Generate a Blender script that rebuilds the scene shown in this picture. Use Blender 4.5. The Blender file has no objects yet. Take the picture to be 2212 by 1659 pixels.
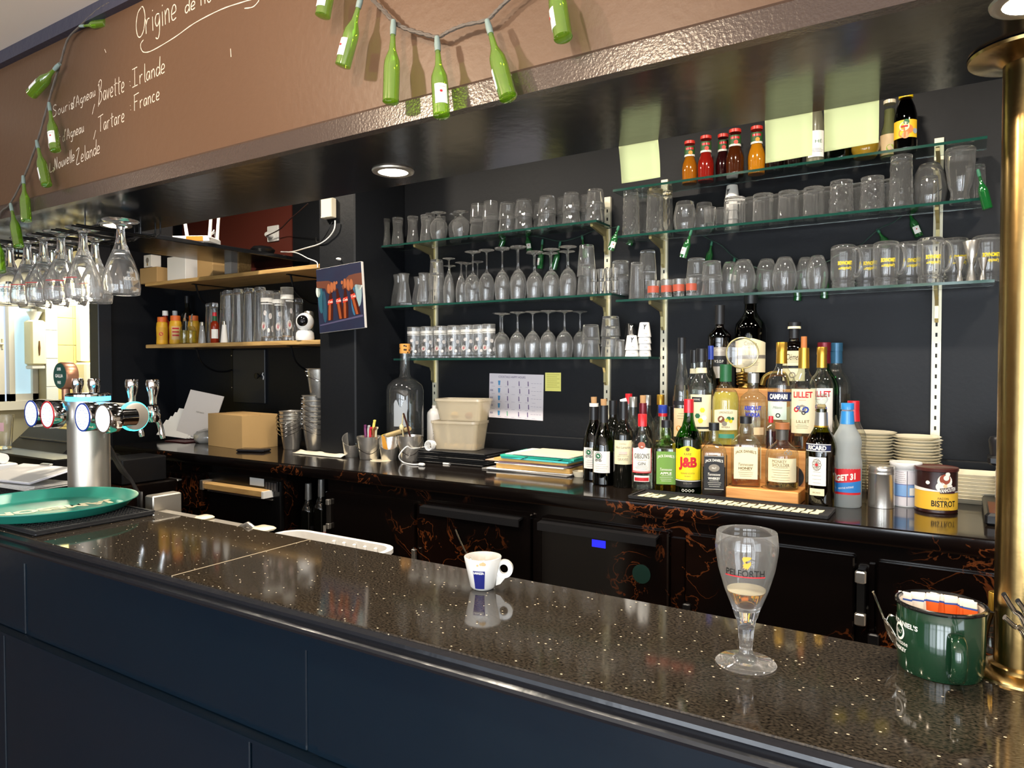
import bpy, bmesh, math, random
from mathutils import Vector, Matrix
random.seed(7)
SC = bpy.context.scene
COL = SC.collection
PI = math.pi

# ------------------------------------------------------------------ camera, exposure, world, lights
FPX, CX, CY, EYE = 1540.0, 1106.0, 829.5, 1.49
YAW, PIT = math.radians(32.3), math.atan(37.5 / 1540)
FW = Vector((-math.sin(YAW) * math.cos(PIT), math.cos(YAW) * math.cos(PIT), -math.sin(PIT)))
RT = Vector((math.cos(YAW), math.sin(YAW), 0))
UP = RT.cross(FW)
CAM = Vector((0, 0, EYE))
cd = bpy.data.cameras.new('camera')
cam = bpy.data.objects.new('camera', cd)
COL.objects.link(cam)
M = Matrix((RT, UP, -FW)).transposed().to_4x4()
M.translation = CAM
cam.matrix_world = M
cd.sensor_fit = 'HORIZONTAL'
cd.sensor_width = 36.0
cd.lens = FPX / 2212 * 36
cd.clip_start = 0.02
SC.camera = cam
SC.view_settings.view_transform = 'Standard'
SC.view_settings.look = 'None'
SC.view_settings.gamma = 1
SC.view_settings.use_curve_mapping = False
SC.view_settings.exposure = 0.0
cy = SC.cycles
cy.use_denoising = True
cy.max_bounces = 14
cy.transmission_bounces = 14
cy.transparent_max_bounces = 32
cy.glossy_bounces = 6
cy.diffuse_bounces = 3
cy.caustics_reflective = True
cy.caustics_refractive = True
cy.blur_glossy = 0.5
cy.sample_clamp_indirect = 6
cy.use_adaptive_sampling = True
cy.adaptive_threshold = 0.015
W = bpy.data.worlds.new('world')
SC.world = W
W.use_nodes = True
W.node_tree.nodes['Background'].inputs[0].default_value = (0.62, 0.72, 0.85, 1)
W.node_tree.nodes['Background'].inputs[1].default_value = 1.2


def lamp(kind, name, loc, energy, color=(1, 1, 1), target=None, **kw):
    d = bpy.data.lights.new(name, kind)
    d.energy = energy
    d.color = color
    for k, v in kw.items():
        setattr(d, k, v)
    o = bpy.data.objects.new(name, d)
    COL.objects.link(o)
    o.location = loc
    if target is not None:
        o.rotation_euler = (Vector(target) - Vector(loc)).to_track_quat('-Z', 'Y').to_euler()
    return o


DAY = (0.86, 0.93, 1.0)
WARM = (1.0, 0.78, 0.55)
WIN_X = (-2.55, -1.25, 0.05, 1.35)          # street windows behind the guest side
for wx in WIN_X:
    lamp('AREA', 'street_daylight', (wx, -2.86, 1.32), (7, 40, 84, 92)[WIN_X.index(wx)], DAY, (wx, 0, 1.3), shape='RECTANGLE', size=1.1, size_y=1.8)
lamp('AREA', 'side_daylight', (2.62, -1.2, 1.45), 40, DAY, (0, -0.6, 1.3), shape='RECTANGLE', size=1.6, size_y=1.5)
lamp('AREA', 'kitchen_daylight', (-5.2, 2.75, 2.25), 34, (1.0, 0.95, 0.78), (-5.3, 2.5, 1.4), shape='RECTANGLE', size=0.7, size_y=0.5)
for sx, sy, en, tx in ((-2.74, 0.0, 4, -2.3), (-1.32, 0.0, 38, -0.95), (-0.66, 0.0, 20, -0.45)):
    lamp('SPOT', 'ceiling_spot', (sx, sy, 2.27), en, WARM, (tx, 0.9, 1.98), spot_size=1.9, spot_blend=0.7, shadow_soft_size=0.03)
for sx in (-0.965, -1.976, 0.060):
    lamp('SPOT', 'downlight_lamp', (sx, 1.083 if sx < 0 else .943, 1.868), 6, (1.0, 0.9, 0.74), (sx, 1.083, 0), spot_size=2.2, spot_blend=0.5, shadow_soft_size=0.03)
for sx in (-2.7, -1.9, -1.1, -0.3, 0.5):
    lamp('AREA', 'aisle_fill', (sx, 1.66, 2.57), 17, (1.0, 0.88, 0.72), (sx, 1.75, 0), shape='DISK', size=0.12)  # added lamps without fixtures, brightening the glasses on the shelves


# ------------------------------------------------------------------ pixel rays of the photograph -> points in the room
def ray(u, v): return FW + RT * ((u - CX) / FPX) + UP * ((CY - v) / FPX)
def OZ(u, v, z): r = ray(u, v); return CAM + r * ((z - EYE) / r.z)
def OY(u, v, y): r = ray(u, v); return CAM + r * (y / r.y)
def OX(u, v, x): r = ray(u, v); return CAM + r * (x / r.x)
def DEP(p): return (Vector(p) - CAM).dot(FW)
def SZ(px, p): return px * DEP(p) / FPX


# ------------------------------------------------------------------ materials
def lin(c):
    if isinstance(c, str):
        c = tuple(int(c[i:i + 2], 16) / 255 for i in (0, 2, 4))
    return tuple(x / 12.92 if x <= 0.04045 else ((x + 0.055) / 1.055) ** 2.4 for x in c[:3]) + (1,)


MATS = {}


def mat(name, color='808080', rough=0.5, metal=0.0, noise=None, bump=None, emit=None, spec=0.5, coat=0.0, trans=0.0, ior=1.45, alpha=1.0, sss=0.0):
    """principled material; noise=(scale, amount, second colour), bump=(scale, strength)"""
    if name in MATS: return MATS[name]
    m = bpy.data.materials.new(name); m.use_nodes = True
    nt = m.node_tree; b = nt.nodes['Principled BSDF']
    b.inputs['Base Color'].default_value = lin(color)
    b.inputs['Roughness'].default_value = rough
    b.inputs['Metallic'].default_value = metal
    b.inputs['Specular IOR Level'].default_value = spec
    b.inputs['Coat Weight'].default_value = coat
    b.inputs['Coat Roughness'].default_value = 0.05
    b.inputs['Transmission Weight'].default_value = trans
    b.inputs['IOR'].default_value = ior
    b.inputs['Alpha'].default_value = alpha
    if sss:
        b.inputs['Subsurface Weight'].default_value = sss
    tc = None
    if noise or bump:
        tc = nt.nodes.new('ShaderNodeTexCoord')
    if noise:
        n = nt.nodes.new('ShaderNodeTexNoise'); n.inputs['Scale'].default_value = noise[0]; n.inputs['Detail'].default_value = 5
        nt.links.new(tc.outputs['Object'], n.inputs['Vector'])
        mx = nt.nodes.new('ShaderNodeMix'); mx.data_type = 'RGBA'
        mx.inputs[6].default_value = lin(color); mx.inputs[7].default_value = lin(noise[2])
        mul = nt.nodes.new('ShaderNodeMath'); mul.operation = 'MULTIPLY'; mul.inputs[1].default_value = noise[1]
        nt.links.new(n.outputs['Fac'], mul.inputs[0]); nt.links.new(mul.outputs[0], mx.inputs[0])
        nt.links.new(mx.outputs[2], b.inputs['Base Color'])
    if bump:
        n = nt.nodes.new('ShaderNodeTexNoise'); n.inputs['Scale'].default_value = bump[0]; n.inputs['Detail'].default_value = 3
        nt.links.new(tc.outputs['Object'], n.inputs['Vector'])
        bp = nt.nodes.new('ShaderNodeBump'); bp.inputs['Strength'].default_value = bump[1]; bp.inputs['Distance'].default_value = 0.004
        nt.links.new(n.outputs['Fac'], bp.inputs['Height']); nt.links.new(bp.outputs[0], b.inputs['Normal'])
    if emit:
        b.inputs['Emission Color'].default_value = lin(emit[0]); b.inputs['Emission Strength'].default_value = emit[1]
    MATS[name] = m
    return m


def thin(name, tint='ffffff', rough=0.02, f0=0.05, haze=0.0, hazecol='ffffff'):
    """thin-walled glass: clear through, mirror-like towards grazing angles, the same for every ray"""
    if name in MATS: return MATS[name]
    m = bpy.data.materials.new(name); m.use_nodes = True
    nt = m.node_tree; nt.nodes.clear()
    out = nt.nodes.new('ShaderNodeOutputMaterial')
    tr = nt.nodes.new('ShaderNodeBsdfTransparent'); tr.inputs[0].default_value = lin(tint)
    gl = nt.nodes.new('ShaderNodeBsdfGlossy'); gl.inputs['Roughness'].default_value = rough
    lw = nt.nodes.new('ShaderNodeLayerWeight'); lw.inputs[0].default_value = 0.5
    pw = nt.nodes.new('ShaderNodeMath'); pw.operation = 'POWER'; pw.inputs[1].default_value = 4
    ma = nt.nodes.new('ShaderNodeMath'); ma.operation = 'MULTIPLY_ADD'; ma.inputs[1].default_value = 0.9; ma.inputs[2].default_value = f0
    nt.links.new(lw.outputs['Facing'], pw.inputs[0]); nt.links.new(pw.outputs[0], ma.inputs[0])
    mx = nt.nodes.new('ShaderNodeMixShader')
    nt.links.new(ma.outputs[0], mx.inputs[0])
    src = tr
    if haze:
        df = nt.nodes.new('ShaderNodeBsdfDiffuse'); df.inputs[0].default_value = lin(hazecol)
        hz = nt.nodes.new('ShaderNodeMixShader'); hz.inputs[0].default_value = haze
        nt.links.new(tr.outputs[0], hz.inputs[1]); nt.links.new(df.outputs[0], hz.inputs[2]); src = hz
    nt.links.new(src.outputs[0], mx.inputs[1]); nt.links.new(gl.outputs[0], mx.inputs[2])
    nt.links.new(mx.outputs[0], out.inputs[0])
    MATS[name] = m
    return m


def marble(name, rough):
    """black faux marble with thin rust veins"""
    m = bpy.data.materials.new(name); m.use_nodes = True
    nt = m.node_tree; b = nt.nodes['Principled BSDF']; b.inputs['Roughness'].default_value = rough
    tc = nt.nodes.new('ShaderNodeTexCoord')
    n1 = nt.nodes.new('ShaderNodeTexNoise'); n1.inputs['Scale'].default_value = 9; n1.inputs['Detail'].default_value = 6; n1.inputs['Distortion'].default_value = 1.6
    n2 = nt.nodes.new('ShaderNodeTexNoise'); n2.inputs['Scale'].default_value = 3.2; n2.inputs['Detail'].default_value = 2
    nt.links.new(tc.outputs['Object'], n1.inputs['Vector']); nt.links.new(tc.outputs['Object'], n2.inputs['Vector'])
    s = nt.nodes.new('ShaderNodeMath'); s.operation = 'SUBTRACT'; s.inputs[1].default_value = 0.5
    a = nt.nodes.new('ShaderNodeMath'); a.operation = 'ABSOLUTE'
    r = nt.nodes.new('ShaderNodeValToRGB')
    r.color_ramp.elements[0].position = 0.0; r.color_ramp.elements[0].color = lin('8a4a24')
    r.color_ramp.elements[1].position = 0.018; r.color_ramp.elements[1].color = lin('170c08')
    nt.links.new(n1.outputs['Fac'], s.inputs[0]); nt.links.new(s.outputs[0], a.inputs[0]); nt.links.new(a.outputs[0], r.inputs[0])
    rm = nt.nodes.new('ShaderNodeValToRGB')
    rm.color_ramp.elements[0].position = 0.50; rm.color_ramp.elements[1].position = 0.64
    nt.links.new(n2.outputs['Fac'], rm.inputs[0])
    mx = nt.nodes.new('ShaderNodeMix'); mx.data_type = 'RGBA'; mx.inputs[6].default_value = lin('0d0908')
    nt.links.new(rm.outputs[0], mx.inputs[0]); nt.links.new(r.outputs[0], mx.inputs[7]); nt.links.new(mx.outputs[2], b.inputs['Base Color'])
    MATS[name] = m
    return m


def granite():
    m = bpy.data.materials.new('granite'); m.use_nodes = True
    nt = m.node_tree; b = nt.nodes['Principled BSDF']; b.inputs['Roughness'].default_value = 0.07; b.inputs['Specular IOR Level'].default_value = 0.75
    tc = nt.nodes.new('ShaderNodeTexCoord')
    mp = nt.nodes.new('ShaderNodeMapping'); mp.inputs['Scale'].default_value = (0.75, 1.0, 1.0); mp.inputs['Rotation'].default_value = (0, 0, 0.25)
    nt.links.new(tc.outputs['Object'], mp.inputs[0])
    n = nt.nodes.new('ShaderNodeTexNoise'); n.inputs['Scale'].default_value = 330; n.inputs['Detail'].default_value = 3
    r = nt.nodes.new('ShaderNodeValToRGB')
    e = r.color_ramp.elements; e[0].position = 0.34; e[0].color = lin('0f0d0b'); e[1].position = 0.66; e[1].color = lin('443c32')
    nt.links.new(mp.outputs[0], n.inputs['Vector']); nt.links.new(n.outputs['Fac'], r.inputs[0])
    v = nt.nodes.new('ShaderNodeTexVoronoi'); v.inputs['Scale'].default_value = 135
    nt.links.new(mp.outputs[0], v.inputs['Vector'])
    lt = nt.nodes.new('ShaderNodeMath'); lt.operation = 'LESS_THAN'; lt.inputs[1].default_value = 0.17
    nt.links.new(v.outputs['Distance'], lt.inputs[0])
    sp = nt.nodes.new('ShaderNodeSeparateColor'); nt.links.new(v.outputs['Color'], sp.inputs[0])
    gt = nt.nodes.new('ShaderNodeMath'); gt.operation = 'GREATER_THAN'; gt.inputs[1].default_value = 0.83
    nt.links.new(sp.outputs[0], gt.inputs[0])
    mm = nt.nodes.new('ShaderNodeMath'); mm.operation = 'MULTIPLY'
    nt.links.new(lt.outputs[0], mm.inputs[0]); nt.links.new(gt.outputs[0], mm.inputs[1])
    mx = nt.nodes.new('ShaderNodeMix'); mx.data_type = 'RGBA'; mx.inputs[7].default_value = lin('ddd0b4')
    nt.links.new(mm.outputs[0], mx.inputs[0]); nt.links.new(r.outputs[0], mx.inputs[6]); nt.links.new(mx.outputs[2], b.inputs['Base Color'])
    MATS['granite'] = m
    return m


def wood(name, c1, c2, scale=6, rough=0.5, axis='X'):
    if name in MATS: return MATS[name]
    m = bpy.data.materials.new(name); m.use_nodes = True
    nt = m.node_tree; b = nt.nodes['Principled BSDF']; b.inputs['Roughness'].default_value = rough
    tc = nt.nodes.new('ShaderNodeTexCoord'); mp = nt.nodes.new('ShaderNodeMapping')
    mp.inputs['Scale'].default_value = (1.2, 14, 14) if axis == 'X' else (14, 14, 1.2)
    nt.links.new(tc.outputs['Object'], mp.inputs[0])
    n = nt.nodes.new('ShaderNodeTexNoise'); n.inputs['Scale'].default_value = scale; n.inputs['Detail'].default_value = 6; n.inputs['Distortion'].default_value = 0.8
    nt.links.new(mp.outputs[0], n.inputs['Vector'])
    r = nt.nodes.new('ShaderNodeValToRGB'); e = r.color_ramp.elements
    e[0].position = 0.35; e[0].color = lin(c1); e[1].position = 0.65; e[1].color = lin(c2)
    nt.links.new(n.outputs['Fac'], r.inputs[0]); nt.links.new(r.outputs[0], b.inputs['Base Color'])
    MATS[name] = m
    return m


NAVYWALL = mat('wall_paint', '0b0e13', 0.55, noise=(3, .6, '101319'), bump=(60, .15), spec=.35)
NAVY = mat('navy_gloss', '0a1722', 0.2, noise=(2.5, .5, '0f1c25'), bump=(9, .25), spec=.55)
BLACKGLOSS = mat('black_gloss', '17181b', 0.17, bump=(30, .08), spec=.6)
BROWN = mat('board_brown', '5f4530', 0.42, noise=(2, .5, '53392a'), bump=(70, .12))
TRIMP = mat('trim_paint', '43362f', 0.22, bump=(260, .14), spec=.9)
STRIP = mat('strip_navy', '3a3a48', 0.4, bump=(50, .4))
CEIL = mat('ceiling_paint', 'fbead8', 0.8, noise=(2, .3, 'f2dcca'))
GRAN = granite()
MARB = marble('faux_marble', 0.13)
MARBTOP = mat('worktop_lacquer', '151210', 0.10, noise=(8, .6, '241b15'), bump=(12, .05), spec=.7)
def bar_glass(light_haze, name='bar_glass'):
    """clear glass with the faint milky bloom mixed in to paint the light that glassware catches"""
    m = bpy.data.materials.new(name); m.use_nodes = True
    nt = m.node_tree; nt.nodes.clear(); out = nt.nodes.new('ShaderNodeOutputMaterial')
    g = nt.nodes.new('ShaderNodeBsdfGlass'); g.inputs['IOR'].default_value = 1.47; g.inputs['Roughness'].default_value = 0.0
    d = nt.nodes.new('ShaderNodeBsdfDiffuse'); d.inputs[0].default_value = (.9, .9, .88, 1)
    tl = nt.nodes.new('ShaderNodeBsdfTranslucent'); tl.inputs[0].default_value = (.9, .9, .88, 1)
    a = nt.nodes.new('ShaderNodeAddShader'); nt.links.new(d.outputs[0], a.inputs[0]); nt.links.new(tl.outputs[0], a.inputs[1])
    x = nt.nodes.new('ShaderNodeMixShader'); x.inputs[0].default_value = light_haze
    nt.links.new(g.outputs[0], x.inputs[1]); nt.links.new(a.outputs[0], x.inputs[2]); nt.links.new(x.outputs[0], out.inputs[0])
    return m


LIGHT_HAZE = 0.028  # white share that paints refracted light into the shelf glasses
GLASS = bar_glass(LIGHT_HAZE)
FINEGLASS = bar_glass(.030, 'hazed_beer_glass')  # pale haze painted in for window reflections on the bowl
TG = thin('thin_clear', 'f4faf8', 0.03, 0.06, 0.012)
SHELFG = mat('shelf_glass', 'e6f5ef', 0.0, trans=1.0, ior=1.5)
EDGEG = mat('shelf_glass_edge', '1d4a40', 0.12, spec=.7, trans=.25, ior=1.5)
BRASS = mat('brass', 'b89c66', 0.24, 1.0, noise=(14, .6, '7a6236'), bump=(40, .08))
CREAMMETAL = mat('cream_rail', 'e2dcc4', 0.4, 0.2)
GOLDBR = mat('bracket_brass', 'c9bb86', 0.3, 0.75)
STEEL = mat('steel', 'd2cec6', 0.27, 0.88, noise=(20, .25, 'a8a49c'))
BRUSHED = mat('brushed_steel', 'c9c3b8', 0.36, 0.85, noise=(4, .3, 'a59e94'))
CHROME = mat('chrome', 'e4e4e6', 0.06, 1.0)
BLACKP = mat('black_plastic', '131315', 0.35)
BLACKR = mat('black_rubber', '1c1c1e', 0.6, bump=(200, .3))
WHITE = mat('white_china', 'd6d5d0', 0.12, coat=.3)
CREAM = mat('cream_china', 'e9dfc4', 0.2, coat=.2)
WHITEP = mat('white_plastic', 'e8e8e6', 0.35)
PAPER = mat('paper', 'f0ede6', 0.8)
INK = mat('ink_black', '15140f', 0.6)
INKW = mat('ink_white', 'f2eee2', 0.6)
INKR = mat('ink_red', 'c4202a', 0.55)
INKB = mat('ink_blue', '1c3f9c', 0.55)
INKG = mat('ink_green', '2d6b4a', 0.55)
INKY = mat('ink_yellow', 'e8cf1c', 0.5)
INKGR = mat('ink_grey', '8b8478', 0.6)
GOLD = mat('gold_foil', 'cda242', 0.3, 0.85)
SILVER = mat('silver_foil', 'b9b9b6', 0.3, 0.85)
REDFOIL = mat('red_cap', 'c8202a', 0.3, coat=.3)
CHALK = mat('chalk', 'd8c6b0', 0.9)
CORKM = mat('cork', 'c69a6b', 0.8, noise=(60, .6, 'a67c50'))
OAK = wood('shelf_pine', 'a8824f', 'c9a468', 5, .5)
RACKW = wood('rack_beech', 'c08040', 'dba05c', 4, .45)
CARD = mat('cardboard', 'bd9a66', 0.8, noise=(20, .3, 'ad8a58'))


# ------------------------------------------------------------------ mesh helpers
class MB:
    def __init__(s): s.v = []; s.f = []; s.mi = []
    def add(s, v, f, mi=0):
        o = len(s.v); s.v += [tuple(p) for p in v]; s.f += [tuple(i + o for i in q) for q in f]; s.mi += [mi] * len(f); return s
    def box(s, x0, x1, y0, y1, z0, z1, mi=0):
        v = [(x, y, z) for z in (z0, z1) for y in (y0, y1) for x in (x0, x1)]
        return s.add(v, [(0, 2, 3, 1), (4, 5, 7, 6), (0, 1, 5, 4), (2, 6, 7, 3), (0, 4, 6, 2), (1, 3, 7, 5)], mi)
    def bbox(s, x0, x1, y0, y1, z0, z1, b=.003, mi=0, ax='Z'):
        """box with its edges parallel to ax and its caps chamfered"""
        def ring(d, z):
            a, c, e, g = x0 + d, x1 - d, y0 + d, y1 - d
            return [(a + b, e, z), (c - b, e, z), (c, e + b, z), (c, g - b, z), (c - b, g, z), (a + b, g, z), (a, g - b, z), (a, e + b, z)]
        rs = [ring(b, z0), ring(0, z0 + b), ring(0, z1 - b), ring(b, z1)]
        v = sum(rs, []); f = [tuple(range(7, -1, -1)), tuple(range(24, 32))]
        for k in range(3):
            for i in range(8):
                j = (i + 1) % 8; f.append((k * 8 + i, k * 8 + j, k * 8 + 8 + j, k * 8 + 8 + i))
        return s.add(v, f, mi)
    def lathe(s, prof, n=28, sq=None, mod=None, c=(0, 0, 0), mi=0, ax=None):
        """revolve (r, z) pairs; sq: squareness per point, mod(ang, k): radius factor"""
        v = []; f = []; rings = []
        for k, (r, z) in enumerate(prof):
            if r < 1e-6:
                rings.append([len(v)]); v.append((0, 0, z)); continue
            q = []
            for i in range(n):
                a = 2 * PI * (i + .5) / n; rr = r
                if sq and sq[k]:
                    e = 7.0; fac = (abs(math.cos(a)) ** e + abs(math.sin(a)) ** e) ** (-1 / e); rr = r * (1 + (fac - 1) * sq[k])
                if mod: rr *= mod(a, k)
                q.append(len(v)); v.append((rr * math.cos(a), rr * math.sin(a), z))
            rings.append(q)
        for A, B in zip(rings, rings[1:]):
            if len(A) == 1 and len(B) == 1: continue
            for i in range(n):
                j = (i + 1) % n
                if len(A) == 1: f.append((A[0], B[j], B[i]))
                elif len(B) == 1: f.append((A[i], A[j], B[0]))
                else: f.append((A[i], A[j], B[j], B[i]))
        if ax is not None:
            q = Vector((0, 0, 1)).rotation_difference(Vector(ax).normalized())
            v = [q @ Vector(p) for p in v]
        return s.add([(p[0] + c[0], p[1] + c[1], p[2] + c[2]) for p in v], f, mi)
    def cyl(s, p, q, r, r2=None, n=14, mi=0):
        p, q = Vector(p), Vector(q); L = (q - p).length
        r2 = r if r2 is None else r2
        return s.lathe([(0, 0), (r, 0), (r2, L), (0, L)], n, c=p, ax=(q - p), mi=mi)
    def tube(s, pts, r, n=8, mi=0, flat=None, closed=False):
        """sweep a circle (or an ellipse: flat = second radius) along a polyline"""
        pts = [Vector(p) for p in pts]; m = len(pts); v = []; f = []
        prev = None
        for i, p in enumerate(pts):
            t = (pts[(i + 1) % m] - pts[i - 1]) if closed else (pts[min(i + 1, m - 1)] - pts[max(i - 1, 0)])
            t = t.normalized() if t.length > 1e-9 else Vector((0, 0, 1))
            if prev is None:
                a = t.orthogonal().normalized()
                if abs(t.z) < .95: a = t.cross(Vector((0, 0, 1))).normalized()
            else:
                a = (prev - t * prev.dot(t)).normalized()
            prev = a; b = t.cross(a)
            rr = r[i] if isinstance(r, (list, tuple)) else r
            fl = rr if flat is None else flat
            for k in range(n):
                w = 2 * PI * k / n; v.append(p + a * (rr * math.cos(w)) + b * (fl * math.sin(w)))
        for i in range(m if closed else m - 1):
            for k in range(n):
                l = (k + 1) % n; j = (i + 1) % m; f.append((i * n + k, i * n + l, j * n + l, j * n + k))
        if not closed: f += [tuple(range(n - 1, -1, -1)), tuple(range((m - 1) * n, m * n))]
        return s.add(v, f, mi)
    def prism(s, poly, p0, ex, ey, ez, h, mi=0):
        """extrude the 2-D outline poly (in p0 + ex, ey) by h along ez"""
        p0, ex, ey, ez = Vector(p0), Vector(ex), Vector(ey), Vector(ez); n = len(poly)
        v = [p0 + ex * a + ey * b for a, b in poly] + [p0 + ex * a + ey * b + ez * h for a, b in poly]
        f = [tuple(range(n - 1, -1, -1)), tuple(range(n, 2 * n))] + [(i, (i + 1) % n, n + (i + 1) % n, n + i) for i in range(n)]
        return s.add(v, f, mi)
    def flip(s, H):
        s.v = [(x, y, H - z) for x, y, z in s.v]; s.f = [q[::-1] for q in s.f]; return s
    def build(s, name, m, parent=None, loc=None, rot=None, smooth=True, ang=42, scale=None):
        me = bpy.data.meshes.new(name); me.from_pydata(s.v, [], s.f)
        for mm in (m if isinstance(m, (list, tuple)) else [m]): me.materials.append(mm)
        if any(s.mi): me.polygons.foreach_set('material_index', s.mi)
        bm = bmesh.new(); bm.from_mesh(me); bmesh.ops.recalc_face_normals(bm, faces=bm.faces); bm.to_mesh(me); bm.free()
        if smooth:
            me.polygons.foreach_set('use_smooth', [True] * len(me.polygons)); me.set_sharp_from_angle(angle=math.radians(ang))
        return link(name, me, parent, loc, rot, scale)


def link(name, me, parent=None, loc=None, rot=None, scale=None):
    o = bpy.data.objects.new(name, me); COL.objects.link(o)
    if parent: o.parent = parent
    if loc is not None: o.location = loc
    if rot is not None: o.rotation_euler = rot
    if scale is not None: o.scale = scale
    return o


def tag(o, label, cat, group=None):
    o['label'] = label; o['category'] = cat
    if group: o['group'] = group
    return o


def thing(name, label, cat, loc=(0, 0, 0), rz=0, group=None):
    o = bpy.data.objects.new(name, None); o.empty_display_size = .05; COL.objects.link(o)
    o.location = loc; o.rotation_euler = (0, 0, rz)
    return tag(o, label, cat, group)


def struct(o):
    o['kind'] = 'structure'; return o




def dup(root, loc, rz=0, label=None, group=None, scale=None, tilt=None):
    def cp(o, par):
        c = o.copy(); COL.objects.link(c)
        if par: c.parent = par
        for ch in o.children: cp(ch, c)
        return c
    r = cp(root, None); r.location = loc; r.rotation_euler = tilt if tilt else (0, 0, rz)
    if label: r['label'] = label
    if group: r['group'] = group
    if scale: r.scale = scale
    return r


def face_cam(p, extra=0.0):
    """turn so that local -Y looks at the guest who stands at the bar"""
    return math.atan2(-p[0], p[1]) * 1.0 + extra


REG = {}


def reg(key, objs, r, y0, y1):
    """note a round thing standing on a surface, so that neighbours can be kept apart"""
    REG.setdefault(key, []).append([list(objs), r, y0, y1])


def settle():
    """nudge things that stand too close on the same shelf, mostly in depth, and slim what still touches"""
    for key, its in REG.items():
        P = [[i[0][0].location.x, i[0][0].location.y] for i in its]; Q = [p[:] for p in P]; n = len(its)
        for _ in range(120):
            moved = False
            for i in range(n):
                for j in range(i + 1, n):
                    dx, dy = P[j][0] - P[i][0], P[j][1] - P[i][1]; need = its[i][1] + its[j][1] + .0008
                    if abs(dx) > need or abs(dy) > need: continue
                    d = math.hypot(dx, dy) or 1e-6
                    if d < need:
                        moved = True; k = (need - d) * .5
                        sy = 1 if dy >= 0 else -1
                        ny = dy / d if abs(dy) > .004 else .5 * sy
                        P[i][0] -= dx / d * k * .35; P[j][0] += dx / d * k * .35; P[i][1] -= ny * k; P[j][1] += ny * k
            for i in range(n):
                P[i][1] = min(max(P[i][1], its[i][2] + its[i][1]), its[i][3] - its[i][1]); P[i][0] += (Q[i][0] - P[i][0]) * .02
            if not moved: break
        f = [1.0] * n
        for i in range(n):
            for j in range(i + 1, n):
                d = math.hypot(P[j][0] - P[i][0], P[j][1] - P[i][1]); need = its[i][1] + its[j][1] + .0006
                if d < need: q = max(.80, d / need); f[i] = min(f[i], q); f[j] = min(f[j], q)
        for i in range(n):
            for o in its[i][0]:
                o.location.x += P[i][0] - Q[i][0]; o.location.y += P[i][1] - Q[i][1]
                if f[i] < 1: o.scale = (o.scale[0] * f[i], o.scale[1] * f[i], o.scale[2])


TXT = {}


def text_geo(body, bold=0.0, shear=0.0):
    k = (body, bold, shear)
    if k not in TXT:
        cu = bpy.data.curves.new('lettering', 'FONT'); cu.body = body; cu.resolution_u = 3; cu.offset = bold; cu.shear = shear
        ob = bpy.data.objects.new('lettering', cu); me = ob.to_mesh()
        vs = [tuple(x.co[:2]) for x in me.vertices]; fs = [tuple(p.vertices) for p in me.polygons]
        ob.to_mesh_clear(); bpy.data.objects.remove(ob); bpy.data.curves.remove(cu)
        TXT[k] = (vs, fs)
    return TXT[k]


def lettering(body, m, parent, w, h=None, at=(0, 0, 0), cyl=None, bold=0.0, shear=0.0, slope=0.0, arc=0.0, plane=None, flipz=False, name='lettering', loc=None, rot=None):
    """flat print: w x h metres centred at 'at'. cyl=(radius, angle, z) wraps it round the thing's axis; else it lies in the local
    X-Z plane (facing -Y) at 'at', or in plane=(x axis, up axis)"""
    vs, fs = text_geo(body, bold, shear)
    if not vs: return None
    bm = bmesh.new(); bv = [bm.verts.new((x, y, 0)) for x, y in vs]
    for q in fs:
        try: bm.faces.new([bv[i] for i in q])
        except ValueError: pass
    x0 = min(p[0] for p in vs); x1 = max(p[0] for p in vs); y0 = min(p[1] for p in vs); y1 = max(p[1] for p in vs)
    sx = w / (x1 - x0); sy = sx if h is None else h / (y1 - y0)
    if cyl:
        step = .0035 / sx; x = x0 + step
        while x < x1:
            bmesh.ops.bisect_plane(bm, geom=bm.verts[:] + bm.edges[:] + bm.faces[:], plane_co=(x, 0, 0), plane_no=(1, 0, 0)); x += step
    for b in bm.verts:
        X = (b.co.x - (x0 + x1) / 2) * sx; Z = (b.co.y - (y0 + y1) / 2) * sy + X * slope - arc * X * X
        if flipz: X, Z = -X, -Z
        if cyl:
            a = cyl[1] + X / cyl[0]; b.co = (cyl[0] * math.sin(a), -cyl[0] * math.cos(a), cyl[2] + Z)
        elif plane:
            b.co = Vector(at) + Vector(plane[0]) * X + Vector(plane[1]) * Z
        else:
            b.co = (at[0] + X, at[1], at[2] + Z)
    me = bpy.data.meshes.new(name); bm.to_mesh(me); bm.free(); me.materials.append(m)
    return link(name, me, parent, loc, rot)


def wrap_label(r, z0, z1, a0, a1, m, parent, n=14, t=.0005, name='label', cut=None):
    """paper label on a round body from angle a0 to a1; cut(s) gives extra height at the top for s in 0..1"""
    mb = MB(); v = []; f = []
    for i in range(n + 1):
        a = a0 + (a1 - a0) * i / n; top = z1 + (cut(i / n) if cut else 0)
        for rr in (r + t, r + t * .2):
            v += [(rr * math.sin(a), -rr * math.cos(a), z0), (rr * math.sin(a), -rr * math.cos(a), top)]
    for i in range(n):
        k = i * 4; f += [(k, k + 4, k + 5, k + 1), (k + 2, k + 3, k + 7, k + 6), (k + 1, k + 5, k + 7, k + 3), (k, k + 2, k + 6, k + 4)]
    f += [(0, 1, 3, 2), (n * 4, n * 4 + 2, n * 4 + 3, n * 4 + 1)]
    mb.add(v, f)
    return mb.build(name, m, parent, ang=60)


def plate_label(x0, x1, z0, z1, y, m, parent, t=.0006, name='label', poly=None):
    mb = MB()
    if poly: mb.prism(poly, (0, y, 0), (1, 0, 0), (0, 0, 1), (0, -1, 0), t)
    else: mb.box(x0, x1, y - t, y, z0, z1)
    return mb.build(name, m, parent, smooth=False)


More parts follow.
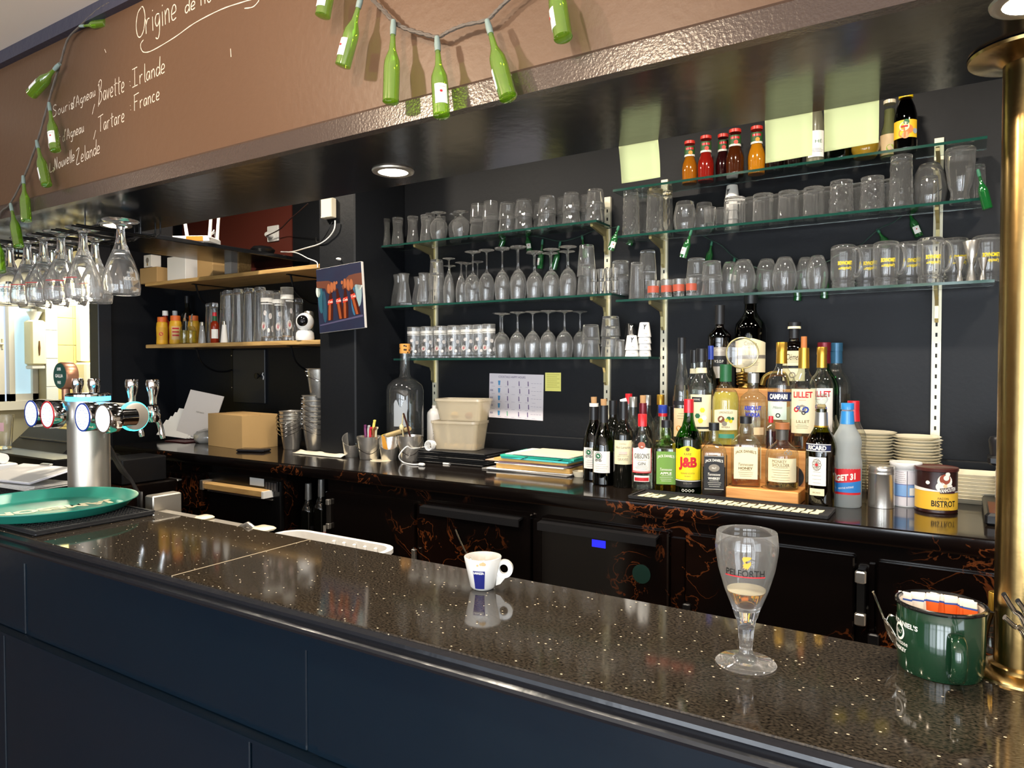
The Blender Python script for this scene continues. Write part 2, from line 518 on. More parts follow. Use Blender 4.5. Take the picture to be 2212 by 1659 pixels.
def disc_on_cyl(r, ang, z, R, m, parent, t=.0004, name='emblem', n=16, inner=0):
    """flat round print on a round body"""
    v = []; f = []
    for k in range(n):
        w = 2 * PI * k / n
        for q in ((R, inner) if inner else (R,)):
            a = ang + q * math.cos(w) / r; v.append(((r + t) * math.sin(a), -(r + t) * math.cos(a), z + q * math.sin(w)))
    if inner: f = [(2 * k, 2 * ((k + 1) % n), 2 * ((k + 1) % n) + 1, 2 * k + 1) for k in range(n)]
    else: f = [tuple(range(n))]
    return MB().add(v, f).build(name, m, parent)


ORD = 'first second third fourth fifth sixth seventh eighth ninth tenth eleventh twelfth'.split()
# ================================================================== the setting
YB, ZC, ZA, CTR = 2.57, 2.31, 2.62, 1.10          # back wall, ceiling, worktop heights
DARKCEIL = mat('dark_ceiling', '1a1a1c', 0.6)
GUESTWALL = mat('guest_wall', 'cdbba6', 0.8, noise=(2, .3, 'c2ae98'))
FLOORM = wood('floor_boards', '4a3424', '6b4c33', 5, .35)
TILE_Y = mat('tile_cream', 'e6d48c', 0.25)
TILE_W = mat('tile_white', 'e9eeea', 0.25)
GROUT = mat('grout', 'b9b296', 0.8)


def sbox(name, m, *a, parent=None, bev=None):
    mb = MB().bbox(*a, b=bev) if bev else MB().box(*a)
    o = mb.build(name, m, parent, smooth=False)
    if not parent: struct(o)
    return o


sbox('floor', FLOORM, -6.3, 2.7, -2.9, 3.3, -0.06, 0)
sbox('ceiling', CEIL, -6.3, 2.7, -2.9, 0.93, ZC, ZC + .06)
cb = sbox('ceiling_beam', CEIL, -3.35, -2.62, -2.7, 0.87, ZC - .05, ZC + .001)
sbox('ceiling_aisle', DARKCEIL, -6.3, 2.7, 1.1, 3.3, ZA, ZA + .06)
sbox('wall_back', NAVYWALL, -4.1, 2.7, YB, YB + .1, 0, ZA)
up = sbox('wall_back_panel', mat('oxblood_paint', '5a241a', 0.6), -3.95, -2.99, YB - .006, YB + .001, 1.985, ZA)
sbox('trim_upstand', NAVYWALL, -2.2, 2.6, YB - .022, YB + .001, 1.09, 1.205, bev=.004)
pil = struct(MB().bbox(-2.44, -2.219, 2.243, YB + .001, 0, ZA, .006).build('pillar', NAVYWALL, smooth=False))
sbox('wall_left_partition', NAVYWALL, -4.1, -4.04, 2.17, YB, 0, ZA)
lw = MB(); lw.box(-4.1, -4.04, 0.9, 1.3, 0, ZA); lw.box(-4.1, -4.04, 1.3, 2.1, 2.16, ZA); lw.box(-4.1, -4.04, 2.1, 2.17, 2.17, ZA)
struct(lw.build('wall_left_hatch', NAVYWALL, smooth=False))
sbox('trim_hatch', mat('hatch_frame', '24272c', .35), -4.11, -4.015, 2.10, 2.175, 0, 2.17, bev=.004)
# guest side shell: street wall with four windows, right wall with one
sw = MB(); zs0, zs1 = .36, 2.26
edges = [-6.3]
for wx in WIN_X: edges += [wx - .6, wx + .6]
edges.append(2.7)
for k in range(0, len(edges), 2): sw.box(edges[k], edges[k + 1], -2.8, -2.7, 0, ZC)
for wx in WIN_X: sw.box(wx - .6, wx + .6, -2.8, -2.7, 0, zs0); sw.box(wx - .6, wx + .6, -2.8, -2.7, zs1, ZC)
struct(sw.build('wall_street', GUESTWALL, smooth=False))
rw = MB(); rw.box(2.6, 2.7, -2.8, -2.0, 0, ZC); rw.box(2.6, 2.7, -.4, 3.3, 0, ZA); rw.box(2.6, 2.7, -2, -.4, 0, .7); rw.box(2.6, 2.7, -2, -.4, 2.2, ZC)
struct(rw.build('wall_right', GUESTWALL, smooth=False))
sbox('wall_left', GUESTWALL, -6.3, -6.2, -2.8, 1.0, 0, ZC)
WF = mat('window_frame_paint', 'e6e2d6', .4)
for k, wx in enumerate(WIN_X):
    w = struct(MB().box(wx - .6, wx + .6, -2.8, -2.7, zs0, zs0 + .05).build('window_%d' % (k + 1), WF, smooth=False))
    f = MB(); f.box(wx - .6, wx - .54, -2.77, -2.73, zs0 + .05, zs1); f.box(wx + .54, wx + .6, -2.77, -2.73, zs0 + .05, zs1)
    f.box(wx - .54, wx + .54, -2.77, -2.73, zs1 - .06, zs1); f.box(wx - .03, wx + .03, -2.77, -2.73, zs0 + .05, zs1 - .06)
    f.box(wx - .54, wx + .54, -2.77, -2.73, 1.82, 1.86)
    f.build('window_frame', WF, w, smooth=False)

# kitchen seen through the hatch on the left
kb = struct(MB().box(-5.7, -5.6, 0.9, 1.75, 0, ZA).box(-5.7, -5.6, 1.75, 2.54, 0, 1.22).box(-5.7, -5.6, 1.75, 2.54, 2.15, ZA).box(-5.7, -5.6, 2.54, 3.2, 0, ZA).build('wall_kitchen', GROUT, smooth=False))
sbox('wall_kitchen_end', TILE_Y, -5.7, -4.04, 3.1, 3.2, 0, ZA)
sbox('wall_kitchen_front', TILE_Y, -5.7, -4.1, 0.9, 1.0, 0, ZA)
tiles = MB().bbox(0, .006, 0, .146, 0, .196, .0015).build('tile', TILE_Y, kb, (-5.601, 2.595, .85), smooth=False)
for r_ in range(7):
    for c_ in range(4):
        if r_ or c_:
            t = tiles.copy(); COL.objects.link(t); t.location = (-5.601, 2.595 + c_ * .15, .85 + r_ * .2)
pier = struct(MB().box(-5.6, -5.47, 2.495, 2.575, 0, ZC).build('trim_pier', GROUT, smooth=False))
pt = MB().bbox(0, .006, 0, .078, 0, .196, .0015).build('tile', TILE_W, pier, (-5.471, 2.496, .95), smooth=False)
for r_ in range(1, 7):
    t = pt.copy(); COL.objects.link(t); t.location.z = .95 + r_ * .2
kw = struct(MB().box(-5.64, -5.56, 1.75, 2.495, 1.19, 1.25).build('window_5', WF, smooth=False))
FROST = mat('frosted_pane', 'b9d3dc', .6, emit=('b6d6e4', .85))
for y0, y1 in ((1.77, 2.28), (2.31, 2.49)):
    f = MB()
    f.box(-5.62, -5.57, y0, y0 + .035, 1.25, 2.15); f.box(-5.62, -5.57, y1 - .035, y1, 1.25, 2.15); f.box(-5.62, -5.57, y0, y1, 1.25, 1.30); f.box(-5.62, -5.57, y0, y1, 2.1, 2.15)
    fr = f.build('window_frame', WF, kw, smooth=False)
    MB().box(-5.605, -5.6, y0 + .035, y1 - .035, 1.30, 2.1).build('pane', FROST, fr, smooth=False)
MB().tube([(-5.56, 2.1, 1.645), (-5.56, 2.27, 1.645)], .008).cyl((-5.57, 2.27, 1.61), (-5.57, 2.27, 1.68), .006).build('window_bolt', CREAMMETAL, kw)
o = tag(MB().bbox(-5.57, -5.46, 2.40, 2.50, 1.50, 1.815, .012).build('paper_dispenser', mat('ivory_plastic', 'efe7c0', .4)), 'ivory paper towel dispenser on the pier by the kitchen window', 'dispenser')
MB().lathe([(0, 0), (.004, 0), (.0075, .05), (.004, .1), (0, .1)], 8, c=(-5.459, 2.452, 1.57)).build('slot', mat('slot_brown', '6b4a22', .7), o)
MB().bbox(-5.56, -5.47, 2.405, 2.495, 1.472, 1.50, .006).build('tray', WHITEP, o)
tag(MB().lathe([(.02, 0), (.05, .06), (.047, .06), (.018, .003)], 18, c=(-5.52, 2.45, 1.816)).build('white_funnel', WHITEP), 'small white funnel standing on the ivory towel dispenser', 'funnel')
IV = mat('ivory_cover', 'efe6bd', .5)
tag(MB().bbox(-5.594, -5.52, 2.76, 2.825, 1.53, 2.28, .006).build('pipe_casing', mat('casing_white', 'f0efdf', .5)), 'tall white pipe casing on the cream tiled kitchen wall', 'casing')
o = tag(MB().bbox(-5.594, -5.575, 2.84, 2.91, 1.68, 2.28, .004).build('cable_trunking', IV), 'ivory cable trunking above the socket on the kitchen wall', 'trunking')
o = tag(MB().bbox(-5.592, -5.54, 2.83, 2.91, 1.585, 1.68, .01).build('wall_socket', IV), 'ivory round socket box below the trunking on the kitchen wall', 'socket')
MB().cyl((-5.54, 2.855, 1.64), (-5.532, 2.855, 1.64), .025, n=18).build('socket_ring', mat('ivory_dark', 'd8c88c', .5), o)
tag(MB().bbox(-5.594, -5.44, 2.745, 2.92, 1.2, 1.52, .012).build('water_heater', mat('heater_white', 'f3efd8', .4)), 'white boxy water heater below the kitchen socket', 'heater')
tag(MB().bbox(-5.55, -4.7, 1.35, 1.9, 0, .9, .01).build('kitchen_bench', BRUSHED), 'brushed steel kitchen bench under the frosted window', 'bench')

# bulkhead over the bar
bh = MB(); bh.box(-4.04, 2.6, .895, 1.178, 1.88, ZA)
bulk = struct(bh.build('wall_bulkhead', BLACKGLOSS, smooth=False))
MB().box(-4.04, 2.6, .889, .8955, 1.90, 2.285).build('menu_board', BROWN, bulk, smooth=False)
# sloping lower trim and the flat strip under the ceiling
MB().prism([(0, 0), (0, .040), (-.010, .040), (-.016, .034), (-.018, 0)], (-4.04, .8955, 1.879), (0, 1, 0), (0, 0, 1), (1, 0, 0), 6.64).build('trim_ledge', TRIMP, bulk, smooth=False)
MB().box(-4.04, 2.6, .872, .896, 2.278, ZC).build('trim_strip', STRIP, bulk, smooth=False)

# ------------------------------------------------------------------ the handwriting on the board
GLY = {
 'O': [[(.45, 1), (.15, .85), (.02, .45), (.12, .08), (.35, 0), (.58, .2), (.68, .6), (.58, .92), (.45, 1), (.38, .98)]],
 'r': [[(.08, .5), (.1, 0)], [(.1, .3), (.2, .47), (.34, .48)]],
 'i': [[(.1, .48), (.12, 0)], [(.1, .66), (.12, .7)]],
 'g': [[(.36, .46), (.15, .48), (.06, .28), (.18, .08), (.34, .22), (.38, .5), (.36, -.1), (.25, -.34), (.08, -.28)]],
 'n': [[(.06, .48), (.08, 0)], [(.08, .3), (.2, .48), (.32, .4), (.35, 0)]],
 'e': [[(.05, .22), (.34, .28), (.3, .48), (.14, .48), (.04, .24), (.12, .02), (.36, .06)]],
 'd': [[(.36, .36), (.2, .48), (.05, .3), (.08, .05), (.22, .02), (.36, .2)], [(.42, 1), (.37, .4), (.4, 0)]],
 'o': [[(.2, .48), (.05, .3), (.08, .06), (.22, 0), (.35, .18), (.33, .4), (.2, .48)]],
 's': [[(.32, .44), (.18, .5), (.08, .38), (.28, .18), (.24, .02), (.06, .04)]],
 'v': [[(.05, .48), (.17, 0), (.34, .5)]],
 'a': [[(.33, .42), (.18, .48), (.05, .28), (.1, .04), (.24, .06), (.34, .3)], [(.35, .48), (.38, 0)]],
 'u': [[(.06, .48), (.1, .06), (.24, .03), (.34, .2)], [(.34, .48), (.37, 0)]],
 'S': [[(.5, .92), (.25, 1), (.08, .8), (.2, .58), (.45, .4), (.4, .1), (.15, 0), (-.08, .06)]],
 'A': [[(.02, 0), (.28, .95), (.52, 0)], [(.08, .34), (.5, .36)]],
 'B': [[(.12, 1.05), (.18, .4), (.02, -.2)], [(.02, .85), (.3, 1.12), (.5, .95), (.3, .58), (.18, .55), (.45, .48), (.5, .18), (.25, -.05), (.05, -.12)]],
 't': [[(.2, .85), (.18, .1), (.3, 0)], [(.02, .55), (.4, .6)]],
 'I': [[(.25, 1), (.25, 0)], [(0, 1), (.5, 1.02)], [(0, 0), (.52, .02)]],
 'l': [[(.12, 1), (.12, .08), (.22, 0)]],
 'F': [[(.1, 1), (.08, 0)], [(.02, 1), (.6, 1.04)], [(.1, .55), (.42, .56)]],
 'c': [[(.32, .44), (.18, .48), (.05, .25), (.14, .02), (.34, .06)]],
 'T': [[(.3, .95), (.26, 0)], [(-.05, .95), (.65, 1.02)]],
 'G': [[(.5, .9), (.25, 1), (.05, .5), (.25, 0), (.5, .2), (.5, .45), (.3, .42)]],
 'N': [[(.05, 0), (.08, 1), (.4, 0), (.44, 1)]],
 'Z': [[(.05, .9), (.48, 1), (.05, .05), (.5, .0)]],
 ':': [[(.1, .42), (.11, .48)], [(.12, .0), (.13, .06)]],
 ',': [[(.16, .2), (.0, -.35)]],
 "'": [[(.12, 1), (.05, .8)]],
 '>': [[(.05, .7), (.05, .1), (.45, .1)], [(.32, .25), (.47, .1), (.32, -.05)]],
}
YW = .8885


def ribbon(mb, pts, w):
    P = [Vector(p) for p in pts]; n = len(P); v = []; f = []
    for i, p in enumerate(P):
        t = P[min(i + 1, n - 1)] - P[max(i - 1, 0)]; t = t.normalized() if t.length else Vector((1, 0, 0))
        q = Vector((-t.z, 0, t.x)) * (w / 2 * (.8 + .4 * ((i * 7) % 3) / 2)); v += [p + q, p - q]
    for i in range(n - 1): f.append((2 * i, 2 * i + 1, 2 * i + 3, 2 * i + 2))
    mb.add(v, f)


def smooth_pts(p, k=4):
    if len(p) < 3: return p
    out = []
    for i in range(len(p) - 1):
        a, b, c, d = [Vector(p[min(max(j, 0), len(p) - 1)]) for j in (i - 1, i, i + 1, i + 2)]
        for s in range(k):
            t = s / k; out.append(.5 * ((2 * b) + (c - a) * t + (2 * a - 5 * b + 4 * c - d) * t * t + (3 * b - a - 3 * c + d) * t ** 3))
    return out + [Vector(p[-1])]


def chalk(word, p0, p1, hpx, w=.0021, caps=1.0):
    a, b = OY(*p0, YW), OY(*p1, YW); ex = (b - a); L = ex.length; ex.normalize(); H = SZ(hpx, a)
    adv = [(.62 if ch in 'OSABIFTGNZ' else .22 if ch in "il:,'" else .44) if ch != ' ' else .3 for ch in word]
    tot = sum(adv); sx = L / tot; x = 0; mb = MB()
    for ch, ad in zip(word, adv):
        for st in GLY.get(ch, []):
            pts = [a + ex * ((x + px * .95) * sx) + Vector((0, 0, pz * H)) for px, pz in st]
            ribbon(mb, smooth_pts(pts, 3) if len(pts) > 2 else pts, w)
        x += ad
    o = mb.build('chalk_lettering', CHALK, bulk, smooth=False); o['label'] = 'white chalk handwriting'
    return o


chalk('Origine', (294, 84), (384, 40), 62, .0024)
chalk('de', (399, 30), (424, 17), 34, .0024)
chalk('nos viandes', (432, 13), (590, -55), 50, .0024)
chalk('Souris', (114, 253), (160, 233), 24); chalk("d'Agneau", (154, 237), (207, 206), 24)
chalk(',', (199, 238), (207, 226), 26); chalk('Bavette', (212, 222), (270, 198), 42); chalk(':', (277, 188), (285, 184), 22); chalk('Irlande', (286, 189), (358, 156), 38)
chalk("Gigot d'Agneau", (104, 322), (182, 284), 24); chalk(',', (202, 292), (209, 284), 26)
chalk('Tartare', (213, 286), (270, 262), 34); chalk(':', (278, 240), (286, 236), 22); chalk('France', (289, 240), (346, 214), 33)
chalk('>', (107, 376), (118, 368), 32); chalk('Nouvelle', (118, 368), (162, 346), 26); chalk('Zelande', (164, 356), (217, 330), 32)
mb = MB()
for st in ([(310, 86), (304, 95), (305, 106), (312, 113), (331, 108), (378, 80), (420, 50), (476, 21), (519, 6), (560, -6)], [(528, 18), (546, 15), (558, 3), (562, -8)], [(498, 105), (499, 123)], [(226, 106), (229, 114)]):
    ribbon(mb, smooth_pts([OY(*p, YW) for p in st], 4), .002)
mb.build('chalk_swoosh', CHALK, bulk, smooth=False)['label'] = 'chalk underline sweep and stray marks'

# ------------------------------------------------------------------ the bar counter
bar = thing('bar_counter', 'black speckled granite bar counter with navy panelled front', 'counter', (-1.5, .95, 0))
def bar_part(mb, name, m, **k): 
    o = mb.build(name, m, bar, **k); o.matrix_parent_inverse = Matrix.Translation((1.5, -.95, 0)); return o
for x0, x1 in ((-4.03, -1.2425), (-1.2405, 1.6)):
    mb = MB(); mb.prism([(0, 0), (.330, 0), (.332, -.006), (.332, -.03), (-.001, -.03), (-.003, -.006)], (x0, .778, CTR), (0, 1, 0), (0, 0, 1), (1, 0, 0), x1 - x0)
    bar_part(mb, 'granite_slab', GRAN, smooth=False)
bar_part(MB().box(-4.03, 1.6, .78, 1.10, CTR - .034, CTR - .0302), 'slab_bedding', mat('seam_filler', '8a7a5e', .7), smooth=False)
bar_part(MB().box(-1.2432, -1.2398, .777, 1.109, CTR - .02, CTR + .0002), 'seam', mat('seam_tan', 'a3947a', .5), smooth=False)
MOULD = mat('moulding_paint', '191b20', 0.2, bump=(25, .2), spec=.7)
mb = MB(); mb.prism([(0, 0), (-.004, 0), (-.011, -.004), (-.012, -.009), (-.010, -.012), (-.016, -.015), (-.022, -.017), (-.024, -.021), (-.022, -.026), (-.012, -.030), (0, -.031)], (-4.03, .778, CTR - .002), (0, 1, 0), (0, 0, 1), (1, 0, 0), 5.63)
bar_part(mb, 'edge_moulding', MOULD, ang=25)
# front: frieze rail, recessed panels between stiles, ledge moulding, lower panels
bar_part(MB().box(-4.03, 1.6, .79, .83, 1.030, CTR - .033), 'frieze_rail', NAVY, smooth=False)
xs = [-4.03, -2.79, -1.85, -.89, .07, 1.03, 1.6]
for a, b in zip(xs, xs[1:]):
    bar_part(MB().bbox(a + .012, b - .012, .796, .82, .858, 1.030, .002), 'upper_panel', NAVY, smooth=False)
for x in xs[1:-1]:
    bar_part(MB().box(x - .012, x + .012, .799, .82, .84, 1.030), 'stile', NAVY, smooth=False)
mb = MB(); mb.prism([(0, 0), (-.012, 0), (-.022, -.004), (-.022, -.010), (-.012, -.016), (0, -.02)], (-4.03, .80, .858), (0, 1, 0), (0, 0, 1), (1, 0, 0), 5.63)
bar_part(mb, 'ledge_moulding', NAVY, ang=25)
ys = [-4.03, -2.9, -1.98, -1.05, -.1, .8, 1.6]
for a, b in zip(ys, ys[1:]):
    bar_part(MB().bbox(a + .003, b - .003, .80, .82, .12, .839, .002), 'lower_panel', NAVY, smooth=False)
bar_part(MB().box(-4.03, 1.6, .83, 1.07, 0, CTR - .035), 'carcass', mat('carcass_black', '101012', .6), smooth=False)
bar_part(MB().box(-4.03, 1.6, .805, .83, 0, .12), 'plinth', BLACKP, smooth=False)
# bar-side underbench rim (drip sink) behind the slab
sink = tag(MB().box(-1.86, -1.43, 1.112, 1.15, 1.088, 1.094).box(-1.86, -1.43, 1.144, 1.15, 1.02, 1.088).build('drip_rail', BRUSHED, smooth=False), 'narrow steel rail along the bar side edge of the granite', 'rail')
for x, w in ((-1.68, .04), (-1.45, .05)):
    MB().bbox(x, x + w, 1.112, 1.15, 1.094, 1.103, .004).build('rim_clip', CREAM, sink)
MB().tube([(-1.50, 1.12, 1.094), (-1.47, 1.12, 1.106), (-1.44, 1.12, 1.094)], .006).build('rim_hook', STEEL, sink)
br = thing('ice_bin', 'white ribbed plastic bin standing behind the bar beyond the granite seam', 'bin', (-1.335, 1.153, 0))
o = MB(); rim = []
def rr(x0, x1, y0, y1, r, n=5):
    out = []
    for cx_, cy_, a0 in ((x1 - r, y1 - r, 0), (x0 + r, y1 - r, PI / 2), (x0 + r, y0 + r, PI), (x1 - r, y0 + r, 1.5 * PI)):
        for i in range(n + 1): a = a0 + PI / 2 * i / n; out.append((cx_ + r * math.cos(a), cy_ + r * math.sin(a)))
    return out
def tub(x0, x1, y0, y1, r, z0, z1, t, taper=.0, lip=0.0):
    A = [rr(x0 + taper, x1 - taper, y0 + taper, y1 - taper, r), rr(x0, x1, y0, y1, r), rr(x0 - lip, x1 + lip, y0 - lip, y1 + lip, r + lip), rr(x0 - lip, x1 + lip, y0 - lip, y1 + lip, r + lip), rr(x0 + t, x1 - t, y0 + t, y1 - t, r - t * .6), rr(x0 + taper + t, x1 - taper - t, y0 + taper + t, y1 - taper - t, r - t * .6)]
    Z = [z0, z1 - .012 if lip else z1 - .002, z1 - .010 if lip else z1 - .001, z1, z1, z0 + t]
    n = len(A[0]); v = []; f = []
    for ring, z in zip(A, Z): v += [(p[0], p[1], z) for p in ring]
    for k in range(5):
        for i in range(n): f.append((k * n + i, k * n + (i + 1) % n, (k + 1) * n + (i + 1) % n, (k + 1) * n + i))
    f += [tuple(range(n - 1, -1, -1)), tuple(range(5 * n, 6 * n))]
    return MB().add(v, f)
tub(-.185, .185, 0, .155, .05, 0, 1.052, .008, .02, .006).build('shell', WHITEP, br)
for k in range(5): MB().bbox(-.03 + k * .036, -.022 + k * .036, .138, .150, .8, 1.044, .002).build('rib', WHITEP, br)

# ------------------------------------------------------------------ the back bar
bb = thing('back_bar', 'black lacquered back bar with rust veined faux marble fronts', 'counter', (-1.5, 2.2, 0))
def bb_part(mb, name, m, parent=None, **k):
    o = mb.build(name, m, parent or bb, **k)
    if parent is None: o.matrix_parent_inverse = Matrix.Translation((1.5, -2.2, 0))
    return o
YF_ = 1.955
mb = MB(); mb.prism([(0, 0), (.63, 0), (.63, -.045), (.012, -.045), (.004, -.040), (0, -.032), (-.002, -.02), (0, -.004)], (-3.56, 1.932, CTR), (0, 1, 0), (0, 0, 1), (1, 0, 0), 4.6)
bb_part(mb, 'worktop', [MARBTOP], ang=30)
mb = MB(); mb.prism([(0, -.0008), (-.0025, -.02), (-.0005, -.033), (.003, -.041), (.003, -.0008)], (-3.56, 1.9315, CTR - .003), (0, 1, 0), (0, 0, 1), (1, 0, 0), 4.6)
bb_part(mb, 'nosing', MARB, ang=30)
car = MB(); car.box(-3.55, -2.34, 1.972, 2.56, .1, CTR - .046); car.box(-2.1, 1.02, 1.972, 2.56, .1, CTR - .046)
car.box(-2.34, -2.1, 2.45, 2.56, .1, CTR - .046); car.box(-2.34, -2.1, 1.972, 2.45, .1, .70)
bb_part(car, 'carcass', MARB, smooth=False)
def door(x0, x1, z0, z1, name='door', m=None, b=.004):
    return bb_part(MB().bbox(x0, x1, 1.950, 1.972, z0, z1, b), name, m or MARB, smooth=False)
door(-3.545, -3.25, .80, 1.012, 'drawer'); dz = door(-3.232, -2.88, .85, 1.012, 'drawer')
o = bb_part(MB().tube([(-3.14, 1.95, .965), (-3.14, 1.935, .965), (-3.06, 1.935, .965), (-3.06, 1.95, .965)], .004), 'handle', WHITEP, dz)
fz = door(-2.83, -2.355, .15, 1.022, 'fridge_panel', mat('fridge_black', '0c0c0d', .25))
w = bb_part(MB().bbox(-2.80, -2.41, 1.905, 1.95, .955, .982, .003), 'sliding_board', OAK, smooth=False)
bb_part(MB().box(-2.82, -2.80, 1.90, 1.95, .952, .992), 'rail_end', STEEL, w, smooth=False); bb_part(MB().box(-2.41, -2.398, 1.90, 1.95, .952, .980), 'rail_end', WHITEP, w, smooth=False)
bb_part(MB().box(-2.83, -2.40, 1.944, 1.950, .938, .944), 'trim_bar', STEEL, fz, smooth=False)
st = bb_part(MB().box(-2.545, -2.455, 1.9485, 1.950, .990, 1.034 - .012), 'sticker', mat('sticker_pale', 'c9d8e6', .4), fz, smooth=False)
vt = bb_part(MB().bbox(-2.445, -2.365, 1.944, 1.950, .975, 1.02, .002), 'control_grille', BLACKP, fz, smooth=False)
for k in range(4): bb_part(MB().box(-2.438 + k * .018, -2.426 + k * .018, 1.942, 1.9445, .982, 1.012), 'louvre', mat('louvre_grey', '3c3c40', .4), vt, smooth=False)
bb_part(MB().box(-2.338, -2.102, 1.96, 2.45, .70, .712), 'niche_shelf', MARB, smooth=False)
dr = door(-2.095, -1.648, .20, 1.005)
bb_part(MB().box(-2.075, -2.063, 1.938, 1.951, .86, .975), 'handle', mat('handle_dark', '3b3836', .3, .6), dr, smooth=False)
for z in (.862, .955): bb_part(MB().bbox(-2.077, -2.061, 1.934, 1.951, z, z + .022, .002), 'handle_end', STEEL, dr, smooth=False)
bb_part(MB().bbox(-1.652, -1.636, 1.940, 1.955, .80, .84, .002), 'hinge', STEEL, dr, smooth=False)
for x0, x1, led in ((-1.60, -1.165, 0), (-1.125, -.705, 1)):
    d = door(x0, x1, .40, 1.016, 'fridge_drawer')
    mb = MB(); mb.prism([(0, 0), (-.030, -.004), (-.030, -.028), (-.024, -.028), (-.024, -.010), (0, -.006)], (x0 + .004, 1.95, 1.006), (0, 1, 0), (0, 0, 1), (1, 0, 0), x1 - x0 - .03)
    bb_part(mb, 'bar_handle', mat('handle_black', '222224', .3, .3), d, smooth=False)
    if led:
        bb_part(MB().box(-.945, -.900, 1.9485, 1.9505, .944, .966), 'display', mat('blue_display', '0a0a30', .3, emit=('2a2cff', 1.3)), d, smooth=False)
        bb_part(MB().lathe([(0, 0), (.028, 0), (.028, .002), (0, .002)], 20, c=(-.785, 1.949, .885), ax=(0, -1, 0)), 'lock_cover', mat('teal_disc', '1b3a34', .3), d)
d = door(-.655, -.222, .30, 1.016)
bb_part(MB().box(-.215, -.198, 1.938, 1.972, .85, .985), 'hinge_plate', mat('hinge_dark', '2a2a2a', .3, .6), d, smooth=False)
for z in (.85, .955): bb_part(MB().bbox(-.219, -.194, 1.930, 1.951, z, z + .03, .003), 'hinge', STEEL, d, smooth=False)
bb_part(MB().bbox(-.66, -.638, 1.940, 1.952, .80, .823, .003), 'hinge', BLACKP, d, smooth=False)
d = door(-.172, .30, .30, 1.010)
bb_part(MB().bbox(-.190, -.165, 1.940, 1.952, .805, .832, .003), 'hinge', BLACKP, d, smooth=False)
door(.315, 1.0, .30, 1.010)
for a, b, zz in ((-1.64, -1.605, 1.0), (-1.16, -1.13, 1.0), (-.70, -.66, 1.0), (-.19, -.178, 1.0)):
    bb_part(MB().box(a, b, 1.962, 1.975, .2, zz), 'post', MARB, smooth=False)
# low cabinet on the left under the till
sc_ = tag(MB().bbox(-4.02, -2.98, 1.42, 1.90, 0, .985, .006).build('side_cabinet', MARB, smooth=False), 'low faux marble cabinet carrying the till behind the beer tower', 'cabinet')
MB().bbox(-3.95, -3.02, 1.412, 1.421, .55, .955, .003).build('door', MARB, sc_, smooth=False)

# brass column at the right end
pole = thing('brass_pole', 'tall brass pole standing on the right end of the granite counter', 'pole', (.066, 1.098, CTR))
MB().lathe([(.0285, .004), (.0285, .781)], 40).build('shaft', BRASS, pole)
MB().lathe([(0, 0), (.054, 0), (.0535, .003), (.048, .0055), (.034, .008), (.034, .013), (.0287, .016)], 44).build('base_flange', BRASS, pole)
MB().lathe([(.0287, .765), (.040, .772), (.066, .775), (.067, .7788), (0, .7795)], 44).build('top_flange', BRASS, pole)
for k, (x, lab) in enumerate(((-.965, 'lit round downlight in the black soffit above the glass shelves'), (-1.976, 'lit round downlight in the soffit beside the hanging beer glasses'), (.060, 'round downlight in the soffit right above the brass pole'))):
    y = 1.083 if k < 2 else .943
    d = thing('downlight', lab, 'downlight', (x, y, 1.88))
    MB().lathe([(.030, -.004), (.036, -.005), (.041, -.003), (.042, .0)], 32).build('ring', BRUSHED, d)
    MB().lathe([(0, -.006), (.022, -.0055), (.030, -.003)], 28).build('lens', mat('lamp_lens', 'fff4dd', .4, emit=('fff0d8', 9)), d)
# ================================================================== glass shelves on slotted rails
SHELF = {'L1': (2.034, -2.272, -1.154, 2.41, 'top shelf of the left rack'), 'L2': (1.760, -2.20, -1.092, 2.41, 'middle shelf of the left rack'),
         'L3': (1.526, -2.15, -.948, 2.41, 'bottom shelf of the left rack'), 'R1': (2.136, -1.09, .05, 2.41, 'top shelf of the right rack'),
         'R2': (1.966, -1.091, .057, 2.41, 'middle shelf of the right rack'), 'R3': (1.734, -1.075, .072, 2.41, 'bottom shelf of the right rack')}
for k, (z, x0, x1, yf, nm) in SHELF.items():
    if k in ('R1', 'R2'): x0 = -1.088
    mb = MB().box(x0, x1, yf, YB - .038, z - .008, z)
    mb.mi = [0, 0, 1, 1, 1, 1]
    tag(mb.build('glass_shelf', [SHELFG, EDGEG], smooth=False), 'green edged glass shelf, ' + nm + ' on the dark wall', 'shelf')
RAILX = {'A': (-2.035, 1.28, 2.06, ('L1', 'L2', 'L3'), 'leftmost slotted cream rail carrying the left rack of glass shelves'), 'B': (-1.178, 1.12, 2.15, ('L1', 'L2', 'L3'), 'slotted cream rail at the right end of the left shelf rack'),
         'C': (-.947, 1.21, 2.185, ('R1', 'R2', 'R3'), 'slotted cream rail at the left end of the right shelf rack'), 'D': (-.070, 1.21, 2.19, ('R1', 'R2', 'R3'), 'rightmost slotted cream rail carrying the right shelf rack')}
SLOT = MB().box(-.0028, .0028, -.0008, .001, 0, .012)
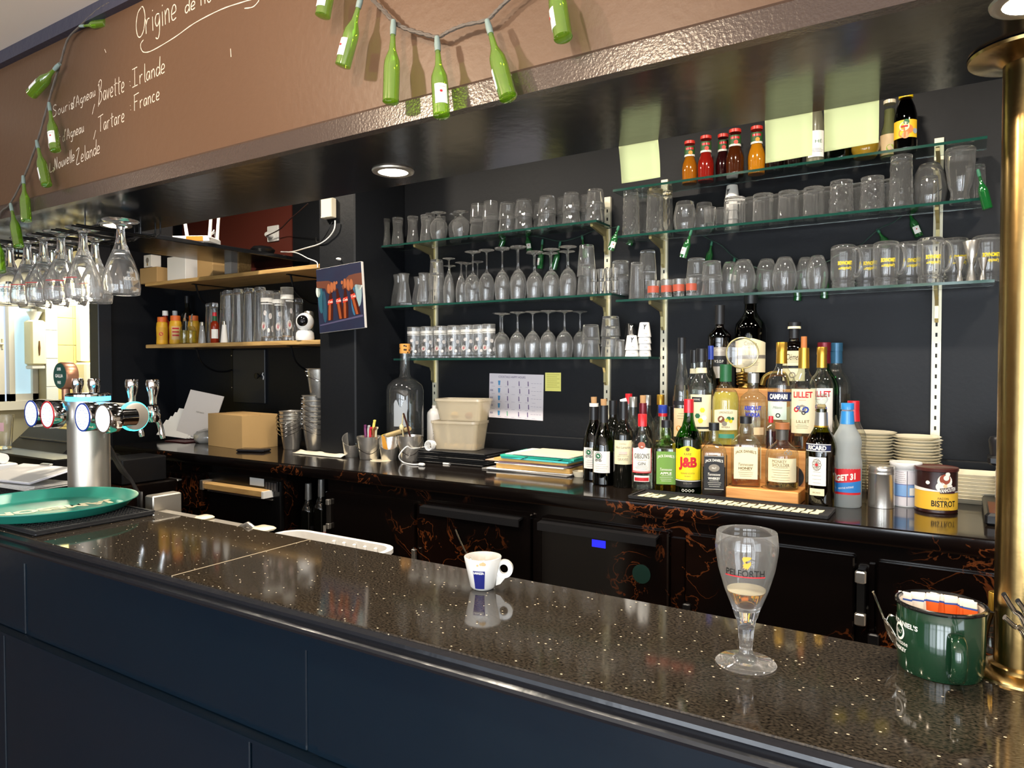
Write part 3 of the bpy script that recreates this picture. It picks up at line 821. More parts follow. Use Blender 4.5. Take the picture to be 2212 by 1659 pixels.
for k, (x, z0, z1, sh, lab) in RAILX.items():
    r = thing('shelf_rail', lab, 'rail', (x, YB, 0))
    z0 = max(z0, 1.206)
    MB().box(-.0125, .0125, -.012, .0, z0, z1).build('upright', CREAMMETAL, r, smooth=False)
    n = int((z1 - z0 - .03) / .032)
    s0 = None
    for i in range(n):
        if s0 is None: s0 = SLOT.build('slot', INK, r, (0, -.0121, z0 + .02), smooth=False)
        else:
            s = s0.copy(); COL.objects.link(s); s.location.z = z0 + .02 + i * .032
    for q in sh:
        z = SHELF[q][0] - .008
        mb = MB(); mb.prism([(-.012, -.10), (-.022, -.10), (-.032, -.088), (-.032, -.05), (-.042, -.032), (-.15, -.012), (-.153, -.004), (-.15, 0), (-.012, 0)], (-.005, 0, z - .0005), (0, 1, 0), (0, 0, 1), (1, 0, 0), .010)
        mb.build('bracket', GOLDBR, r, smooth=False)

# ------------------------------------------------------------------ glassware: unit profiles (radius 1, height 1), upright
def gl(prof, n=28, inv=False, mod=None, sq=None, m=None, name='glass'):
    mb = MB().lathe(prof, n, mod=mod, sq=sq)
    if inv: mb.flip(1.0)
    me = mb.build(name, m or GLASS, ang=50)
    d = me.data; bpy.data.objects.remove(me); return d


def prof_tumbler(rb=.8, t=.06, base=.09): return [(0, 0), (rb - .04, 0), (rb, .02), (1, .99), (1 - t * .4, 1), (1 - t, .985), (rb - t + .01, base + .03), (rb - t - .08, base), (0, base)]
def flute(n, a): return lambda w, k: 1 - (a * (0.5 + 0.5 * math.cos(n * w)) if 1 <= k <= 2 else 0)
P_WAIST = [(0, 0), (.84, 0), (.88, .02), (.80, .2), (.74, .38), (.82, .6), (.98, .85), (1, .99), (.96, 1), (.93, .985), (.76, .6), (.66, .38), (.70, .2), (.66, .12), (0, .11)]
P_CARAFE = [(0, 0), (.96, 0), (1, .03), (.97, .2), (.74, .55), (.60, .75), (.66, .92), (.74, .995), (.70, 1), (.66, .985), (.55, .76), (.68, .55), (.90, .2), (.88, .09), (0, .08)]
P_WINE = [(0, 0), (.96, .0), (.98, .006), (.90, .016), (.35, .03), (.13, .055), (.085, .12), (.08, .36), (.14, .42), (.5, .475), (.82, .56), (.98, .67), (1, .74), (.94, .87), (.86, .995), (.84, 1), (.82, .995), (.90, .87), (.955, .74), (.93, .67), (.78, .57), (.46, .495), (0, .455)]
P_FLUTE = [(0, 0), (.96, 0), (.98, .006), (.3, .025), (.12, .05), (.10, .22), (.2, .30), (.6, .45), (.86, .65), (.9, .78), (.80, .995), (.76, 1), (.74, .995), (.84, .78), (.80, .65), (.54, .46), (0, .32)]
P_SNIFT = [(0, 0), (.80, 0), (.82, .012), (.3, .04), (.16, .09), (.18, .17), (.5, .24), (.88, .38), (1, .53), (.93, .75), (.72, .995), (.69, 1), (.67, .99), (.87, .75), (.94, .53), (.82, .39), (.46, .27), (0, .23)]
P_STEML = [(0, 0), (.46, 0), (.56, .03), (.84, .26), (.99, .5), (1, .62), (.94, .82), (.80, .995), (.77, 1), (.75, .99), (.89, .82), (.94, .62), (.92, .5), (.77, .27), (.46, .07), (0, .06)]
P_BEER = [(0, 0), (.92, 0), (.95, .008), (.88, .022), (.42, .04), (.24, .07), (.20, .12), (.24, .24), (.30, .33), (.36, .36), (.44, .42), (.68, .56), (.88, .72), (.97, .85), (.98, .90), (.93, .995), (.91, 1), (.89, .995), (.935, .90), (.925, .85), (.84, .72), (.64, .57), (.42, .455), (.28, .41), (0, .405)]
P_JAR = [(0, 0), (.80, 0), (.95, .03), (1, .10), (1, .72), (.95, .79), (.88, .82), (.88, .85), (.93, .86), (.93, .88), (.88, .90), (.90, .995), (.87, 1), (.82, .99), (.82, .82), (.90, .74), (.92, .12), (.84, .07), (0, .06)]
P_BOWL = [(0, 0), (.5, 0), (.56, .02), (.8, .2), (.97, .5), (1, .62), (.9, .86), (.78, .995), (.75, 1), (.73, .99), (.85, .86), (.95, .62), (.92, .5), (.74, .22), (.4, .06), (0, .05)]
def cut_prof(rb=.9):
    n = 16; t = .10
    return [(0, 0), (rb - .04, 0)] + [(rb + (1 - rb) * i / n, .02 + .96 * i / n) for i in range(n + 1)] + [(1 - t * .5, 1), (1 - t, .985), (rb - t, .14), (rb - t - .1, .11), (0, .11)]
def cut_mod(w, k):
    if not 2 <= k <= 17: return 1
    z = k * .55; u = math.cos(4 * w + z * 1.5) ; v = math.cos(4 * w - z * 1.5)
    return 1 - .07 * max(abs(u), abs(v)) ** 3
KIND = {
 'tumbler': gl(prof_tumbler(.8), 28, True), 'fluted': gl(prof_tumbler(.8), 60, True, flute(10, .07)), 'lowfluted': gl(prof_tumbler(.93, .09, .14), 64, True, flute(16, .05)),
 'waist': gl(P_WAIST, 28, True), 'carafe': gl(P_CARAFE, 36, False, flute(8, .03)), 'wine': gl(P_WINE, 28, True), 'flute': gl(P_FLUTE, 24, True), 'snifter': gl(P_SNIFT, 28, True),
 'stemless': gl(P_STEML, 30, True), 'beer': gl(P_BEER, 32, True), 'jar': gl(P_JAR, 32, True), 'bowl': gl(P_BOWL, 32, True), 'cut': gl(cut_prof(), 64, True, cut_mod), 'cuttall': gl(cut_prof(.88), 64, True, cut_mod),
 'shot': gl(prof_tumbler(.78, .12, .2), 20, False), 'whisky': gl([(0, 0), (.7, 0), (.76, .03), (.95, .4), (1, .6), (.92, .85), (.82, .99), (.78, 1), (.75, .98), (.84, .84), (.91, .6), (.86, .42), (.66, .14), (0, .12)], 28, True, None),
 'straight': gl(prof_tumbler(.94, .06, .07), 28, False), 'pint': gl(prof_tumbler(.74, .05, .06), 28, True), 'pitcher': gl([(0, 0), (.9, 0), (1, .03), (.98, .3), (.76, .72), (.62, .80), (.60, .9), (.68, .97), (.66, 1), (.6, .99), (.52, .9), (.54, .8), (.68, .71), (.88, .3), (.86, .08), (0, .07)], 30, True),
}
CUPW = mat('espresso_cup_white', 'eceae6', .35); CUPB = mat('espresso_cup_black', '17181a', .3)
KIND['cup'] = gl([(0, 0), (.68, 0), (.72, .03), (.98, .92), (1, .93), (1, 1), (.95, 1), (.66, .08), (0, .07)], 24, True, None, None, CUPW)
PRINT = mat('white_print', 'e4e2dc', .5)


def glass(kind, shelf, u, vtop, wpx, label, row=0, group=None, name='tumbler', cat='glass', h=None, z=None, lift=0.0, y=None, noreg=None):
    """a glass standing on a shelf at the pixel column u with its top at vtop and its widest part wpx wide"""
    zs = SHELF[shelf][0] if z is None else z
    yy = y if y is not None else (2.448 if row == 0 else 2.505)
    p = OY(u, vtop, yy); R = SZ(wpx, p) / 2; H = h or max(.03, p.z - zs - lift)
    o = bpy.data.objects.new(name, KIND[kind]); COL.objects.link(o)
    o.location = (p.x, yy, zs + lift + .0006); o.scale = (R, R, H); o.rotation_euler = (0, 0, (u * 1.7) % 6.28)
    tag(o, label, cat, group)
    if noreg is None: reg(shelf if z is None else 'alcove', [o], R, (2.405 if z is None else 2.28), (2.533 if z is None else 2.56))
    return o


def stack2(kind, shelf, u, vtop, wpx, label, row=0, name='tumbler', group=None, ratio=.60, y=None):
    zs = SHELF[shelf][0]; yy = y if y is not None else (2.448 if row == 0 else 2.505); T = OY(u, vtop, yy).z - zs
    h = T * ratio
    a = glass(kind, shelf, u, vtop, wpx, 'lower glass of ' + label, row, group, name, h=h, y=yy, noreg=1)
    b = glass(kind, shelf, u, vtop, wpx, 'upper glass of ' + label, row, group, name, h=h, lift=T - h, y=yy, noreg=1)
    reg(shelf, [a, b], a.scale[0], 2.405, 2.533)
    return a, b


TL, ML, BL = 'top left shelf', 'middle left shelf', 'lowest left shelf'
TR, MR, BR = 'highest right shelf', 'middle right shelf', 'lowest right shelf'
# --- L1
for i, (u, v) in enumerate(((831.7, 474), (859, 471), (891.5, 468), (921, 465.5))):
    glass('waist', 'L1', u, v, 27, ORD[i] + ' small waisted glass from the left end of the ' + TL, group='waisted glasses')
glass('waist', 'L1', 934, 462, 25, 'small waisted glass standing behind the brandy glasses on the ' + TL, 1, 'waisted glasses')
glass('waist', 'L1', 949, 468, 25, 'small waisted glass half hidden by the first brandy glass', 1, 'waisted glasses')
for i, (u, v, w, row) in enumerate(((955.5, 458.6, 41, 0), (979, 464, 34, 1), (1000, 457.6, 40, 0))):
    glass('snifter', 'L1', u, v, w, ('nearest upturned brandy glass by the waisted glasses', 'small upturned brandy glass between two bigger ones', 'upturned brandy glass beside the plain stacked tumblers')[i] + ' on the ' + TL, row, 'brandy glasses', 'brandy_glass')
for i, (u, v) in enumerate(((1023, 440), (1060, 435.7))):
    stack2('tumbler', 'L1', u, v, 37, ('the plain stack next to the brandy glasses', 'the plain stack next to the fluted stacks')[i] + ', ' + TL, group='plain stacked tumblers')
for i, (u, v) in enumerate(((1097.5, 438.6), (1139, 432), (1187.5, 425), (1242, 417.4), (1286, 410.5))):
    stack2('fluted', 'L1', u, v, 42, 'the ' + ORD[i] + ' fluted stack from the left, front of the ' + TL, group='fluted stacked tumblers')
for i, (u, v) in enumerate(((1163, 441), (1217, 429), (1264, 424))):
    stack2('fluted', 'L1', u, v, 38, 'the ' + ORD[i] + ' fluted stack in the back row of the ' + TL, 1, group='fluted stacked tumblers')
# --- L2
for i, (u, v, row) in enumerate(((864.7, 594.5, 1), (882, 591, 0), (917, 590.5, 0), (901, 600, 1))):
    glass('carafe', 'L2', u, v, 35, ('pinched waist tumbler at the left end of the back row', 'pinched waist tumbler nearest the pillar in the front row', 'pinched waist tumbler beside the tall plain stack', 'pinched waist tumbler hidden between the two front ones')[i] + ', ' + ML, row, 'pinched waist tumblers')
stack2('pint', 'L2', 948, 562, 38, 'the tall stack between waisted tumblers and flutes, ' + ML, group='tall stacked tumblers', ratio=.7)
for i, (u, v, row) in enumerate(((979.5, 559, 0), (1004.5, 566.8, 0), (968, 575, 1))):
    glass('flute', 'L2', u, v, 29, ('tallest upturned champagne flute', 'shorter upturned champagne flute right of the tallest', 'upturned champagne flute in the back row')[i] + ' on the ' + ML, row, 'champagne flutes', 'champagne_flute')
for i, (u, v) in enumerate(((1024, 570), (1041, 567.5))):
    glass('wine', 'L2', u, v, 30, ('left', 'right')[i] + ' one of two small upturned wine glasses in the back row', 1, 'small wine glasses', 'wine_glass', y=2.535)
for i, (u, v) in enumerate(((1024.5, 543), (1048, 540), (1079, 536), (1116, 532.6), (1151, 544), (1187, 538.7), (1223, 533))):
    glass('wine', 'L2', u, v, 40, ORD[i] + ' upturned wine glass from the left, front row of the ' + ML, 0, 'upturned wine glasses', 'wine_glass', y=2.437)
for i, (u, v) in enumerate(((1085, 541), (1118, 538), (1162, 548), (1194, 549), (1232, 545))):
    glass('wine', 'L2', u, v, 38, ORD[i] + ' upturned wine glass from the left, back row of the ' + ML, 1, 'upturned wine glasses', 'wine_glass', y=2.522)
stack2('pint', 'L2', 1263, 530, 42, 'the tall stack right of the wine glasses, ' + ML, group='tall stacked tumblers', ratio=.62)
eight = []
for i in range(8):
    eight.append(glass('shot', 'L2', 1285 + (i % 4) * 15.5, 0, 16, ORD[i] + ' of the small round shot glasses at the right end of the ' + ML, 0, 'round shot glasses', 'shot_glass', h=.046, lift=.047 * (i // 4), y=2.428, noreg=1))
for i in range(4): reg('L2', [eight[i], eight[i + 4]], eight[i].scale[0], 2.405, 2.533)
stack2('tumbler', 'L2', 1343, 565, 43, 'the low stack behind the shot glasses, ' + ML, 1, group='low stacked tumblers')
# --- L3: eight printed tumblers
pt0 = None
for i, (u, v, row) in enumerate(((894, 707, 0), (923, 706, 0), (952, 705, 0), (981.5, 704, 0), (1011, 703.5, 0), (1041, 702.5, 0), (1067, 702, 0), (909, 708, 1), (938, 707, 1), (967, 706, 1), (997, 705, 1), (1026, 704, 1), (1054, 703, 1))):
    yy = (2.440, 2.512)[row]; p = OY(u, v, yy); R = SZ(29.5, p) / 2; H = p.z - SHELF['L3'][0]
    lab = ORD[i % 7] + (' printed straight glass from the left, front row of the ' if row == 0 else ' printed straight glass from the left, back row of the ') + BL
    q = None
    if pt0 is None:
        pt0 = thing('printed_glass', lab, 'glass', (p.x, yy, SHELF['L3'][0] + .0006), face_cam((p.x, yy)), 'printed straight glasses')
        link('glass', KIND['straight'], pt0, scale=(R, R, H))
        wrap_label(R * .972, H * .78, H * .86, -PI * .95, PI * .95, PRINT, pt0, 28, name='printed_band')
        for z_ in (.80,): wrap_label(R * .98, H * .735, H * .75, -1.2, 1.2, PRINT, pt0, 16, name='printed_line')
        for a_, z_, r_ in ((-.62, .30, .0115), (.5, .5, .008), (-.35, .56, .007), (.95, .25, .009), (.2, .22, .006)):
            e = disc_on_cyl(R * .963, a_, H * z_, r_, mat('pale_print', 'd9d3cf', .5), pt0, name='printed_dot')
        for a_, z_ in ((-.62, .30),):
            disc_on_cyl(R * .965, a_, H * z_, .0105, INKGR, pt0, inner=.0095, name='printed_ring')
            lettering('U', INKR, pt0, .008, .009, cyl=(R * .97 + .0008, a_, H * z_), bold=.03)
    else:
        q = dup(pt0, (p.x, yy, SHELF['L3'][0] + .0006), face_cam((p.x, yy)) + (0 if row == 0 else .8), lab)
    reg('L3', [q or pt0], R, 2.405, 2.533)
for i, (u, v) in enumerate(((1082, 678), (1111.5, 675), (1144, 674), (1178, 672), (1214, 672))):
    glass('wine', 'L3', u, v, 39, ORD[i] + ' upturned wine glass from the left on the ' + BL, 0, 'upturned wine glasses on the lowest shelf', 'wine_glass', y=2.445)
glass('wine', 'L3', 1243, 672, 33, 'narrower upturned wine glass at the end of the row on the ' + BL, 0, 'upturned wine glasses on the lowest shelf', 'wine_glass', y=2.462)
for i, (u, v) in enumerate(((1093, 677), (1127, 676), (1160, 674), (1196, 674))):
    glass('wine', 'L3', u, v, 37, ORD[i] + ' upturned wine glass from the left, back row of the ' + BL, 1, 'upturned wine glasses on the lowest shelf', 'wine_glass', y=2.523)
stack2('tumbler', 'L3', 1277, 702, 42, 'the low stack next to the wine glasses, ' + BL, group='low stacked tumblers')
z3 = SHELF['L3'][0]
three = []
for i in range(3):
    three.append(glass('tumbler', 'L3', 1316, 699, 44, ('bottom', 'middle', 'top')[i] + ' glass of the stack of three in front of the rail, ' + BL, 0, 'stack of three glasses', h=.075, lift=i * .0385, noreg=1))
reg('L3', three, three[0].scale[0], 2.405, 2.533)
glass('tumbler', 'L3', 1341, 734, 24, 'single small glass between the stack of three and the espresso cups', 0)
CUPLAB = (('lower', 'upper'), ('lowest', 'second lowest', 'second highest', 'topmost'))
yblack = mat('cup_print', '202024', .5)
cup_p = None
for nm, u, n, base, mt, yy in (('front white', 1366, 2, 0, CUPW, 2.437), ('right white', 1391, 4, 0, CUPW, 2.468), ('black', 1363, 4, 0, CUPB, 2.505)):
    cs = []
    for i in range(n):
        p = OY(u, 740, yy); lab = (CUPLAB[0][i] if n == 2 else CUPLAB[1][i]) + ' espresso cup of the ' + nm + ' stack on the ' + BL
        c = thing('espresso_cup', lab, 'cup', (p.x, yy, z3 + .0006 + i * .024), face_cam((p.x, yy), .1), 'stacked espresso cups')
        b = link('cup', KIND['cup'], c, scale=(.0245, .0245, .053))
        if mt is CUPB:
            d = bpy.data.meshes.get('black_cup')
            if not d: d = b.data.copy(); d.name = 'black_cup'; d.materials[0] = CUPB
            b.data = d
        if i == n - 1:
            ink = yblack if mt is CUPW else INKW
            lettering('Y', ink, c, .012, .018, cyl=(.0216, 0, .036), bold=.05, shear=.3)
        cs.append(c)
        lettering('coffee', yblack if mt is CUPW else INKW, c, .016, .004, cyl=(.0246, 0, .0115))
    reg('L3', cs, .0255, 2.405, 2.533)
# --- R2 (middle right): crystal, whisky, low fluted, brandy bowl, pitcher
for i, (u, v, row) in enumerate(((1365, 415, 0), (1393, 419, 1), (1416, 411, 0), (1443, 417, 1))):
    glass('cuttall', 'R2', u, v, 39 if row == 0 else 34, ORD[i] + ' tall cut crystal tumbler from the left end of the ' + MR, row, 'cut crystal tumblers', 'crystal_tumbler', y=2.45 if row == 0 else 2.527)
for i, (u, v, w, row) in enumerate(((1481.7, 437, 49, 0), (1521, 440, 42, 1))):
    glass('whisky', 'R2', u, v, w, ('front', 'back')[i] + ' one of two rounded whisky glasses on the ' + MR, row, 'rounded whisky glasses', 'whisky_glass')
for i, (u, v) in enumerate(((1536, 450), (1559, 447))):
    o = glass('shot', 'R2', u, v, 26, ('plain', 'red printed')[i] + ' shot glass in front of the white cup on the ' + MR, 0, 'shot glasses by the whisky glasses', 'shot_glass')
cw = thing('espresso_cup', 'white paper cup turned over behind the fluted glasses, ' + MR, 'cup', (OY(1584, 420, 2.525).x, 2.525, SHELF['R2'][0] + .0006), face_cam((-.4, 2.5), -.5)); reg('R2', [cw], .027, 2.405, 2.533)
for i in range(4): link('cup', KIND['cup'], cw, (0, 0, i * .030), scale=(.026, .026, .060))
lettering('Y', yblack, cw, .012, .02, cyl=(.0232, 0, .125), bold=.05, shear=.3)
for i, (u, v) in enumerate(((1604, 427.5), (1655, 421), (1709, 415), (1763, 407))):
    glass('lowfluted', 'R2', u, v, 51, ORD[i] + ' fluted low tumbler from the left on the ' + MR, 0, 'fluted low tumblers', y=2.455)
for i, (u, v) in enumerate(((1630, 432), (1682, 426), (1737, 419), (1795, 410), (1853, 403), (1912, 395))):
    glass('lowfluted', 'R2', u, v, 46, ORD[i] + ' fluted low tumbler from the left, back row of the ' + MR, 1, 'fluted low tumblers', y=2.528)
for i, (u, v) in enumerate(((1822, 393), (1886, 385))):
    glass('cut', 'R2', u, v, 59, ('first', 'second')[i] + ' wide diamond cut crystal tumbler on the ' + MR, 0, 'diamond cut tumblers', 'crystal_tumbler', y=2.455)
glass('cuttall', 'R2', 1945, 340, 52, 'tall cut crystal tumbler beside the big brandy bowl', 0, None, 'crystal_tumbler', y=2.452)
glass('bowl', 'R2', 2001, 352, 71, 'big upturned brandy bowl in front of the right rail', 0, None, 'brandy_bowl', y=2.463)
inside = glass('tumbler', 'R2', 2001, 380, 42, 'plain tumbler standing inside the big upturned brandy bowl', 0, None, y=2.463, noreg=1); REG['R2'][[k[0][0].name for k in REG['R2']].index('brandy_bowl')][0].append(inside)
glass('pitcher', 'R2', 2068, 325, 58, 'upturned glass pitcher at the right end of the ' + MR, 0, None, 'glass_pitcher', y=2.46)
glass('tumbler', 'R2', 2108, 358, 42, 'small tumbler behind the upturned glass pitcher', 1, None)
# --- R3 (lowest right)
glass('pint', 'R3', 1384, 568, 37, 'tall plain glass at the left end of the ' + BR, 0, None)
stack2('tumbler', 'R3', 1408, 542, 43, 'the stack behind the tall plain glass, ' + BR, 1, group='stacked tumblers on the lowest right shelf')
for i in range(4):
    p = OY(1413 + i * 17.5, 640, 2.432); R = .0235 * (1 if i != 3 else .9)
    s_ = thing('shot_glass', ORD[i] + ' red printed shot glass from the left on the ' + BR, 'glass', (p.x - .001 + i * .016, 2.432, SHELF['R3'][0] + .0006), face_cam((p.x, 2.43)), 'red printed shot glasses')
    link('glass', KIND['shot'], s_, scale=(R, R, .062)); reg('R3', [s_], R, 2.405, 2.533)
    wrap_label(R * .93, .018, .042, -1.1, 1.1, thin('red_print', 'e09a86', .3, .05, .5, 'd2694e'), s_, 14, name='red_print')
for i in range(3):
    p = OY(1426 + i * 19, 640, 2.50)
    glass('shot', 'R3', 1424 + i * 24, 0, 24, ('left', 'middle', 'right')[i] + ' one of three plain shot glasses behind the red printed ones', 1, 'plain shot glasses', 'shot_glass', h=.07, y=2.51)
stack2('tumbler', 'R3', 1497, 556, 45, 'the left one of two stacks by the stemless glasses, ' + BR, group='stacked tumblers on the lowest right shelf')
stack2('tumbler', 'R3', 1544, 565, 46, 'the right one of two stacks by the stemless glasses, ' + BR, group='stacked tumblers on the lowest right shelf')
for i, (u, v, w, row) in enumerate(((1587, 568, 45, 1), (1618.6, 561, 55, 0), (1667, 562, 52, 1), (1713, 555, 59, 0), (1768, 553, 56, 0), (1741, 559, 50, 1))):
    glass('stemless', 'R3', u, v, w, ORD[i] + ' upturned stemless wine glass from the left on the ' + BR if i < 5 else 'upturned stemless wine glass hidden behind the last two on the ' + BR, row, 'stemless wine glasses', 'stemless_glass', y=2.452 if row == 0 else 2.522)
mug0 = None; mg2 = None
for i, (u, v, w, row) in enumerate(((1818, 532, 58, 0), (1868, 532, 54, 1), (1917, 522, 59, 0), (1964, 528, 54, 1), (2008, 519, 60, 0), (2052, 524, 55, 1), (2096, 522, 56, 1))):
    yy = 2.458 if row == 0 else 2.522; p = OY(u, v, yy); zz = SHELF['R3'][0] + .0006
    lab = ORD[i] + ' upturned yellow lettered jar mug from the left, ' + BR
    if mug0 is None:
        R = SZ(w, p) / 2 * .98; H = p.z - zz
        mug0 = thing('jar_mug', lab, 'mug', (p.x, yy, zz), .35, 'upturned jar mugs')
        link('jar', KIND['jar'], mug0, scale=(R, R, H))
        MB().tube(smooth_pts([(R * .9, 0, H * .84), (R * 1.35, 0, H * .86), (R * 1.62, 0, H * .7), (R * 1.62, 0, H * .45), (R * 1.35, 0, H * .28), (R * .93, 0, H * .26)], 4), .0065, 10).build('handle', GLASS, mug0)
        lettering('LEMONADE', INKY, mug0, .046, .012, cyl=(R + .0008, -.1, H * .56), bold=.03, flipz=True)
        lettering('Lynchburg', INKY, mug0, .042, .013, cyl=(R + .0008, -.1, H * .44), bold=.02, shear=.2, flipz=True)
    else:
        mg2 = dup(mug0, (p.x, yy, zz), .35 + (i % 2) * .15, lab)
    mm_ = mug0 if i == 0 else mg2
    for ch in mm_.children:
        if ch.name.startswith('handle'): ch.rotation_euler = (0, 0, -.85 if row == 0 else -.2 - (i % 2) * .15)
    reg('R3', [mm_], R, 2.405, 2.533)
JIG = [(.62, 0), (.64, .005), (.30, .40), (.34, .43), (1, .99), (.97, 1), (.30, .46), (0, .45)]
for u, v, w, lab, yy in ((2101, 520, 33, 'tall steel double jigger between two small ones', 2.43), (2078, 556, 20, 'small steel jigger left of the tall jigger', 2.425), (2120, 558, 20, 'small steel jigger right of the tall jigger', 2.425)):
    p = OY(u, v, yy); R = SZ(w, p) / 2; H = p.z - SHELF['R3'][0]
    jg = tag(MB().lathe([(r * R, z * H) for r, z in JIG], 24).build('jigger', STEEL, None, (p.x, yy, SHELF['R3'][0] + .0006)), lab + ' on the ' + BR, 'jigger'); reg('R3', [jg], R, 2.405, 2.533)

# --- stemware rack and hanging beer glasses under the soffit on the left
rk = thing('stemware_rack', 'black wire stemware rack under the soffit above the beer tower', 'rack', (-2.5, 1.05, 1.88))
for k in range(12):
    x = -.58 + k * .105
    for d_ in (-.012, .012):
        MB().tube([(x + d_, -.10, -.028), (x + d_, .11, -.028), (x + d_, .125, -.015), (x + d_, .125, .0)], .0025, 6).build('wire', BLACKP, rk)
for y in (-.06, .09):
    MB().tube([(-.6, y, -.026), (.62, y, -.026)], .002, 6).build('cross_wire', BLACKP, rk)
    for x in (-.55, 0, .55): MB().tube([(x, y, -.026), (x, y, 0)], .002, 6).build('hanger', BLACKP, rk)
BEERN = ['beer glass with white print hanging nearest the downlight', 'second hanging beer glass from the right, front row', 'hanging beer glass with red line in front of the tile wall', 'fourth hanging beer glass from the right, front row', 'fifth hanging beer glass from the right, front row', 'leftmost hanging beer glass of the front row', 'hanging beer glass behind the first two of the rack', 'hanging beer glass in the back row left of the tall pair', 'hanging beer glass in the back row by the green bottle', 'leftmost hanging beer glass of the back row']
bg0 = None
for i, (u, yy) in enumerate(((262, 1.0), (181, 1.0), (133, 1.0), (95, 1.0), (60, 1.0), (22, 1.0), (206, 1.09), (150, 1.09), (112, 1.09), (75, 1.09))):
    p = OY(u, 600, yy); zz = 1.672; H = .187
    if bg0 is None:
        bg0 = thing('beer_glass', BEERN[i], 'glass', (p.x, yy, zz), face_cam((p.x, yy)), 'hanging beer glasses')
        link('glass', KIND['beer'], bg0, scale=(.0455, .0455, H))
        lettering('PELFORTH', INKW, bg0, .030, .009, cyl=(.0445, .45, H * .20), bold=.02, flipz=True)
        lettering('BRUNE', INKW, bg0, .016, .005, cyl=(.0445, .45, H * .28), flipz=True)
    elif i == 1:
        bg1 = thing('beer_glass', BEERN[i], 'glass', (p.x, yy, zz), face_cam((p.x, yy)), 'hanging beer glasses')
        link('glass', KIND['beer'], bg1, scale=(.0455, .0455, H))
        lettering('PELFORTH', INK, bg1, .036, .010, cyl=(.0446, -.9, H * .22), bold=.01, flipz=True)
        wrap_label(.0444, H * .265, H * .275, -1.45, -.35, INKR, bg1, 12, name='red_line')
    else:
        dup(bg1, (p.x, yy, zz), face_cam((p.x, yy)) + (i % 3) * .25, BEERN[i])
# ================================================================== bottles
S_BDX = [(0, .01), (.9, 0), (1, .015), (1, .60), (.93, .655), (.62, .715), (.42, .765), (.385, .80), (.375, .985), (.375, 1), (0, 1)]
S_BURG = [(0, .01), (.9, 0), (1, .015), (1, .44), (.93, .53), (.70, .645), (.48, .74), (.40, .81), (.37, .985), (.37, 1), (0, 1)]
S_SPIRIT = [(0, .01), (.92, 0), (1, .015), (1, .545), (.97, .60), (.82, .665), (.55, .71), (.42, .745), (.37, .79), (.36, 1), (0, 1)]
S_TALLS = [(0, .01), (.92, 0), (1, .012), (1, .58), (.96, .64), (.78, .70), (.5, .745), (.40, .78), (.36, .84), (.36, 1), (0, 1)]
S_SLIM = [(0, .01), (.92, 0), (1, .012), (1, .40), (.9, .52), (.62, .66), (.45, .76), (.40, .84), (.40, 1), (0, 1)]
S_JB = [(0, .01), (.92, 0), (1, .015), (1, .56), (.97, .60), (.80, .66), (.52, .72), (.40, .79), (.34, .90), (.33, 1), (0, 1)]
S_JD = [(0, .01), (.95, 0), (1, .02), (1, .60), (.94, .655), (.62, .715), (.42, .745), (.44, .78), (.46, .82), (.36, .88), (.36, 1), (0, 1)]
SQ_JD = [0, 1, 1, 1, 1, .7, .1, 0, 0, 0, 0, 0]
S_MONK = [(0, .01), (.95, 0), (1, .02), (1, .48), (.95, .56), (.8, .63), (.50, .68), (.38, .71), (.36, .76), (.36, 1), (0, 1)]
S_RIC = [(0, .01), (.92, 0), (1, .012), (1, .50), (1.02, .60), (.97, .655), (.80, .72), (.56, .78), (.42, .83), (.36, .9), (.35, 1), (0, 1)]
S_GET = [(0, .01), (.88, 0), (.95, .012), (.95, .36), (.985, .40), (.96, .44), (.86, .53), (.93, .62), (.86, .68), (.56, .76), (.40, .82), (.36, .9), (.36, 1), (0, 1)]
S_ABS = [(0, .01), (.95, 0), (1, .02), (1, .60), (.93, .68), (.60, .73), (.42, .75), (.38, .78), (.38, 1), (0, 1)]
S_JUICE = [(0, .01), (.9, 0), (.97, .02), (.97, .10), (1, .22), (1, .36), (.90, .46), (.70, .56), (.62, .62), (.60, .82), (.56, .85), (.56, 1), (0, 1)]
S_TEA = [(0, .01), (.95, 0), (1, .02), (1, .56), (.97, .62), (.80, .76), (.60, .86), (.50, .90), (.50, 1), (0, 1)]
S_SHOULD = [(0, .01), (.95, 0), (1, .015), (1, .60), (.98, .64), (.45, .72), (.36, .745), (.36, 1), (0, 1)]
G_CLEAR = thin('bottle_clear', 'f2f6f2', .03, .07, .01)
G_GREEN = thin('bottle_green', '4f9a3a', .03, .08)
G_DGREEN = thin('bottle_dark_green', '5b6b2a', .03, .08)
G_BOTTLEGREEN = thin('bottle_deep_green', '5fb06c', .03, .08)
G_OLIVE = thin('bottle_olive', '8a8a3c', .03, .08)
G_BLACK = mat('bottle_black', '0e0f0c', .05, spec=.7)
G_FROST = mat('bottle_frost', 'cfd6d6', .35, trans=.6, ior=1.2)
def liq(n, c, r=.0): return mat('liquid_' + n, c, r, trans=1.0, ior=1.33)
L_AMBER, L_GOLD, L_RED, L_DARK, L_CLEAR, L_GREEN, L_OLIVE = liq('amber', 'c9822c'), liq('gold', 'f0cf78'), liq('red', '8a1620'), liq('dark', '3a1608'), liq('clear', 'f4f2e4'), liq('green', '2f6f1e'), liq('olive', '6a6418')
L_LEMON = mat('liquid_lemon', 'dcc75a', .25, trans=.35, ior=1.2, noise=(9, .4, 'c9b24a'))


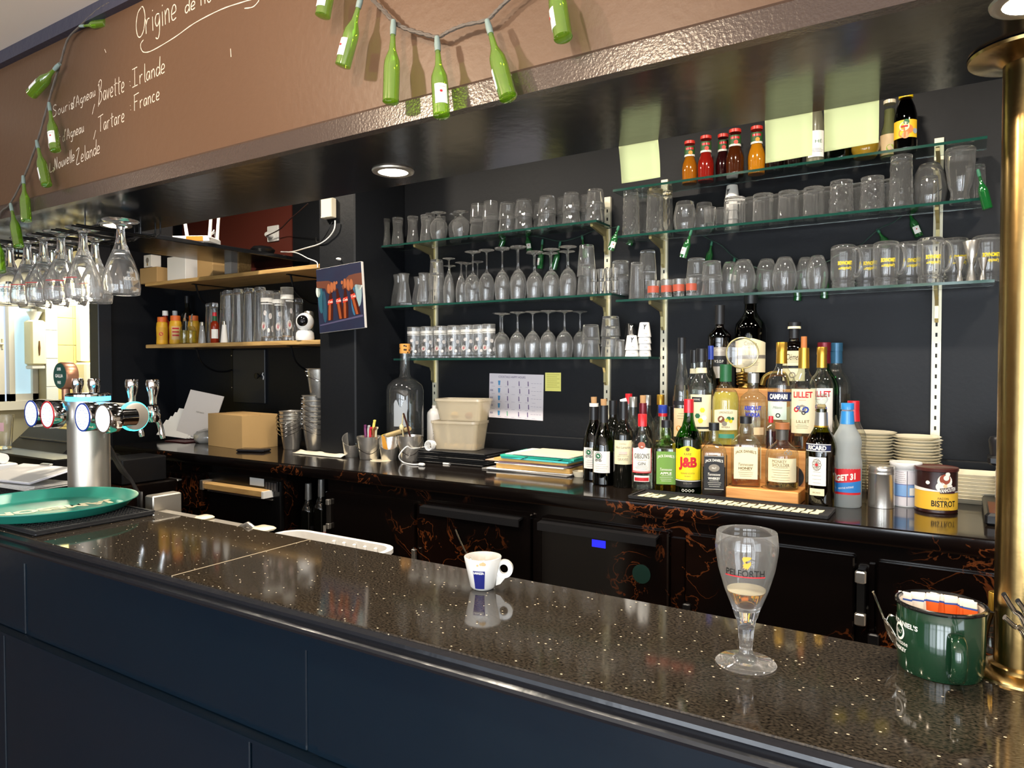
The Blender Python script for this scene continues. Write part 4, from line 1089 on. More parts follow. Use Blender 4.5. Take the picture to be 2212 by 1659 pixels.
def bottle(name, label, u, vtop, wpx, shape, gm, vbase=None, z=CTR, y=None, liquid=None, sq=None, twist=0.0, group=None, cat='bottle', n=32):
    R = .035
    for _ in range(3):
        if vbase is not None: yy = OZ(u, vbase, z).y + R * .95
        else: yy = y
        p = OY(u, vtop, yy); R = SZ(wpx, p) / 2
    H = p.z - z
    t = thing(name, label, cat, (p.x, yy, z + .0005), face_cam((p.x, yy), twist), group)
    prof = [(r * R, k * H) for r, k in shape]
    MB().lathe(prof, n, sq=sq).build('glass_body', gm, t)
    if liquid:
        lv, lm = liquid; pr = []; s2 = []
        for i, ((r, k), (r2, k2)) in enumerate(zip(shape, shape[1:])):
            if k > lv: break
            pr.append((max(0, r * R * .93), max(k, .02) * H)); s2.append(sq[i] if sq else 0)
            if k2 > lv and k2 > k:
                f_ = (lv - k) / (k2 - k); pr += [((r + (r2 - r) * f_) * R * .93, lv * H), (0, lv * H)]; s2 += [sq[i] if sq else 0] * 2
                break
        if pr[0][0] > 0: pr.insert(0, (0, pr[0][1])); s2.insert(0, 0)
        MB().lathe(pr, n, sq=s2).build('liquid', lm, t)
    rk = 'counter' if z == CTR and yy > 1.9 else None
    if z == SHELF['R1'][0]: reg('R1', [t], R, 2.405, 2.533)
    elif z > 1.13 and z < 1.14: reg('step1', [t], R * (1.08 if sq else 1), 2.10, 2.216)
    elif z > 1.24 and z < 1.245: reg('step2', [t], R, 2.218, 2.354 if y < 2.36 else 2.53)
    elif z > 1.41 and z < 1.42: reg('step3', [t], R, 2.362, 2.53)
    elif z > 1.6 and z < 1.62: reg('alcove', [t], R, 2.28, 2.56)
    elif rk: reg(rk, [t], R * (1.1 if sq else 1), 2.085, 2.54)
    return t, R, H


def cap(t, R, H, z0, z1, r, m, name='cap', n=24, ribs=0):
    mod = (lambda w, k: 1 - (.035 * (math.cos(ribs * w) > 0) if 1 <= k <= 2 else 0)) if ribs else None
    return MB().lathe([(0, z0 * H), (r * R, z0 * H), (r * R, z1 * H - .001), (r * R - .001, z1 * H), (0, z1 * H)], n if not ribs else ribs * 2, mod=mod).build(name, m, t)


def sleeve(t, R, H, z0, z1, r0, r1, m, name='foil'):
    return MB().lathe([(r0 * R, z0 * H), (r1 * R, z1 * H), (0, z1 * H)], 24).build(name, m, t)


def scrib(lab, R, z, w, n, m=INKGR, ang=0, dz=.0045, flat=None):
    """rows of tiny unreadable print"""
    mb = MB()
    for i in range(n):
        ww = w * (.65 + .35 * ((i * 37) % 10) / 10); x = -ww / 2
        while x < ww / 2:
            l = .0015 + .002 * random.random()
            if flat is None:
                q = []
                for xx, zz in ((x, 0), (x + l, 0), (x + l, .0011), (x, .0011)):
                    a = ang + xx / R; q.append(((R + .0009) * math.sin(a), -(R + .0009) * math.cos(a), z - i * dz + zz))
            else: q = [(xx, flat, z - i * dz + zz) for xx, zz in ((x, 0), (x + l, 0), (x + l, .0011), (x, .0011))]
            mb.add(q, [(0, 1, 2, 3)]); x += l + .0008
    return mb.build('small_print', m, lab, smooth=False)


LABW = mat('label_white', 'efece4', .6); LABC = mat('label_cream', 'e9deb9', .6); LABY = mat('label_yellow', 'f3d81f', .5); LABG = mat('label_green', '6e9a3c', .5); LABK = mat('label_black', '17171a', .5)
LABSIL = mat('label_silver', '9d968c', .4, .4); LABB = mat('label_blue', '1b4f9e', .5); LABR = mat('label_red', 'd0242c', .5); LABO = mat('label_peach', 'e3c79b', .6)
CAPK = mat('cap_black', '1b1b1d', .35); CAPBL = mat('cap_blue', '2c86c9', .3, coat=.4); CAPNAVY = mat('cap_navy', '243a92', .3); CAPG = mat('cap_green', '1f5a34', .4); BURGF = mat('burgundy_foil', '6b1a26', .3, .3)

# --- front row, left to right
for k, (u, vt, vb, lab) in enumerate(((1283, 871, 1040, 'white wine bottle with a cork, behind and left of its twin'), (1304, 876, 1050, 'white wine bottle with a cork standing in front of its twin'))):
    t, R, H = bottle('wine_bottle', lab, u, vt, 47, S_BURG, G_DGREEN, vbase=vb, liquid=(.40 if k else .62, L_OLIVE if k else L_DARK), twist=-.25, group='corked white wine bottles')
    MB().lathe([(0, H - .02), (.0088, H - .02), (.0102, H + .021), (0, H + .021)], 16).build('cork', CORKM, t)
    sleeve(t, R, H, .78, 1.0, .43, .40, CAPK)
    sleeve(t, R, H, .955, 1.0, .42, .42, LABW if not k else CAPK, 'neck_ring')
    lb = wrap_label(R, .16 * H, .43 * H, -.85, .85, LABW, t)
    disc_on_cyl(R, -.25, .37 * H, .009, INKG, lb, .0012); disc_on_cyl(R, -.25, .37 * H, .013, INK, lb, .0010, inner=.0115)
    for a in (-.5, -.38, -.12, 0): disc_on_cyl(R, a, .315 * H, .0035, INK, lb, .0012, inner=.0022, n=10)
    scrib(lb, R, .265 * H, .045, 4, INKGR, 0, .007)
t, R, H = bottle('wine_bottle', 'dark Bordeaux bottle with a black cap behind the cream labelled one', 1324, 866, 42, S_BDX, G_BLACK, y=2.30)
sleeve(t, R, H, .82, 1.003, .41, .40, CAPK); lb = wrap_label(R, .3 * H, .5 * H, -.7, .9, LABW, t)
t, R, H = bottle('wine_bottle', 'dark Bordeaux bottle with a cream Graves label', 1347, 868, 44, S_BDX, G_BLACK, vbase=1055, twist=-.05)
sleeve(t, R, H, .80, 1.003, .42, .40, CAPK); MB().cyl((-.3 * R, 0, H), (.3 * R, 0, H + .006), .007).build('cork_end', LABW, t)
lb = wrap_label(R, .275 * H, .555 * H, -.95, .95, LABC, t)
lettering('GRAVES', INKGR, lb, .034, .008, cyl=(R + .001, 0, .335 * H)); lettering('CHATEAU', INKGR, lb, .022, .004, cyl=(R + .001, 0, .515 * H))
lettering('Haut Lamartin', INKGR, lb, .048, .008, cyl=(R + .001, 0, .475 * H)); wrap_label(R + .0007, .395 * H, .425 * H, -.4, .4, mat('label_pink', 'e6c3b8', .6), lb, name='label_band')
scrib(lb, R, .385 * H, .04, 2)
# behind the gin
for u, vt, w, shp, gm, capm, lab, kw in ((1363, 851, 36, S_TALLS, G_CLEAR, REDFOIL, 'clear bottle with a red cap behind the gin', {}), (1371, 858, 40, S_SPIRIT, G_CLEAR, SILVER, 'clear round bottle with a grey foil cap behind the gin', {}), (1384, 860, 34, S_TALLS, G_CLEAR, GOLD, 'slim bottle with a gold cap hidden behind the grey capped one', {}),
                                         (1405, 854, 36, S_TALLS, G_CLEAR, SILVER, 'clear bottle with a silver cap at the back of the spirits', {}), (1420, 854, 40, S_TALLS, G_CLEAR, GOLD, 'clear bottle with a yellow gold cap at the back of the spirits', {})):
    t, R, H = bottle('spirit_bottle', lab, u, vt, w, shp, gm, y=2.40 if u != 1371 else 2.33, liquid=(.45, L_GOLD if u != 1363 else L_AMBER))
    cap(t, R, H, .88, 1.004, .42, capm, ribs=18)
t, R, H = bottle('wine_bottle', 'dark bottle with burgundy foil and a bare cork behind the red capped gin', 1394, 871, 40, S_BDX, G_BLACK, y=2.24)
sleeve(t, R, H, .78, 1.003, .42, .41, BURGF); MB().lathe([(0, H - .02), (.009, H - .02), (.0102, H + .026), (0, H + .026)], 16).build('cork', CORKM, t)
# gin
t, R, H = bottle('gin_bottle', 'clear gin bottle with red cap and white label edged in red', 1389, 895, 47, S_SPIRIT, G_CLEAR, vbase=1061, liquid=(.50, L_CLEAR), twist=-.06)
cap(t, R, H, .84, 1.003, .42, REDFOIL, ribs=22)
lb = wrap_label(R, .235 * H, .56 * H, -.98, .98, LABW, t, cut=lambda s: .03 * H * max(0, 1 - abs(s - .5) * 3.2))
for z0_, z1_ in ((.235, .247), (.255, .262)): wrap_label(R + .0007, z0_ * H, z1_ * H, -.98, .98, INKR, lb, name='red_line')
for a_ in (-.98, .9): wrap_label(R + .0007, .235 * H, .56 * H, a_, a_ + .08, INKR, lb, 3, name='red_line')
lettering("GIBSON'S", INK, lb, .050, .016, cyl=(R + .0014, 0, .46 * H)); lettering('GIN', INK, lb, .024, .009, cyl=(R + .0014, 0, .36 * H)); lettering('LONDON DRY', INKGR, lb, .032, .004, cyl=(R + .0014, 0, .405 * H))
scrib(lb, R, .325 * H, .045, 3); disc_on_cyl(R, 0, .60 * H, .011, mat('seal_rust', 'a2502e', .4), lb, .0014)
lb2 = wrap_label(R, .12 * H, .20 * H, -.75, .75, LABW, t); wrap_label(R + .0007, .13 * H, .175 * H, -.66, .66, INKR, lb2, name='red_panel')
# blue capped clear bottle, black capped bottle
t, R, H = bottle('spirit_bottle', 'clear bottle with a navy cap and red neck ring behind the apple whiskey', 1427, 876, 46, S_SPIRIT, G_CLEAR, y=2.25, liquid=(.5, L_CLEAR))
cap(t, R, H, .90, 1.003, .42, CAPNAVY, ribs=20); sleeve(t, R, H, .86, .90, .43, .43, REDFOIL, 'neck_ring')
t, R, H = bottle('spirit_bottle', 'squat bottle with a tall square black cap behind the apple whiskey', 1446, 878, 34, S_TALLS, G_CLEAR, y=2.33, liquid=(.4, L_AMBER))
cap(t, R, H, .80, 1.0, .5, CAPK)
# JD type square bottles


def whiskey(label, u, vt, vb, w, z, gm, lm, lv, labm, inkm, capm, sub, sub2, y=None, twist=0.0, style=0):
    t, R, H = bottle('whiskey_bottle', label, u, vt, w, S_JD, gm, vbase=vb, z=z, y=y, liquid=(lv, lm), sq=SQ_JD, twist=twist, n=40)
    cap(t, R, H, .90, 1.003, .43, capm); yv = -R * .90
    hw = R * .80
    lb = plate_label(-hw, hw, .115 * H, .575 * H, yv - .0045, labm, t); yi = yv - .0056
    MB().box(R * .9 + .0045, R * .9 + .0051, -hw, hw, .115 * H, .575 * H).build('side_label', labm, t, smooth=False)
    lettering("JACK DANIEL'S", inkm, lb, hw * 1.75, .0105, at=(0, yi, .51 * H), bold=.02, arc=4.5)
    if style:
        MB().prism([(math.cos(k * PI / 10) * hw * .55, math.sin(k * PI / 10) * .011) for k in range(20)], (0, yi + .0008, .41 * H), (1, 0, 0), (0, 0, 1), (0, -1, 0), .0006).build('oval_badge', INKGR, lb, smooth=False)
        lettering('No.7', INKW, lb, .012, .006, at=(0, yi - .0006, .41 * H), bold=.02)
        for zz, zw in ((.565, 1.9), (.125, 1.9)): MB().box(-hw * zw / 2, hw * zw / 2, yi, yi + .0004, zz * H, zz * H + .0008).build('border_line', inkm, lb, smooth=False)
    lettering('Tennessee', inkm, lb, hw * 1.25, .0085, at=(0, yi, .325 * H), shear=.25); lettering(sub, inkm, lb, hw * 1.2, .0075, at=(0, yi, .27 * H), bold=.03)
    scrib(lb, R, .235 * H, hw * 1.4, 4, inkm, 0, .0055, flat=yi)
    return t


INKGOLD = mat('ink_sepia', '6b5520', .6)
whiskey('square apple whiskey bottle with a green label and black cap', 1440, 909, 1066, 50, CTR, thin('jd_pale_green', 'cfe6b4', .03, .07), L_AMBER, .13, LABG, INKW, CAPK, 'APPLE', '', twist=-.02)
whiskey('square whiskey bottle with a black label and white lettering', 1534, 914, 1078, 52, CTR, G_CLEAR, L_DARK, .42, LABK, INKW, CAPK, 'WHISKEY', '', twist=.02, style=1)
# J&B
t, R, H = bottle('whisky_bottle', 'green whisky bottle with red cap and bright yellow label', 1490, 863, 56, S_JB, G_GREEN, vbase=1072, liquid=(.52, L_GREEN), twist=-.06)
cap(t, R, H, .86, 1.003, .38, REDFOIL, ribs=0)
lb = wrap_label(R, .165 * H, .485 * H, -1.15, 1.15, LABY, t, 20, cut=lambda s: .035 * H * max(0, math.cos((s - .5) * 5)) if abs(s - .5) < .31 else 0)
lettering('RARE', INKGOLD, lb, .022, .007, cyl=(R + .001, 0, .435 * H)); lettering('J&B', INKR, lb, .058, .040, cyl=(R + .0012, 0, .335 * H), bold=.05)
lettering('BLENDED SCOTCH', INKGOLD, lb, .042, .0045, cyl=(R + .001, 0, .235 * H)); lettering('WHISKY', INKGOLD, lb, .020, .004, cyl=(R + .001, 0, .205 * H)); disc_on_cyl(R, 0, .485 * H, .006, INKGOLD, lb, .0012)
lb2 = wrap_label(R, .09 * H, .160 * H, -1.15, 1.15, LABK, t, 20); lettering('ESTD 1749', INKGR, lb2, .025, .005, cyl=(R + .001, 0, .13 * H)); wrap_label(R + .0007, .152 * H, .16 * H, -1.15, 1.15, INKW, lb2, 16, name='white_line')
for a_ in (-.35, -.1, .15, .4): disc_on_cyl(R, a_, .055 * H, .004, INKW, t, .0006, inner=.0028, n=10)

# --- stepped display rack
rack = thing('bottle_rack', 'stepped beech wood display rack holding the spirit bottles', 'rack', (-.5, 2.1, CTR))
ZR1, ZR2, ZR3 = 1.138, 1.242, 1.418
def rk_part(mb, nm, m, **k):
    o = mb.build(nm, m, rack, **k); o.matrix_parent_inverse = Matrix.Translation((.5, -2.1, -CTR)); return o
XA, XB = OY(1550, 1075, 2.10).x, OY(1724, 1090, 2.10).x
rk_part(MB().bbox(XA + .024, XB, 2.10, 2.215, CTR, ZR1, .002), 'step', RACKW, smooth=False)
rk_part(MB().bbox(-.79, -.30, 2.217, 2.358, CTR, ZR2, .002), 'step', RACKW, smooth=False)
rk_part(MB().bbox(-.70, -.421, 2.36, 2.53, CTR, ZR3, .002), 'step', RACKW, smooth=False)
rk_part(MB().bbox(-.42, -.312, 2.36, 2.53, CTR, ZR2, .002), 'step', RACKW, smooth=False)
for x in (-.55, -.457):
    rk_part(MB().lathe([(.036, 0), (.040, 0), (.040, .0012), (.036, .0012)], 28, c=(x, 2.158, ZR1 - .0008)), 'cup_ring', mat('rack_hole', '6b3f1a', .6), ang=60)
e = rk_part(MB().lathe([(0, 0), (.036, 0), (.036, .004), (0, .004)], 32, c=(-.425, 2.216, 1.165), ax=(0, -1, 0)), 'round_badge', LABK)
e = rk_part(MB().lathe([(0, 0), (.030, 0), (.030, .003), (0, .003)], 32, c=(-.455, 2.3605, 1.335), ax=(0, -1, 0)), 'round_badge', mat('badge_cream', 'e2cfa0', .5))
# on the first step
whiskey('square honey whiskey bottle with a cream label on the lowest rack step', 1611, 900, None, 60, ZR1, G_CLEAR, L_AMBER, .13, LABC, INKGOLD, CAPK, 'HONEY', '', y=2.158, twist=.02)
t, R, H = bottle('whisky_bottle', 'rounded whisky bottle with a cream label on the lowest rack step', 1690, 913, 68, S_MONK, G_CLEAR, z=ZR1, y=2.158, liquid=(.10, L_GOLD), twist=.02)
cap(t, R, H, .90, 1.0, .44, mat('stopper_wood', 'a5673a', .5), 'stopper'); cap(t, R, H, .74, .90, .39, mat('neck_band', '57534e', .4, .5), 'neck_foil')
lb = wrap_label(R, .12 * H, .475 * H, -.95, .95, LABC, t, 18)
lettering('MONKEY', INKGOLD, lb, .040, .009, cyl=(R + .001, -.18, .43 * H)); lettering('SHOULDER', INKGOLD, lb, .048, .009, cyl=(R + .001, -.1, .375 * H)); scrib(lb, R, .335 * H, .055, 7, INKGOLD, -.1, .007)
for k in range(3): disc_on_cyl(R, .22 + .12 * k, .56 * H + .004 * (k % 2), .006, INKGR, t, .0008, inner=.004, n=12)
# red and yellow tin leaning behind, small dark bottle
t = thing('round_tin', 'yellow and red decorated round tin behind the anise bottle', 'tin', (-.340, 2.182, CTR + .0005), -.2)
MB().lathe([(0, 0), (.027, 0), (.028, .003), (.028, .096), (.026, .10), (0, .10)], 28).build('tin_body', mat('tin_yellow', 'd9b327', .4, noise=(30, .7, 'b3402a')), t)
lettering('LICOR', INKR, t, .042, .016, cyl=(.0286, .1, .045), bold=.05)
# Ricard
t, R, H = bottle('anise_bottle', 'olive green anise bottle with a pourer and a navy Ricard label', 1773, 884, 63, S_RIC, G_OLIVE, vbase=1104, liquid=(.60, L_OLIVE), twist=-.12)
sleeve(t, R, H, .83, .965, .44, .40, SILVER, 'neck_foil'); sleeve(t, R, H, .815, .83, .47, .455, GOLD, 'foil_band')
MB().lathe([(0, 0), (.010, 0), (.0125, .006), (.010, .012), (0, .013)], 16, c=(0, 0, H)).build('pourer_plug', mat('pourer_amber', 'c9b98a', .2, trans=.6), t)
MB().lathe([(0, -.016), (.009, -.0135), (.0145, -.006), (.0165, 0), (.0145, .006), (.009, .0135), (0, .016)], 20, c=(0, 0, H + .026)).tube([(0, 0, H + .034), (.012, -.004, H + .038), (.022, -.008, H + .037)], .0035).build('pourer_ball', TG, t)
lb = wrap_label(R * 1.02, .575 * H, .655 * H, -1.0, .75, LABB, t, 18); lb.data.materials[0] = mat('label_navy', '1a2450', .5)
wrap_label(R * 1.02 + .0006, .578 * H, .585 * H, -1.0, .75, INKW, lb, 16, name='white_line'); wrap_label(R * 1.02 + .0006, .645 * H, .652 * H, -1.0, .75, INKW, lb, 16, name='white_line')
lettering('RICARD', INKW, lb, .050, .0125, cyl=(R * 1.02 + .0012, -.15, .615 * H), bold=.045)
lb = wrap_label(R, .235 * H, .52 * H, -.75, .45, LABW, t, 14)
for k in range(9): disc_on_cyl(R, -.15 + .16 * math.cos(k * .7), .445 * H + .011 * math.sin(k * .7), .006, INKGR, lb, .001, inner=.0045, n=12)
disc_on_cyl(R, -.15, .445 * H, .004, INKR, lb, .0014); scrib(lb, R, .37 * H, .026, 4, INKGR, -.15, .010)
lb = wrap_label(R, .135 * H, .205 * H, -.62, .35, LABC, t, 12); lettering('RICARD', INKGOLD, lb, .02, .004, cyl=(R + .001, -.14, .165 * H))
# Get 31
t, R, H = bottle('mint_bottle', 'frosted white bottle with blue cap and red and blue label', 1828, 872, 63, S_GET, G_FROST, vbase=1100, twist=-.05)
cap(t, R, H, .94, 1.003, .42, CAPBL, ribs=22); sleeve(t, R, H, .80, .925, .46, .40, CAPBL)
lb = wrap_label(R * .95, .225 * H, .36 * H, -1.15, 1.15, LABR, t, 20, cut=lambda s: .012 * s)
wrap_label(R * .95 + .0006, .150 * H, .228 * H, -1.15, 1.15, LABB, lb, 20, cut=lambda s: .010 * s, name='blue_band').data.materials[0] = mat('band_blue', '2a7ac4', .5)
wrap_label(R * .95, .128 * H, .150 * H, -1.15, 1.15, LABR, t, 20, name='red_band')
lettering('GET 31', INKW, lb, .052, .018, cyl=(R * .95 + .0012, -.02, .295 * H), bold=.05, slope=.16); lettering('MENTHE INTENSE', INKW, lb, .04, .005, cyl=(R * .95 + .0014, 0, .195 * H), slope=.16)
t, R, H = bottle('liqueur_bottle', 'ribbed clear bottle with a red cap behind the frosted one', 1843, 867, 58, S_GET, thin('ribbed_clear', 'eef0ea', .05, .1, .04), y=2.255, n=48)
cap(t, R, H, .92, 1.003, .42, REDFOIL, ribs=0); sleeve(t, R, H, .80, .92, .47, .41, REDFOIL)
for k in range(9): MB().lathe([(R * (.88 + .012 * k), 0), (R * (.93 + .012 * k), .004), (R * (.88 + .012 * k), .008)], 32, c=(0, 0, H * (.12 + .035 * k))).build('rib', G_CLEAR, t)
# --- second step
t, R, H = bottle('eau_de_vie_bottle', 'tall slim clear bottle with a black cap and peach label', 1484, 731, 37, S_SLIM, G_CLEAR, z=ZR2, y=2.30, liquid=(.55, L_CLEAR))
cap(t, R, H, .85, 1.003, .45, CAPK); lb = wrap_label(R, .06 * H, .33 * H, -1.0, 1.0, LABO, t); scrib(lb, R, .28 * H, .03, 3, INKGOLD, 0, .008)
wrap_label(R, .36 * H, .40 * H, -1.1, 1.1, LABK, t, name='neck_band'); disc_on_cyl(R, -.3, .14 * H, .009, mat('pear_print', 'd08a3a', .5), lb, .001)
for u, vt, yy, lab in ((1504, 757, 2.32, 'lemon syrup bottle with a black cap, half hidden behind its twin'), (1519, 754, 2.275, 'clear syrup bottle with a black cap and lemon drawing on its label')):
    t, R, H = bottle('syrup_bottle', lab, u, vt, 50 if u == 1519 else 42, S_SPIRIT, G_CLEAR, z=ZR2, y=yy, liquid=(.36, L_GOLD), twist=-.05, group=None)
    cap(t, R, H, .86, 1.003, .44, CAPK); sleeve(t, R, H, .745, .80, .47, .45, LABC, 'neck_label')
    lb = wrap_label(R, .14 * H, .52 * H, -1.0, 1.0, LABC, t, 16)
    wrap_label(R + .0006, .445 * H, .495 * H, -.8, .1, LABK, lb, 8, name='name_band'); lettering('EDGIENNE', INKW, lb, .022, .006, cyl=(R + .0016, -.35, .47 * H))
    for a_, z_, m_ in ((-.25, .30, INKG), (.15, .36, LABY), (.3, .28, LABW), (0, .25, LABY)): disc_on_cyl(R, a_, z_ * H, .0085, m_, lb, .0012, n=6)
    wrap_label(R + .0006, .165 * H, .185 * H, -.5, .8, LABK, lb, 10, name='line_band')
t, R, H = bottle('spirit_bottle', 'dark bottle with a navy cap showing between syrup and cognac', 1531, 748, 26, S_TALLS, G_BLACK, z=ZR2, y=2.335)
cap(t, R, H, .86, 1.003, .46, CAPNAVY)
t, R, H = bottle('limoncello_bottle', 'cloudy yellow limoncello bottle with a green cap', 1568, 788, 57, S_SPIRIT, G_CLEAR, z=ZR2, y=2.27, liquid=(.66, L_LEMON), twist=.03)
cap(t, R, H, .79, 1.003, .44, CAPG)
lb = wrap_label(R, .20 * H, .44 * H, -.95, .95, LABC, t, 18, cut=lambda s: .015 * H * math.sin(PI * s)); lettering('LIMONCELLO', INKGOLD, lb, .042, .0065, cyl=(R + .001, 0, .415 * H))
for a_, z_, m_, r_ in ((-.35, .33, mat('print_brown', '7a4a34', .6), .011), (.05, .32, INKY, .006), (.2, .34, INKG, .007), (.35, .31, INKY, .006), (-.1, .28, INKGR, .008), (.5, .34, INKG, .005)): disc_on_cyl(R, a_, z_ * H, r_, m_, lb, .0012, n=9)
lettering('RIVIERA', INKGOLD, lb, .025, .005, cyl=(R + .001, 0, .235 * H)); wrap_label(R, .10 * H, .15 * H, -.55, .65, mat('label_teal', '3f8a72', .5), t, 10, name='teal_band')
t, R, H = bottle('vodka_bottle', 'clear vodka bottle with silver cap and blue lettering', 1627, 807, 56, S_ABS, G_CLEAR, z=ZR2, y=2.275, liquid=(.55, L_CLEAR), twist=-.05)
cap(t, R, H, .87, 1.003, .42, SILVER)
BLUEI = mat('ink_royal', '2b3aa8', .5)
lettering('ABSOLUT', BLUEI, t, .054, .014, cyl=(R + .0008, 0, .53 * H), bold=.05); lettering('VODKA', BLUEI, t, .046, .014, cyl=(R + .0008, 0, .44 * H), bold=.05); lb = wrap_label(R, .17 * H, .27 * H, .1, .9, LABO, t, 8)
t, R, H = bottle('bitter_bottle', 'clear bitter bottle with gold cap, navy Campari band and little red liquid', 1684, 740, 58, S_TALLS, G_CLEAR, z=ZR2, y=2.275, liquid=(.17, L_RED), twist=-.08)
cap(t, R, H, .915, 1.003, .40, GOLD, ribs=20); sleeve(t, R, H, .80, .915, .40, .375, GOLD)
lb = wrap_label(R, .445 * H, .53 * H, -1.2, .85, LABB, t, 20); lb.data.materials[0] = MATS['label_navy']; lettering('CAMPARI', INKW, lb, .056, .016, cyl=(R + .001, -.17, .488 * H), bold=.05)
lb = wrap_label(R, .27 * H, .44 * H, -1.1, .45, mat('label_aqua', 'cfe0d0', .6), t, 16); lettering('Milano', INKGR, lb, .028, .008, cyl=(R + .001, -.2, .385 * H), shear=.3); disc_on_cyl(R, -.15, .31 * H, .007, INK, lb, .001, inner=.004)
t, R, H = bottle('small_liqueur_bottle', 'small dark red liqueur bottle with red cap at the foot of the bitter bottle', 1666, 899, 22, S_TALLS, G_CLEAR, z=ZR2 + .0, y=2.2365, liquid=(.55, L_RED))
cap(t, R, H, .80, 1.0, .45, REDFOIL)
for u, vt, yy, w, lab, fr in ((1766, 751, 2.315, 52, 'white aperitif bottle with a gold cap behind the corked one', 0), (1747, 752, 2.268, 56, 'white aperitif bottle with wooden pourer and Lillet label', 1)):
    t, R, H = bottle('aperitif_bottle', lab, u, vt, w, S_TALLS, G_CLEAR, z=ZR2, y=yy, liquid=(.14, L_AMBER), twist=-.08)
    sleeve(t, R, H, .80, 1.0, .41, .38, GOLD)
    if fr:
        MB().lathe([(0, H), (.009, H), (.0085, H + .034), (0, H + .034)], 14).build('wooden_stopper', mat('stopper_orange', 'b8703a', .5), t)
    else: cap(t, R, H, .93, 1.004, .42, GOLD, ribs=18)
    lb = wrap_label(R, .17 * H, .60 * H, -.95, 1.1, LABC if fr else LABW, t, 20); lettering('LILLET', INKR, lb, .058, .018, cyl=(R + .001, .05, .545 * H), bold=.03)
    scrib(lb, R, .49 * H, .03, 1, INKR); lettering('LILLET', INKGOLD, lb, .038, .008, cyl=(R + .001, .05, .285 * H)); scrib(lb, R, .25 * H, .04, 3, INKGOLD)
    for a_, z_, r_, m_ in ((-.45, .40, .008, INKR), (-.3, .42, .006, INKB), (0, .41, .012, INKGR), (.25, .40, .010, INKB), (.1, .37, .006, INK)): disc_on_cyl(R, a_, z_ * H, r_, m_, lb, .0011, n=8, inner=r_ * .5)
for u, vt, yy, w, fm, gm, lm, lab in ((1802, 741, 2.45, 60, mat('foil_steelblue', '2f5a78', .3, .3), G_CLEAR, L_CLEAR, 'clear gin bottle with steel blue foil at the right end of the rack'), (1783, 741, 2.41, 62, BURGF, G_BOTTLEGREEN, L_GREEN, 'bright green bottle with burgundy foil at the right end of the rack')):
    t, R, H = bottle('spirit_bottle', lab, u, vt, w, S_SPIRIT, gm, z=ZR2, y=yy, liquid=(.5, lm))
    sleeve(t, R, H, .80, .92, .43, .41, fm); cap(t, R, H, .92, 1.003, .44, fm)
# --- third step
t, R, H = bottle('cognac_bottle', 'dark cognac bottle with a silver VSOP label on the top rack step', 1555, 660, 48, S_SHOULD, thin('cognac_glass', '7a3418', .03, .09), z=ZR3, y=2.42, liquid=(.60, L_DARK), twist=-.05)
cap(t, R, H, .77, 1.003, .43, CAPK); lb = wrap_label(R, .12 * H, .49 * H, -1.0, 1.0, LABSIL, t, 16); wrap_label(R + .0006, .26 * H, .385 * H, -.7, .7, LABK, lb, 10, name='name_panel')
lettering('V.S.O.P', INKW, lb, .030, .009, cyl=(R + .0014, 0, .32 * H)); scrib(lb, R, .46 * H, .03, 2, INKW)
t, R, H = bottle('magnum_bottle', 'big dark magnum with a cream six sided label on the top rack step', 1622, 627, 66, S_BDX, thin('magnum_glass', '2a2a12', .03, .09), z=ZR3, y=2.46, liquid=(.60, liq('oil', '1a1a08')), twist=.05)
cap(t, R, H, .86, 1.003, .44, CAPK)
lb = wrap_label(R, .16 * H, .46 * H, -1.1, 1.1, LABC, t, 22, cut=lambda s: .045 * H * (1 - abs(s - .5) * 2))
lettering('Contrat', INKGR, lb, .042, .012, cyl=(R + .001, -.05, .445 * H)); lettering('CALVADOS', INKGR, lb, .034, .005, cyl=(R + .001, 0, .405 * H)); wrap_label(R + .0006, .30 * H, .335 * H, -1.1, 1.1, LABSIL, lb, 18, name='grey_band'); scrib(lb, R, .27 * H, .06, 4, INKGR)
S_RUM = [(0, .01), (.95, 0), (1, .02), (1, .56), (.95, .63), (.72, .68), (.44, .71), (.38, .74), (.38, 1), (0, 1)]
t, R, H = bottle('rum_bottle', 'square shouldered rum bottle with a cream script label and black stopper', 1716, 697, 52, S_RUM, thin('rum_glass', 'a86a3a', .03, .08), z=ZR3, y=2.435, liquid=(.5, L_DARK), twist=-.03)
cap(t, R, H, .94, 1.003, .50, CAPK, 'stopper'); sleeve(t, R, H, .905, .94, .52, .50, LABC, 'stopper_ring'); cap(t, R, H, .76, .905, .41, CAPK, 'neck_band')
lb = wrap_label(R, .12 * H, .57 * H, -1.0, 1.0, LABC, t, 16); lettering('Cl\u00e9ment', INK, lb, .052, .019, cyl=(R + .001, .02, .48 * H), shear=.4); scrib(lb, R, .42 * H, .05, 2)
wrap_label(R + .0006, .31 * H, .35 * H, -1.0, 1.0, LABK, lb, 14, name='black_band'); disc_on_cyl(R, -.1, .21 * H, .010, INKGR, lb, .001, inner=.006)
